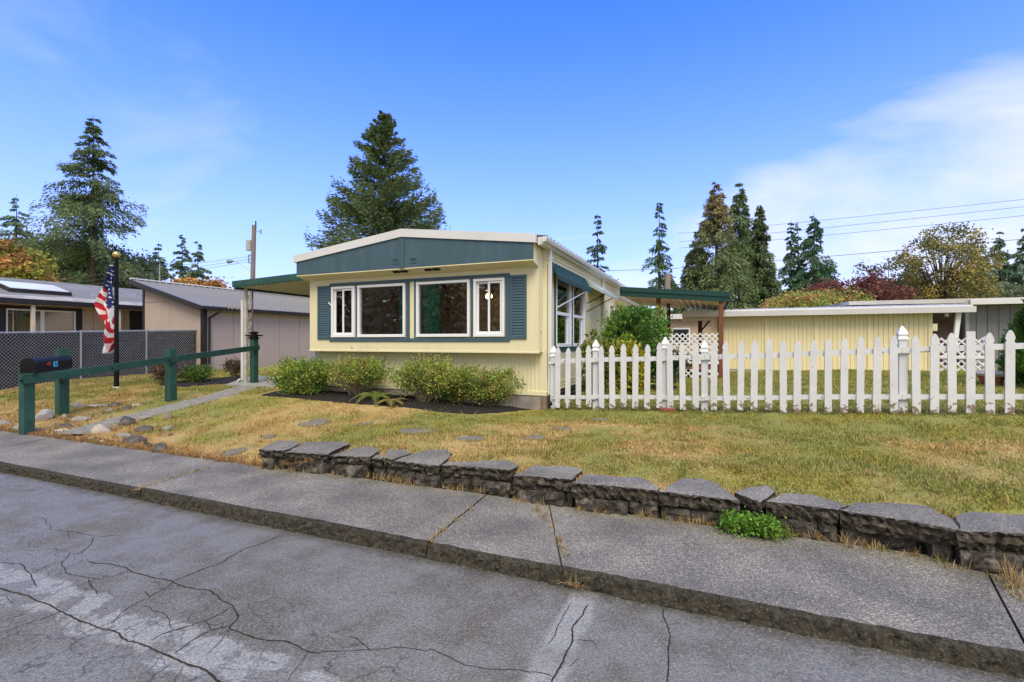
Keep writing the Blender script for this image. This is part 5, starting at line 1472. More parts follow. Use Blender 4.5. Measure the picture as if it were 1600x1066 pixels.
def fpost(u, big):
    x = atY(u, 533, FYP + .1).x; z0 = fgz(x) - .05; s = .058; h = 1.18 if big else 1.10
    q = MB(); yc = FYP + .115
    q.bbox(x - s, x + s, yc - s, yc + s, z0, z0 + h, .008); po = q.build('post', FENCEP, pk, loc=(x, yc, z0))
    q = MB(); z = z0 + h; r2_ = math.sqrt(2)
    q.lathe([((s + .012) * r2_, z + .001), ((s + .012) * r2_, z + .03), (s * .85 * r2_, z + .045), (s * .8 * r2_, z + .06), ((s + .004) * r2_, z + .075), ((s + .004) * r2_, z + .10), (s * .62 * r2_, z + .16), (s * .2 * r2_, z + .205), (.004, z + .215)], (x, yc), 4, rot=math.pi / 4); q.build('post_cap', WHITE, po, loc=(x, yc, z))
    q = MB(); q.bbox(x - s - .015, x + s + .015, yc - s - .015, yc + s + .015, z0 + .955, z0 + 1.0, .006); q.build('post_band', WHITE, po, loc=(x, yc, z0))
for u, bg_ in ((865, 0), (931, 1), (1039.5, 1), (1101, 0), (1410, 1), (1625, 1)): fpost(u, bg_)
xs_ = [atY(u, 533, FYP).x for u in (862, 931, 1039, 1101, 1250, 1410, 1625)]
xs_.append(xs_[-1] + .5)
for hh, th in ((.92, .085), (.22, .075)):
    for a, b in zip(xs_[:-1], xs_[1:]):
        q = MB(); dz = rn.uniform(-.008, .008); y0, y1 = FYP + .0125, FYP + .05
        za_, zb_ = fgz(a) + hh + dz, fgz(b) + hh + dz + rn.uniform(-.01, .01)
        q.hexa([(a + .002, y0, za_), (b - .002, y0, zb_), (b - .002, y1, zb_), (a + .002, y1, za_), (a + .002, y0, za_ + th), (b - .002, y0, zb_ + th), (b - .002, y1, zb_ + th), (a + .002, y1, za_ + th)])
        q.build('rail', FENCEP, pk, loc=(a, y0, za_ - .12))
p = onG(1044, 644); q = MB(); q.bbox(p.x - .14, p.x + .12, p.y - .05, p.y + .05, p.z, p.z + .07, .01); tag(q.build('brick', mat('red_brick', (.25, .07, .045), .9, .2, 12, bump=.5, bscale=40), loc=p), 'loose red brick lying at the foot of the picket fence', 'brick')

# ------------------------------------------------------------------ PATIO COVER at the right side of the house
pt = thing('patio_cover', (-1.2, 16.3, .6), 'flat patio roof with a green metal edge on brown posts beside the yellow home', 'patio roof')
PY0, PY1 = 16.3, 21.5; PXL, PXR = SX + .2, .50
za0, za1 = 3.27, 2.96; 
def pz(x): return za0 + (za1 - za0) * (x - PXL) / (PXR - PXL)
q = MB()
nw = 16
for k in range(nw):
    xa, xb = PXL + (PXR - PXL) * k / nw, PXL + (PXR - PXL) * (k + 1) / nw
    q.hexa([(xa, PY0 + .04, pz(xa) + .04), (xb - .02, PY0 + .04, pz(xb) + .04), (xb - .02, PY1, pz(xb) + .04), (xa, PY1, pz(xa) + .04), (xa, PY0 + .04, pz(xa) + .10), (xb - .02, PY0 + .04, pz(xb) + .10), (xb - .02, PY1, pz(xb) + .10), (xa, PY1, pz(xa) + .10)])
q.build('ceiling_pans', CREAM, pt)
q = MB(); q.hexa([(PXL - .01, PY0 - .02, pz(PXL) + .0), (PXR + .05, PY0 - .02, pz(PXR) + .0), (PXR + .05, PY0 + .039, pz(PXR)), (PXL - .01, PY0 + .039, pz(PXL)), (PXL - .01, PY0 - .03, pz(PXL) + .29), (PXR + .05, PY0 - .03, pz(PXR) + .29), (PXR + .05, PY0 + .039, pz(PXR) + .29), (PXL - .01, PY0 + .039, pz(PXL) + .29)]); q.build('front_edge', AWNG, pt)
q = MB(); q.bbox(PXR, PXR + .06, PY0 + .04, PY1, pz(PXR), pz(PXR) + .28, .01); q.build('side_edge', AWNG, pt)
q = MB(); q.hexa([(PXL - .01, PY0 - .05, pz(PXL) + .16), (PXR + .07, PY0 - .05, pz(PXR) + .16), (PXR + .07, PY0 - .031, pz(PXR) + .16), (PXL - .01, PY0 - .031, pz(PXL) + .16), (PXL - .01, PY0 - .05, pz(PXL) + .31), (PXR + .07, PY0 - .05, pz(PXR) + .31), (PXR + .07, PY0 - .031, pz(PXR) + .31), (PXL - .01, PY0 - .031, pz(PXL) + .31)]); q.build('gutter', AWNG, pt)
q = MB(); q.bbox(PXL, PXR - .02, PY0 + .1, PY0 + .2, 2.95, 3.05); 
for x, y in ((-1.58, PY0 + .25), (.32, PY0 + .1), (-1.5, 19.6), (.2, 21.2), (.35, 19.0)):
    z = gzf(x, y); q = MB(); q.bbox(x - .07, x + .07, y - .07, y + .07, z - .1, pz(x) + .04, .01); q.build('post', WOODB, pt)
q = MB(); q.box(PXL, .25, PY0 + .18, 21.0, .92, 1.02); q.build('deck_floor', BOARD, pt)
q = MB(); q.bbox(-2.7, .24, PY0 + .12, PY0 + .175, .84, 1.04, .005); q.build('deck_skirt', BOARD, pt)
def lattice(name, xa, xb, y, za_, zb_, parent, pitch=.125, wd=.038, frame=True):
    lt = thing(name, (xa, y, za_), None, None); lt.parent = parent; lt.location = Vector((xa, y, za_)) - root_of(parent)
    W_, H_ = xb - xa, zb_ - za_
    for sg in (1, -1):
        c = -H_ if sg > 0 else 0.0
        lim = W_ if sg > 0 else W_ + H_
        k = c
        while k < lim:
            # line: x = k + sg*h
            h0 = max(0, (0 - k) / sg if sg > 0 else (W_ - k) / sg); h1 = min(H_, (W_ - k) / sg if sg > 0 else (0 - k) / sg)
            if h1 - h0 > .03:
                q = MB(); yy = y + (.006 if sg > 0 else -.006)
                q.bar((xa + k + sg * h0, yy, za_ + h0), (xa + k + sg * h1, yy, za_ + h1), .009, wd, up=(-sg * .7, 0, .7)); 
                q.build('lattice_strip', WHITE, lt)
            k += pitch * 1.414
    return lt
lattice('lattice_panel', -1.52, .26, PY0 + .06, 1.10, 2.0, pt); lattice('lattice_panel', -1.75, .30, PY0 + .06, .58, .84, pt); lattice('lattice_panel', -2.2, -1.62, PY0 + .06, 1.10, 1.65, pt)
q = MB(); q.bbox(-2.6, .28, PY0 + .03, PY0 + .08, 1.02, 1.09, .005); q.build('lattice_rail', WHITE, pt)
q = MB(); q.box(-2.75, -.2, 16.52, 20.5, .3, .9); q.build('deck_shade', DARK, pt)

# ------------------------------------------------------------------ YELLOW OUTBUILDING, GREY SHED, FAR HOUSE
sh = thing('yellow_outbuilding', (3.5, 19, .65), 'long low yellow outbuilding with a white metal roof behind the picket fence', 'outbuilding')
SY = 19.0
YP = mat('outbuilding_yellow', (.75, .655, .385), .6, .03, 1, dirt=(.64, .55, .32), dscale=.8, damt=.4)
bx = [.10, 1.83, 3.33, 4.83, 6.42]
for a, b in zip(bx[:-1], bx[1:]):
    q = MB(); n = int((b - a) / .125); wv = (b - a - .01) / n
    for k in range(n): q.box(a + wv * k, a + wv * (k + 1) - .014, SY + .012, SY + .03, .74, 2.66)
    q.box(a, b - .004, SY + .0301, SY + .08, .74, 2.66); q.build('siding_panel', YP, sh)
for k, x in enumerate(bx):
    q = MB(); zb_ = .55 if k == 2 else .73; q.bbox(x - .05, x + .06, SY - .02, SY + .011, zb_, 2.66, .006); q.build('batten', YP, sh)
q = MB(); q.box(.1, 6.45, SY + .02, SY + 3.2, .2, .739); q.build('footing', CONC, sh)
q = MB(); q.box(.12, 6.44, SY + .081, SY + 3.2, .74, 2.68); q.build('core', YP, sh)
q = MB(); q.hexa([(-.95, SY - .30, 2.80), (7.35, SY - .30, 2.79), (7.35, SY + 3.6, 3.02), (-.95, SY + 3.6, 3.02), (-.95, SY - .30, 2.86), (7.35, SY - .30, 2.85), (7.35, SY + 3.6, 3.08), (-.95, SY + 3.6, 3.08)])
sr = q.build('roof', mat('white_roof_metal', (.66, .65, .63), .5, .06, 1.5, dirt=(.5, .47, .42), dscale=1.5, damt=.4), sh)
for k in range(28):
    x = -.9 + k * .30; q = MB(); q.hexa([(x, SY - .31, 2.86), (x + .05, SY - .31, 2.86), (x + .05, SY + 3.6, 3.08), (x, SY + 3.6, 3.08), (x + .015, SY - .31, 2.89), (x + .035, SY - .31, 2.89), (x + .035, SY + 3.6, 3.11), (x + .015, SY + 3.6, 3.11)]); q.build('roof_rib', DARK if False else MATS['white_roof_metal'], sr)
q = MB(); q.prism([(SY - .42, 2.62), (SY - .30, 2.62), (SY - .30, 2.80), (SY - .44, 2.80)], 0, -.95, 7.38); q.build('gutter', TRIM, sh)
q = MB(); q.box(-.95, .09, SY - .05, SY - .0, 2.50, 2.80); q.build('end_fascia', CREAM, sh)
q = MB(); q.bbox(7.0, 7.12, SY - .22, SY - .12, .5, 2.62, .01); q.v = [(x - (2.62 - z) * .10, y, z) for x, y, z in q.v]; q.build('leaning_post', WHITE, sh)
q = MB(); q.box(6.46, 9.4, SY + 3.2, SY + 3.3, .5, 2.8); q.build('open_bay_back', mat('dark_shed_wall', (.075, .05, .035), .9, .3, 2), sh)
q = MB(); q.bbox(6.46, 7.3, SY + 2.0, SY + 2.1, 2.1, 2.35); q.build('open_bay_beam', CREAM, sh)
q = MB(); q.bbox(6.9, 7.5, SY + 3.12, SY + 3.19, .9, 2.0); q.build('open_bay_window', BLACK, sh)
q = MB(); q.bbox(6.85, 6.92, SY + .1, SY + .2, 2.52, 2.62); q.build('bulb_holder', VINYL, sh)
q = MB(); q.tube([(-.35, SY + .6, .6), (-.35, SY + .6, 2.7)], .1, 4); q.build('carport_post', mat('dark_post', (.06, .035, .025), .8), sh)
q = MB(); q.bar((-.35, SY + .6, 2.1), (.05, SY + .6, 2.6), .06, .06); q.box(-.7, .1, SY + .55, SY + .65, 2.55, 2.69); q.build('carport_brace', MATS['dark_post'], sh)

ls = thing('lattice_screen', (5.6, 15.5, .65), 'short white lattice screen standing on the back lawn by the grey shed', 'lattice screen')
c0, c1 = atY(1459, 533, 16.2).x, atY(1541, 533, 16.2).x; z0 = gzf(5.6, 16.2)
lattice('lattice_panel', c0, c1, 16.2, z0 + .18, 1.83, ls, pitch=.12, wd=.04)
for x in (c0, c1):
    q = MB(); q.bbox(x - .035, x + .035, 16.22, 16.29, z0 - .1, 1.87, .006); q.build('lattice_post', WHITE, ls)
q = MB(); q.bbox(c0 + .036, c1 - .036, 16.16, 16.188, 1.28, 1.36, .006); q.build('lattice_rail', WHITE, ls)

gs = thing('grey_shed', (9.5, 22, .7), 'grey board and batten shed with a pale flat roof at the right', 'shed')
gx0 = atY(1507, 533, 22).x
q = MB(); q.box(gx0, gx0 + 9, 22.0, 27, .3, 3.02); q.build('wall', GREYP, gs)
x = gx0 + .02
while x < gx0 + 5:
    q = MB(); q.bbox(x, x + .05, 21.97, 21.999, .4, 3.02, .006); q.build('batten', GREYP, gs); x += .305
q = MB(); q.hexa([(gx0 - 3.6, 21.4, 3.10), (gx0 + 9, 21.4, 3.0), (gx0 + 9, 27.5, 3.2), (gx0 - 3.6, 27.5, 3.25), (gx0 - 3.6, 21.4, 3.24), (gx0 + 9, 21.4, 3.2), (gx0 + 9, 27.5, 3.4), (gx0 - 3.6, 27.5, 3.4)]); q.build('flat_roof', mat('pale_roof_felt', (.42, .40, .37), .8, .15, 1), gs)
q = MB(); q.bbox(gx0 - .1, gx0 + 9, 21.30, 21.399, 3.0, 3.19, .01); q.build('gutter', TRIM, gs)
q = MB(); q.bbox(gx0 + .01, gx0 + .12, 21.95, 21.999, .4, 3.02); q.build('corner_board', mat('light_grey_board', (.33, .33, .34), .7), gs)

fh = thing('far_house', (-1, 30, .7), 'distant tan house with a white roof edge glimpsed under the patio roof', 'house')
FYH = 29
q = MB(); q.box(-6, 2.5, FYH, FYH + 6, .3, 3.0); q.build('wall', TAN2, fh)
q = MB(); q.box(-6.3, 2.8, FYH - .4, FYH + 6.3, 3.0, 3.28); q.build('roof', TRIM, fh)
wx = atY(1064, 533, FYH).x; q = MB(); q.bbox(wx - .5, wx + .5, FYH - .05, FYH - .001, 1.6, 2.5); fw = q.build('window', VINYL, fh)
q = MB(); q.box(wx - .42, wx + .42, FYH - .06, FYH - .051, 1.68, 2.42); q.build('pane', mat('dark_pane', (.02, .022, .025), .1), fw)
p = onG(1549, 602); q = MB(); q.lathe([(.16, p.z), (.24, p.z + .20)], (p.x, p.y), 10); pl = thing('planter', p, 'low reddish brown planter with a pale rim by the grey shed', 'planter'); q.build('bowl', BOARD, pl)
q = MB(); q.lathe([(.25, p.z + .201), (.30, p.z + .26), (.27, p.z + .32), (.1, p.z + .34)], (p.x, p.y), 10); q.build('rim', mat('pale_rim', (.5, .47, .45), .7), pl)

# ------------------------------------------------------------------ VEGETATION
def leafquads(C, D, ln, wd, rs, droopn=None):
    """C centres (n,3), D directions (n,3), lengths, widths -> quads (diamond leaves)"""
    n = len(C)
    D = D / (np.linalg.norm(D, axis=1, keepdims=True) + 1e-9)
    rnd_ = rs.normal(size=(n, 3)); S = np.cross(D, rnd_); S /= (np.linalg.norm(S, axis=1, keepdims=True) + 1e-9)
    ln = np.asarray(ln).reshape(-1, 1) * np.ones((n, 1)); wd = np.asarray(wd).reshape(-1, 1) * np.ones((n, 1))
    A = C; B = C + D * ln * .45 + S * wd * .5; T = C + D * ln; E = C + D * ln * .45 - S * wd * .5
    return np.stack([A, B, T, E], 1).reshape(-1, 3)
def jitcol(base, n, rs, amt=.35, huev=.10):
    base = np.asarray(base, float)
    if base.ndim == 1: base = np.repeat(base[None], n, 0)
    return np.clip(base * rs.uniform(1 - amt, 1 + amt, (n, 1)) * (1 + rs.uniform(-huev, huev, (n, 3))), .004, .9)

def conifer(label, u, vtop, t, wpx, vbot, col, seed, style='fir', dens=1.0, name='fir_tree', group=None, col2=None, ubase=None, gap=0.0):
    """a conifer of real height standing t metres off; crown wpx wide at its base row vbot"""
    rs = np.random.RandomState(seed); s = t / FPX
    top = atT(u, vtop, t); base = atT(u if ubase is None else ubase, 533, t); gx_, gy_ = base.x, base.y; g0 = .3
    H = top.z - g0; Rb = wpx * s / 2; zb = max(1.0, CAM_Z + (533 - vbot) * s - g0)
    root = thing(name, (gx_, gy_, g0), label, 'tree', group)
    lean = Vector((top.x - gx_, top.y - gy_, 0))
    def axis(z): return np.array((gx_ + lean.x * z / H, gy_ + lean.y * z / H, g0 + z))
    q = MB(); tr = .012 * H + .05
    q.tube([Vector(axis(z)) for z in np.linspace(-.3, H, 9)], [tr * (1 - .96 * k / 8) for k in range(9)], 7)
    C, D, LN, WD, K = [], [], [], [], []
    nb = int((H - zb) * {'cedar': 15.0, 'narrow': 10.0, 'droop': 6.0}.get(style, 8.0) * dens) + 12
    zs_ = np.sort(zb + (H - zb) * (1 - rs.rand(nb) ** .85 * .995))
    for bi, z in enumerate(zs_):
        f = (H - z) / (H - zb)                      # 0 top .. 1 bottom of crown
        if rs.rand() < gap * .6 and f > .15: continue
        az = rs.uniform(0, 2 * np.pi)
        if style == 'fir': prof = f ** .82 * rs.uniform(.72, 1.08); up0, up1 = .05, .75      # rising tips
        elif style == 'droop': prof = (f ** .95) * rs.uniform(.5, 1.15); up0, up1 = .12, -.55
        elif style == 'cedar': prof = f ** .78 * rs.uniform(.7, 1.08); up0, up1 = .35, -.5
        elif style == 'narrow': prof = f ** .92 * rs.uniform(.6, 1.12); up0, up1 = -.05, -.65
        else: prof = f ** .7 * rs.uniform(.5, 1.1); up0, up1 = 0, .1
        Lb = max(.05 * Rb, Rb * prof)
        if style == 'fir': up0 = .25 - .35 * f; up1 = .75 - .15 * f
        ns = int({'droop': 1.6}.get(style, 1.0) * (20 + 135 * Lb / max(Rb, .1)) * dens * (1.25 if style == 'cedar' else 1))
        tt = rs.rand(ns) ** .7
        rad = np.array((np.cos(az), np.sin(az), 0)); side = np.array((-np.sin(az), np.cos(az), 0))
        zoff = Lb * (up0 * tt + (up1 - up0) * tt * tt * .5)
        spread = rs.uniform(-1, 1, ns) * (.30 * Lb * (1 - tt * .72) * tt + .05)
        P = axis(z)[None] + rad[None] * (Lb * tt)[:, None] + side[None] * spread[:, None]; P[:, 2] += zoff + rs.normal(size=ns) * {'cedar': .13, 'narrow': .09, 'droop': .07}.get(style, .05) * Lb
        hang = {'fir': .12, 'droop': -.55, 'cedar': -.6, 'narrow': -.65}.get(style, 0)
        dd = rad[None] * rs.uniform(.3, 1.0, (ns, 1)) + side[None] * (np.sign(spread) * rs.uniform(.1, .9, ns))[:, None]; dd[:, 2] += hang + rs.normal(size=ns) * .25
        C.append(P); D.append(dd)
        sl = (.13 + .032 * t / 10) * rs.uniform(.7, 1.5, ns) * (1 if style != 'cedar' else 1.0)
        LN.append(sl); WD.append(sl * rs.uniform(.20, .40, ns)); K.append(np.full(ns, rs.uniform(.72, 1.25)))
        if Lb > .5 and bi % 2 == 0:
            e = .8; q.tube([axis(z), axis(z) + rad * Lb * .45 + np.array((0, 0, Lb * (up0 * .45 + (up1 - up0) * .1))), axis(z) + rad * Lb * e + np.array((0, 0, Lb * (up0 * e + (up1 - up0) * e * e * .5)))], [.02 + .012 * Lb, .012 + .006 * Lb, .008], 4)
    C = np.concatenate(C); D = np.concatenate(D); LN = np.concatenate(LN); WD = np.concatenate(WD); K = np.concatenate(K)
    cb = np.repeat(np.asarray(col, float)[None], len(C), 0)
    if col2 is not None:
        mixf = np.clip((C[:, 2] - g0) / H * 2.4 - 1.45 + rs.normal(size=len(C)) * .25, 0, 1)[:, None]
        cb = cb * (1 - mixf) + np.asarray(col2)[None] * mixf
    cb = cb * K[:, None]
    q.build('trunk', BARK, root)
    npmesh('crown', leafquads(C, D, LN, WD, rs), 4, jitcol(cb * 3.1, len(C), rs, .35), FOL, root)
    return root

def broadleaf(label, u, vtop, t, wpx, vbot, cols, seed, name='leafy_tree', group=None, leaf=.22, n=5000, clumps=60, gapy=.55, cat='tree', trunk=True, zbase=None, flat=1.0, sigma=.16):
    """round headed tree or big bush: limbs to clumps of leaves, open between them"""
    rs = np.random.RandomState(seed); s = t / FPX
    g0 = .3 if zbase is None else zbase
    top = CAM_Z + (533 - vtop) * s; bot = max(g0 + .15, CAM_Z + (533 - vbot) * s); b = atT(u, 533, t)
    Rr = wpx * s / 2; Rz = (top - bot) / 2; cz_ = (top + bot) / 2
    root = thing(name, (b.x, b.y, g0), label, cat, group)
    q = MB(); th0 = max(bot - .1, g0 + .3 * (top - g0)) if trunk else g0 + .1
    if trunk: q.tube([Vector((b.x, b.y, g0 - .2)), Vector((b.x + .05, b.y, (g0 + th0) / 2)), Vector((b.x, b.y, th0))], [.022 * (top - g0) + .05, .018 * (top - g0) + .03, .012 * (top - g0) + .02], 8)
    CC = []
    for k in range(clumps):
        d = rs.normal(size=3); d /= np.linalg.norm(d); r_ = rs.uniform(.35, 1.0) ** gapy
        c = np.array((b.x, b.y, cz_)) + d * np.array((Rr, Rr, Rz)) * r_ * rs.uniform(.8, 1.0)
        CC.append(c)
        e = Vector(c); m_ = Vector((b.x, b.y, th0)).lerp(e, .5) + Vector((0, 0, .12 * (top - bot)))
        if k % 2 == 0: q.tube([Vector((b.x, b.y, th0 - .05)), m_, e], [.004 * (top - g0) + .012, .003 * (top - g0) + .008, .006], 4)
    CC = np.array(CC); per = n // clumps
    ci = np.repeat(np.arange(clumps), per); N_ = len(ci)
    sg = sigma * np.array((Rr, Rr, min(Rz, Rr) * .9)) * flat
    C = CC[ci] + rs.normal(size=(N_, 3)) * sg[None] * rs.uniform(.6, 1.3, (clumps, 1))[ci]
    D = rs.normal(size=(N_, 3)); D[:, 2] -= .3
    cols = np.asarray(cols, float)
    if cols.ndim == 1: cols = cols[None]
    cc = cols[rs.randint(0, len(cols), clumps)] * rs.uniform(.75, 1.25, (clumps, 1))
    sl = leaf * rs.uniform(.6, 1.4, N_)
    q.build('trunk' if trunk else 'stems', BARK if trunk else TWIG, root)
    npmesh('crown' if trunk else 'foliage', leafquads(C, D, sl, sl * .62, rs), 4, jitcol(cc[ci], N_, rs, .35), FOL, root)
    return root

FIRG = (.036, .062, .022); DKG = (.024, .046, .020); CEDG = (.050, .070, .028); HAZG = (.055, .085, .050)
conifer('tall wide fir with upturned branches rising straight behind the yellow home', 602, 179, 36, 228, 430, (.046, .062, .024), 1, 'fir', 2.8, gap=.08)
conifer('very tall open fir with drooping ragged branches, the tallest on the left', 146, 181, 46, 232, 440, (.046, .064, .026), 2, 'droop', 1.75, gap=.3)
conifer('small pointed fir at the far left edge of the picture', 26, 304, 60, 95, 440, (.060, .088, .050), 3, 'droop', .95, gap=.2)
broadleaf('broad green tree mass under the tall ragged fir, left half', 82, 372, 50, 125, 470, [(.115, .14, .06), (.085, .115, .05), (.13, .15, .06)], 4, leaf=.34, n=9000, clumps=70)
broadleaf('broad green tree mass under the tall ragged fir, right half behind the flag', 168, 385, 52, 150, 480, [(.11, .135, .055), (.08, .11, .045), (.13, .145, .055)], 5, leaf=.34, n=10000, clumps=80)
broadleaf('big bush turning orange and yellow at the far left behind the beige roof', 8, 378, 38, 112, 470, [(.55, .27, .10), (.52, .32, .09), (.36, .33, .06), (.30, .29, .06)], 6, name='autumn_bush', leaf=.30, n=9000, clumps=80, cat='bush', sigma=.14)
conifer('leftmost of the three distant firs above the garage roof', 248, 378, 62, 62, 470, (.050, .078, .040), 7, 'droop', .95)
conifer('middle and tallest of the three distant firs above the garage roof', 285, 365, 66, 66, 470, (.046, .072, .038), 8, 'droop', .85, gap=.1)
conifer('rightmost of the three distant firs above the garage roof', 309, 376, 62, 58, 470, (.050, .078, .040), 9, 'droop', .9)
broadleaf('low orange autumn tree showing over the garage ridge', 308, 432, 50, 95, 480, [(.58, .30, .07), (.50, .32, .09), (.40, .18, .05)], 10, name='autumn_tree', leaf=.32, n=3500, clumps=45)
# right side row
conifer('thin sparse conifer just right of the roof edge of the yellow home', 934, 333, 60, 72, 470, (.034, .052, .026), 11, 'droop', .8, gap=.35)
conifer('slim conifer with drooping tiers behind the green edged patio roof', 1030, 316, 50, 84, 500, (.036, .066, .026), 12, 'narrow', .9, gap=.25)
conifer('broad cedar with a rusty brown top behind the patio roof', 1119, 285, 46, 128, 500, (.056, .074, .032), 13, 'cedar', 1.15, name='cedar_tree', col2=(.11, .075, .036), gap=.15)
conifer('cedar with a tall thin tip touching the rusty topped cedar', 1155, 284, 48, 100, 500, (.050, .074, .030), 14, 'cedar', 1.0, name='cedar_tree', gap=.2)
conifer('low cedar filling in on the left side of the rusty topped cedar', 1090, 362, 47, 90, 510, (.044, .058, .026), 36, 'cedar', 1.2, name='cedar_tree')
conifer('narrow dark conifer standing right of the tall cedars', 1187, 321, 47, 78, 510, (.044, .060, .026), 15, 'cedar', 1.1, name='cedar_tree', gap=.1)
conifer('left spindly twin conifer between the cedars and the red maple', 1236, 344, 54, 62, 500, (.038, .066, .032), 16, 'narrow', .85)
conifer('very thin conifer spire squeezed between two larger conifers', 1247, 347, 55, 34, 500, (.038, .066, .032), 37, 'narrow', .8)
conifer('dark full conifer with sweeping drooping boughs behind the red maple', 1272, 332, 52, 112, 500, (.030, .060, .028), 17, 'narrow', 1.4)
broadleaf('dark red leaved maple behind the yellow outbuilding', 1330, 430, 40, 150, 500, [(.19, .07, .058), (.15, .055, .05), (.24, .10, .07)], 18, name='red_maple', leaf=.22, n=12000, clumps=110, sigma=.12)
broadleaf('low bush turning yellow and orange above the outbuilding roof', 1272, 452, 32, 150, 500, [(.38, .34, .09), (.46, .27, .09), (.22, .29, .07), (.42, .29, .09)], 19, name='autumn_bush', leaf=.16, n=8000, clumps=80, cat='bush', sigma=.13)
broadleaf('thin half bare tree with dark scattered leaves right of the red maple', 1388, 398, 50, 105, 470, [(.12, .11, .06), (.15, .12, .065)], 20, leaf=.26, n=1400, clumps=60, sigma=.08)
broadleaf('dark green rounded tree just left of the yellowing maple', 1415, 432, 46, 90, 500, [(.08, .12, .05), (.10, .14, .06)], 21, leaf=.26, n=6000, clumps=60)
broadleaf('tall open maple with yellow and olive leaves above the grey shed', 1472, 350, 40, 142, 485, [(.29, .25, .085), (.23, .22, .08), (.36, .28, .08), (.18, .19, .07)], 22, name='yellow_maple', leaf=.2, n=10000, clumps=150, sigma=.08)
broadleaf('small yellow tree low beside the open maple', 1520, 425, 42, 62, 495, [(.36, .30, .09), (.30, .27, .09)], 38, name='yellow_maple', leaf=.22, n=2600, clumps=40)
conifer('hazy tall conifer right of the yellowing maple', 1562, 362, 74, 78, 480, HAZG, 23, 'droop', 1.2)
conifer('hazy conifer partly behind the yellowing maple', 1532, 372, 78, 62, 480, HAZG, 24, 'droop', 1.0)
conifer('hazy conifer at the right edge of the picture', 1602, 352, 72, 90, 480, (.05, .078, .048), 25, 'droop', 1.2)
broadleaf('pale grey green bush below the hazy conifers', 1578, 440, 50, 90, 490, [(.24, .26, .15), (.19, .23, .12)], 26, leaf=.26, n=4500, clumps=50, cat='tree')
broadleaf('round green tree half hidden left of the pale bush', 1535, 452, 48, 70, 495, [(.11, .16, .075), (.13, .18, .08)], 39, leaf=.26, n=3500, clumps=45)
wd_ = np.random.RandomState(44)
# far-off wood closing the gaps low on the skyline
C = []; K_ = []
for k in range(420):
    a = wd_.uniform(-1.15, 1.0); t = wd_.uniform(85, 120); hgt = wd_.uniform(4, 9.5)
    cx, cy = (FW[0] + RT[0] * a) * t, (FW[1] + RT[1] * a) * t
    n = 90; zz = wd_.rand(n) ** .8; r_ = (1 - zz) * 2.6 + .3
    th_ = wd_.uniform(0, 6.28, n)
    C.append(np.stack([cx + np.cos(th_) * r_ * wd_.rand(n), cy + np.sin(th_) * r_ * wd_.rand(n), zz * hgt], -1)); K_.append(np.full(n, wd_.uniform(.8, 1.2)))
C = np.concatenate(C); K_ = np.concatenate(K_)
D = wd_.normal(size=C.shape); D[:, 2] -= .6
o = npmesh('distant_wood', leafquads(C, D, wd_.uniform(.8, 1.8, len(C)), wd_.uniform(.5, .9, len(C)), wd_), 4, jitcol(np.array((.06, .085, .045))[None] * K_[:, None], len(C), wd_), FOL)
tag(o, None, None, None, 'stuff')

# trees across the lane, seen reflected in the windows
for k, (x, y, h, w_) in enumerate(((-33, -19, 14, 10), (-26.5, -21, 17, 10), (-21, -18.5, 11.5, 8), (-39, -20, 15, 10), (-15.5, -19, 12, 9))):
    rs = np.random.RandomState(60 + k)
    lab = ('conifer across the lane opposite the left windows', 'tallest conifer across the lane opposite the home', 'small conifer across the lane opposite the right windows', 'wide conifer across the lane far to the left', 'wide conifer across the lane behind the camera to the right')[k]
    root = thing('fir_tree', (x, y, 0), lab, 'tree')
    q = MB(); q.tube([(x, y, -.3), (x, y, h)], [.25, .02], 7); q.build('trunk', BARK, root)
    n = 9000; f = rs.rand(n) ** .6; z = h * (1 - f * .93); r_ = f * w_ / 2 * rs.uniform(.2, 1.05, n); a = rs.uniform(0, 6.28, n)
    C = np.stack([x + np.cos(a) * r_, y + np.sin(a) * r_, z], -1); D = np.stack([np.cos(a), np.sin(a), rs.uniform(-.8, .2, n)], -1)
    npmesh('crown', leafquads(C, D, rs.uniform(.4, .9, n), rs.uniform(.15, .4, n), rs), 4, jitcol((.46, .35, .17), n, rs), FOL, root)
q = MB(); q.bbox(-12, -6, -11.3, -11.1, .55, .85, .03)  # unseen pale beam in place of the white house eave mirrored in the windows
hr = thing('stand_in_beam', (-9, -11.2, 0), 'pale beam on posts across the lane, stand-in for a house eave mirrored in the windows', 'guard rail'); q.build('beam', VINYL, hr)
for x in (-11.5, -9, -6.5):
    q = MB(); q.bbox(x - .07, x + .07, -11.36, -11.301, -.05, .9); q.build('beam_post', WOODG, hr)

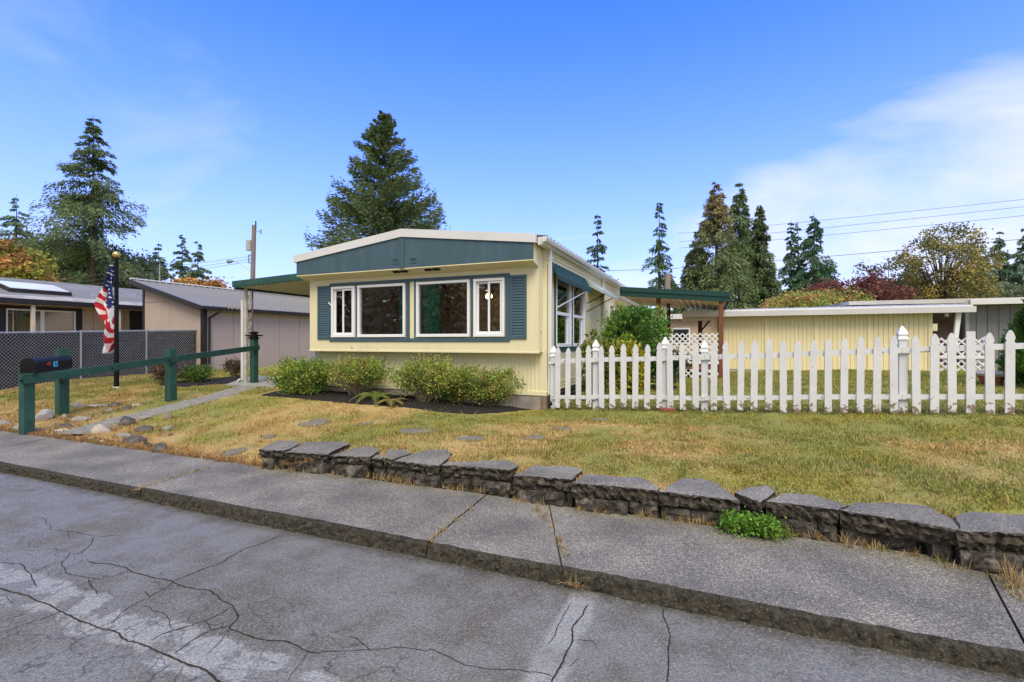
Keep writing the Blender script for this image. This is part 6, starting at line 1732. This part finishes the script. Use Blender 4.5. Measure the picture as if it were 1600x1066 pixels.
# ------------------------------------------------------------------ SHRUBS
def shrub(name, label, x, y, w_, d_, h, cols, seed, n=4200, leaf=.045, stems=26, group=None, low=.12, tight=.09, cat='shrub', z=None, vase=.5, nclump=90, stray_=.10):
    rs = np.random.RandomState(seed); z0 = gzf(x, y) if z is None else z
    root = thing(name, (x, y, z0), label, cat, group)
    q = MB(); TIPS = []
    for k in range(nclump):
        a = rs.uniform(0, 2 * np.pi); rr = math.sqrt(rs.rand()); hz = rs.uniform(low, 1) ** .8
        wid = vase + (1 - vase) * min(1, hz * 1.4)
        edge = math.sqrt(max(.05, 1 - max(0, (hz - .62) / .5) ** 2))
        TIPS.append((x + math.cos(a) * rr * w_ / 2 * wid * edge, y + math.sin(a) * rr * d_ / 2 * wid * edge, z0 + h * hz * rs.uniform(.9, 1.04)))
    TIPS = np.array(TIPS)
    stray = rs.rand(nclump) < stray_; TIPS[stray] = np.array((x, y, z0)) + (TIPS[stray] - np.array((x, y, z0))) * rs.uniform(1.04, 1.16, (int(stray.sum()), 1))
    for k in range(0, nclump, max(1, nclump // stems)):
        tip = Vector(TIPS[k]); b = Vector((x + rs.normal() * .05 * w_, y + rs.normal() * .04, z0 - .02))
        m_ = b.lerp(tip, .45) + Vector((rs.normal() * .04, rs.normal() * .04, .04 * h)); m2_ = b.lerp(tip, .75) + Vector((rs.normal() * .03, rs.normal() * .03, .05 * h))
        q.tube([b, m_, m2_, tip], [.012, .009, .006, .003], 4)
        if rs.rand() < .6:
            e = TIPS[rs.randint(nclump)]; e = Vector(e)
            if (e - m_).length < .5 * w_: q.tube([m_, m_.lerp(e, .6) + Vector((0, 0, .03)), e], [.007, .005, .003], 4)
    q.build('stems', TWIG, root)
    per = n // nclump; ci = np.repeat(np.arange(nclump), per); N_ = len(ci)
    C = TIPS[ci] + rs.normal(size=(N_, 3)) * np.array((tight, tight, tight * .75)) * rs.uniform(.6, 1.4, (nclump, 1))[ci]
    C[:, 2] = np.maximum(C[:, 2], z0 + .02)
    D = rs.normal(size=(N_, 3)) + (C - np.array((x, y, z0 + h * .3))) * 1.2; D[:, 2] += .4
    cols = np.asarray(cols, float); cc = cols[rs.randint(0, len(cols), nclump)] * rs.uniform(.75, 1.2, (nclump, 1))
    sl = leaf * rs.uniform(.6, 1.4, N_)
    npmesh('leaves', leafquads(C, D, sl, sl * .5, rs), 4, jitcol(cc[ci], N_, rs, .35), FOL, root)
    return root
AZ = [(.18, .29, .045), (.28, .36, .06), (.34, .38, .07), (.11, .19, .04)]
AZB = AZ + [(.36, .29, .09), (.35, .34, .09)]
def gp(u, v): p = onG(u, v); return p.x, p.y
x, y = gp(464, 618); shrub('azalea_shrub', 'leftmost and widest green azalea shrub in the mulch under the left windows', x, y + .15, 1.95, .85, .74, AZ, 1, 10500, .055, 26, 'azaleas in front of the home', tight=.085, nclump=150)
x, y = gp(555, 622); shrub('azalea_shrub', 'second azalea shrub from the left, thin and twiggy at its base beside the fern', x, y + .1, 1.85, .8, .80, AZB, 2, 7000, .05, 34, 'azaleas in front of the home', low=.35, vase=.25, tight=.085, nclump=130)
x, y = gp(662, 632); shrub('azalea_shrub', 'third azalea shrub from the left with a long stray branch to the right', x, y + .1, 1.75, .75, .86, AZB, 3, 7000, .05, 32, 'azaleas in front of the home', low=.25, vase=.3, tight=.08, nclump=130)
x, y = gp(757, 638); shrub('azalea_shrub', 'rightmost azalea shrub with open dark green clusters by the house corner', x, y + .05, 1.75, .7, .74, AZB, 4, 6200, .05, 30, 'azaleas in front of the home', low=.2, vase=.25, tight=.075, nclump=120)
x, y = gp(706, 632); shrub('azalea_shrub', 'small low azalea squeezed between the two right hand azaleas', x, y + .05, .6, .5, .62, AZ, 5, 3000, .05, 14, 'azaleas in front of the home', tight=.08, nclump=50)
# behind the fence
x, y = -2.05, 13.0; shrub('round_bush', 'tall rounded glossy green bush against the yellow side wall', x + .2, y, 1.75, 1.6, 2.05, [(.15, .30, .05), (.10, .22, .04), (.22, .35, .06), (.07, .15, .03)], 6, 15000, .085, 20, low=.08, tight=.12, nclump=210, cat='bush', vase=.88, stray_=0)
x, y = gp(930, 622); shrub('yellow_shrub', 'narrow green and yellow shrub behind the picket fence by the side windows', -2.30, 10.3, .55, .6, 1.2, [(.13, .19, .03), (.22, .24, .03), (.07, .13, .02)], 7, 3000, .09, 12, low=.05, tight=.08, nclump=60)
shrub('yellow_shrub', 'bright yellow leaved shrub behind the picket fence below the green bush', -1.68, 10.9, .65, .6, 1.15, [(.50, .42, .02), (.42, .38, .03), (.28, .28, .03)], 8, 3200, .09, 12, low=.05, tight=.085, nclump=60)
shrub('leafy_plant', 'dark green leafy plant at the foot of the rounded bush near the lattice', -.95, 12.6, .7, .6, .95, [(.05, .10, .03), (.035, .07, .025), (.09, .12, .05)], 9, 1800, .1, 10, low=.05, tight=.1, nclump=40)
# conical evergreen on the right edge
rs = np.random.RandomState(12); ax_, ay_ = 6.75, 13.6; az_ = gzf(ax_, ay_); ah = 2.75
root = thing('arborvitae', (ax_, ay_, az_), 'bright green conical evergreen at the right edge behind the fence', 'shrub')
q = MB(); q.tube([(ax_, ay_, az_ - .1), (ax_, ay_, az_ + ah * .9)], [.06, .01], 6); q.build('trunk', BARK, root)
n = 16000; f = rs.rand(n); zz = ah * (1 - f ** .75); prof = np.minimum(1, ((ah - zz) / ah * 1.25)) ** .75 * np.minimum(1, .75 + zz * .6); cl_ = vnoise(rs.rand(n) * 0 + zz * 2.2, f * 0, 1)
a = rs.uniform(0, 2 * np.pi, n); lump = 1 + .13 * np.sin(a * 5 + zz * 6) + .08 * np.sin(a * 11 - zz * 13)
r_ = .80 * prof * lump * (1 - .35 * rs.rand(n) ** 2)
C = np.stack([ax_ + np.cos(a) * r_, ay_ + np.sin(a) * r_, az_ + .05 + zz], -1); D = np.stack([np.cos(a) * .5, np.sin(a) * .5, rs.uniform(.3, 1.2, n)], -1)
npmesh('foliage', leafquads(C, D, rs.uniform(.08, .16, n), rs.uniform(.04, .07, n), rs), 4, jitcol(np.array((.075, .155, .025))[None] * (1 + .35 * np.sin(a * 5 + zz * 6))[:, None], n, rs, .35), FOL, root)
# left bed
x, y = gp(262, 600); shrub('rusty_shrub', 'rusty brown leaved shrub behind the middle rail post', x, y, .85, .6, .62, [(.16, .075, .045), (.13, .085, .05), (.11, .10, .05)], 10, 3000, .06, 20, low=.15, tight=.08, nclump=60, vase=.4)
x, y = gp(306, 598); shrub('low_shrub', 'low bright green shrub in the left mulch bed', x, y, .95, .6, .42, [(.10, .19, .03), (.14, .22, .04), (.07, .13, .025)], 11, 3400, .06, 12, low=.1, tight=.08, nclump=60)
x, y = gp(366, 590); shrub('rusty_shrub', 'small thin dark leaved shrub beside the carport post', x, y, .75, .5, .55, [(.09, .07, .04), (.07, .08, .03), (.13, .06, .04)], 12, 1100, .07, 18, low=.3, tight=.07, nclump=40, vase=.3)
# fern
def fern(x, y, label, seed, n=7, L_=.62, col=(.17, .23, .03), az0=None, spread=6.28, scale=1.0):
    rs = np.random.RandomState(seed); z0 = gzf(x, y) + .02; root = thing('fern', (x, y, z0), label, 'fern'); q = MB(); V = []; K = []
    for k in range(n):
        a = (az0 if az0 is not None else 0) + spread * (k / n - .5) + rs.uniform(-.2, .2); l_ = L_ * rs.uniform(.75, 1.1); path = []
        for i in range(15):
            t = i / 14; path.append(Vector((x + math.cos(a) * l_ * t, y + math.sin(a) * l_ * t, z0 + l_ * .9 * (t - 1.05 * t * t) + .02)))
        q.tube(path, .005, 4)
        for i in range(1, 15):
            t = i / 14; w_ = .11 * math.sin(math.pi * min(1, t * .85 + .12)) * scale; p = path[i]; sdv = Vector((-math.sin(a), math.cos(a), 0)); fwd = (path[i] - path[i - 1]).normalized()
            for sg in (-1, 1):
                tip = p + sdv * sg * w_ + fwd * .03 + Vector((0, 0, -.02)); V += [p - fwd * .016, p + fwd * .018, tip + fwd * .006, tip - fwd * .004]; K.append(rs.uniform(.7, 1.25))
    q.build('stems', TWIG, root); K = np.array(K); npmesh('fronds', np.array([tuple(v) for v in V]), 4, np.array(col)[None] * K[:, None], FOL, root)
x, y = gp(588, 627); fern(x, y, 'bright green fern arching out of the mulch between the azaleas', 1, 8, .60)
x, y = gp(605, 633); fern(x + .1, y, 'smaller yellowing fern just right of the bright green fern', 2, 6, .42, (.24, .19, .05))

# plants in the wall and along the joints
def clump(name, label, x, y, z, w_, d_, h, cols, n, leaf, seed, cat='plant', nc=40):
    rs = np.random.RandomState(seed); root = thing(name, (x, y, z), label, cat)
    T_ = np.stack([x + rs.uniform(-.5, .5, nc) * w_, y + rs.uniform(-.5, .5, nc) * d_, z + h * (.25 + .75 * rs.rand(nc))], -1)
    q = MB()
    for p in T_[::2]: q.tube([Vector((x + (p[0] - x) * .5, y + (p[1] - y) * .5 + .02, z)), Vector(p)], [.004, .002], 4)
    q.build('stems', TWIG, root); ci = np.repeat(np.arange(nc), n // nc); N_ = len(ci)
    C = T_[ci] + rs.normal(size=(N_, 3)) * .028; D = rs.normal(size=(N_, 3)); D[:, 2] += .7; sl = leaf * rs.uniform(.7, 1.3, N_)
    cols = np.asarray(cols, float); npmesh('leaves', leafquads(C, D, sl, sl * .7, rs), 4, jitcol(cols[rs.randint(0, len(cols), nc)][ci], N_, rs, .3), FOL, root)
p = atZ(1172, 836, .1); clump('stonecrop', 'bright green mat forming plant growing out of the stone wall', p.x, p.y + .0, .11, .40, .15, .12, [(.13, .27, .03), (.18, .32, .04), (.09, .20, .025)], 3000, .026, 1, nc=110)
p = atZ(1232, 840, .1); clump('stonecrop', 'small straggling green sprig beside the bright green wall plant', p.x - .02, p.y, .1, .16, .06, .05, [(.14, .22, .03), (.2, .2, .06)], 260, .022, 2, nc=14)
RKL = mat('pale_rock', (.44, .38, .30), .9, .25, 5, bump=.6, bscale=18, dirt=(.20, .17, .14), dscale=6, damt=.6)
RKG = mat('grey_rock', (.24, .23, .195), .9, .25, 5, bump=.6, bscale=18, dirt=(.11, .105, .10), dscale=5, damt=.6)
RKD = mat('dark_rock', (.085, .076, .064), .9, .35, 6, bump=.8, bscale=18, dirt=(.20, .19, .18), dscale=5, damt=.5)
RKB = mat('blue_grey_rock', (.33, .335, .32), .9, .2, 5, bump=.5, bscale=16, dirt=(.18, .18, .19), dscale=5, damt=.6)
RK = [(68, 656, .42, .34, .38, RKB, 'large angular blue grey rock between the rail post and the mailbox post'), (126, 657, .44, .16, .30, RKL, 'flat pale tan rock on the left edge of the path'), (104, 668, .40, .16, .25, RKD, 'dark low stone just below the flat pale tan rock'),
      (100, 654, .14, .16, .14, RKL, 'small pale stone at the foot of the mailbox post'), (5, 664, .40, .16, .3, RKG, 'grey rock cut by the left edge of the picture'), (28, 672, .26, .16, .22, RKG, 'grey rock left of the first rail post'), (57, 675, .20, .12, .2, RKG, 'small grey stone right of the first rail post'),
      (122, 637, .42, .20, .3, RKG, 'mossy grey rock behind the flat pale tan rock'), (155, 635, .48, .10, .35, RKL, 'long flat pale stone farther up the left side of the path'), (180, 635, .30, .14, .3, RKD, 'dark stone at the upper end of the row beside the path'), (212, 634, .26, .09, .24, RKL, 'flat white topped stone nearest the middle rail post'), (172, 643, .24, .10, .2, RKG, 'small grey stone touching the path edge'), (200, 640, .30, .10, .2, RKD, 'low dark stone right at the path edge'),
      (155, 677, .38, .26, .30, RKL, 'white knobbly rock in the dry grass below the path'), (176, 672, .15, .12, .15, RKG, 'small grey stone touching the white knobbly rock'), (197, 664, .34, .30, .3, RKD, 'tall dark jagged rock in the dry grass'), (195, 683, .38, .13, .22, RKG, 'flat topped slab of grey rock below the tall jagged rock'), (228, 673, .42, .22, .3, RKD, 'wide dark rock at the right of the jagged rock'),
      (224, 656, .38, .14, .28, RKG, 'grey slanted rock above the rock group'), (262, 656, .18, .20, .18, RKG, 'upright grey stone at the top right of the rock group'), (263, 671, .26, .13, .2, RKG, 'pale grey flat stone at the right of the rock group'), (210, 692, .42, .20, .26, RKD, 'rounded dark rock at the lower middle of the rock group'), (231, 700, .14, .20, .14, RKD, 'small dark stone standing below the rounded dark rock'), (250, 705, .28, .22, .2, RKD, 'dark split rock lowest of the group near the sidewalk'),
      (141, 688, .16, .08, .12, RKL, 'small tan stone below the white knobbly rock'), (158, 692, .16, .07, .12, RKL, 'small cream stone near the sidewalk edge'), (258, 682, .16, .08, .12, RKG, 'little grey stone half buried right of the dark rocks'), (96, 674, .34, .07, .18, RKL, 'thin pale slab at the lower end of the path')]
RKLIST = RK
V = []; K = []; rs = np.random.RandomState(5)
def tuft(x, y, z, n, l0, l1, spread, col):
    for k in range(n):
        a = rs.uniform(0, 6.28); l_ = rs.uniform(l0, l1); e = rs.uniform(.15, spread); bx_, by_ = x + rs.normal() * .018, y + rs.normal() * .012
        d = np.array((math.cos(a) * e, math.sin(a) * e, math.sqrt(max(.05, 1 - min(.95, e * e))))); sd3 = np.array((-math.sin(a), math.cos(a), 0)) * .0032
        b = np.array((bx_, by_, z)); m_ = b + d * l_ * .55; t_ = b + d * l_ + np.array((0, 0, -.25 * l_ * e))
        V.extend([b - sd3, b + sd3, m_ + sd3 * .8, m_ - sd3 * .8]); V.extend([m_ - sd3 * .8, m_ + sd3 * .8, t_ + sd3 * .2, t_ - sd3 * .2]); c = np.array(col) * rs.uniform(.65, 1.3); K.extend([c, c])
STR = (.42, .29, .125); STG = (.14, .17, .05)
for (u, v) in ((1575, 905), (1562, 893), (1548, 884), (1585, 912), (1592, 920), (1540, 878)):
    p = atZ(u, v, .1); tuft(p.x, p.y, .095, 26, .08, .20, .95, STR)
for f in np.linspace(0, 1, 9):
    p = atZ(672 + (753 - 672) * f, 846 + (783 - 846) * f, .1)
    if rs.rand() < .75: tuft(p.x, p.y, .095, int(rs.uniform(5, 22)), .03, .10, .9, STR)
for (u, v, n) in ((851, 808, 18), (856, 815, 10), (874, 845, 22), (878, 858, 16), (884, 868, 9), (862, 826, 6)):
    p = atZ(u, v, .1); tuft(p.x, p.y, .095, n, .04, .11, .8, STR)
for f in np.linspace(0, 1, 14):
    p = atZ(1521 + 79 * f, 877 + 63 * f, .1); tuft(p.x, p.y, .094, int(rs.uniform(5, 14)), .02, .07, 1.0, STR if rs.rand() < .85 else STG)
for f in np.linspace(0, 1, 26):
    p = atZ(212 + (326 - 212) * f, 766 + (731 - 766) * f, .1); tuft(p.x, p.y, .095, int(rs.uniform(4, 14)), .02, .06, 1.0, STR if rs.rand() < .85 else STG)
for a, b, zb_ in CAPX:
    n = int((b.x - a.x) * 26) + 2
    for k in range(n):
        f = rs.rand(); x = a.x + (b.x - a.x) * f; y = a.y + (b.y - a.y) * f - rs.uniform(-.02, .05)
        tuft(x, y, .098, int(rs.uniform(3, 11)), .03, .11, 1.0, STR if rs.rand() < .84 else STG)
for (u, v) in ((840, 800), (950, 803), (1320, 850), (585, 742), (620, 755), (1330, 858)):
    p = atZ(u, v, .1); tuft(p.x, p.y + .02, .1, 18, .06, .14, .9, STG if v == 803 else STR)
# dead grass along the left verge and the fence foot
for k in range(900):
    x = rs.uniform(-12.5, -4.6); y = SB + abs(rs.normal()) * .12 + .02; tuft(x, y, gzf(x, y), 7, .03, .075, 1.0, (.36, .20, .075))
for k in range(260):
    x = rs.uniform(-2.9, 5.2); y = FYP + rs.normal() * .10; tuft(x, y, gzf(x, y), 6, .04, .11, .9, ((.30, .20, .10), (.20, .20, .05), (.13, .17, .04))[k % 3])
for (u, v) in ((905, 922), (893, 918)):
    p = atZ(u, v, 0); tuft(p.x, p.y, .012, 14, .06, .16, 1.0, STR)
for (u, v, w_, h, d_, m_, lab) in RKLIST:
    p = onG(u, v)
    for k in range(16):
        a = rs.uniform(0, 6.28); x, y = p.x + math.cos(a) * w_ * .62, p.y + math.sin(a) * d_ * .7
        if y > SB + .03: tuft(x, y, gzf(x, y), 9, .04, .11, 1.0, (.46, .27, .10) if rs.rand() < .75 else (.22, .24, .07))
for (x, y, r_) in STXY:
    for k in range(22):
        a = rs.uniform(0, 6.28); xx, yy = x + math.cos(a) * r_ * 1.15, y + math.sin(a) * r_ * .9; tuft(xx, yy, gzf(xx, yy), 7, .03, .07, 1.0, (.46, .30, .12) if rs.rand() < .6 else (.28, .28, .08))
for k in range(500):
    x = rs.uniform(-5, 5); y = rs.uniform(5.1, 8.6); tuft(x, y, gzf(x, y), 9, .035, .085, .9, ((.30, .30, .08), (.48, .33, .13), (.22, .25, .07))[k % 3])
o = npmesh('dry_grass', np.array(V), 4, np.array(K), GRASSM); tag(o, None, None, None, 'stuff')

# fallen leaves
lf = None
LEAFL = ['yellowish fallen leaf against the kerb at the far left', 'fallen leaf in the gutter below the first sidewalk joint', 'left one of two fallen leaves close together in the gutter', 'right one of two fallen leaves close together in the gutter', 'fallen leaf under the kerb near the middle sidewalk joint', 'fallen leaf in the gutter at the lower right', 'fallen leaf at the kerb nearest the lower right corner', 'tan fallen leaf on the sidewalk left of the green wall plant', 'fallen leaf on the road below the kerb right of the sealed crack', 'fallen leaf on the road between the far left leaf and the joint']
for k, (u, v) in enumerate(((125, 759), (283, 788), (465, 825), (472, 828), (690, 873), (1166, 966), (1310, 994), (1115, 832), (1100, 938), (186, 773))):
    z = .002 if v > 758 and u not in (1115,) else .1
    p = atZ(u, v, z + .0)
    if lf is None:
        q = MB(); q.v = [(0, -.035, .004), (.022, -.01, .012), (.018, .015, .006), (0, .04, .016), (-.02, .012, .01), (-.02, -.012, .004)]; q.f = [(0, 1, 2, 3), (0, 3, 4, 5)]; q.m = [0, 0]
        o = lf = q.build('fallen_leaf', mat('brown_leaf', (.30, .13, .05), .8, .4, 20), loc=p)
    else:
        o = lf.copy(); COL.objects.link(o); o.location = p
    o.rotation_euler = (0, 0, k * 1.7); o.scale = (1 + .3 * math.sin(k),) * 3
    tag(o, LEAFL[k], 'leaf', 'fallen leaves along the gutter')

# ------------------------------------------------------------------ ROCKS on the left verge
def rock(u, v, w_, h, d_, col, label, seed, sharp=.5, rz=0, sink=.25):
    p = onG(u, v); rs = random.Random(seed)
    import bmesh
    bm = bmesh.new(); bmesh.ops.create_icosphere(bm, subdivisions=2, radius=1)
    planes = [(Vector((rs.uniform(-1, 1), rs.uniform(-1, 1), rs.uniform(-.3, 1))).normalized(), rs.uniform(.5, .85)) for _ in range(13)]
    for vt in bm.verts:
        c = vt.co.copy()
        for n, dd in planes:
            e = c.dot(n) - dd
            if e > 0: c -= n * e * .96
        c *= 1 + .10 * mnoise.noise(c * 2.2 + Vector((seed, 0, 0))) + .05 * mnoise.noise(c * 6 + Vector((0, seed, 0)))
        vt.co = Vector((c.x * w_ / 2, c.y * d_ / 2, c.z * h / 2 + h * (.5 - sink)))
    me = bpy.data.meshes.new('rock'); bm.to_mesh(me); bm.free(); me.materials.append(col)
    o = bpy.data.objects.new('rock', me); COL.objects.link(o); o.location = p; o.rotation_euler = (rs.uniform(-.15, .15), rs.uniform(-.15, .15), rz + rs.uniform(-.3, .3))
    tag(o, label, 'rock', 'rocks beside the path')
for k, (u, v, w_, h, d_, m_, lab) in enumerate(RK): rock(u, v, w_ * 1.0, h * 1.05, d_ * 1.0, m_, lab, 200 + k, sink=.36, rz=YAW * math.pi / 180)
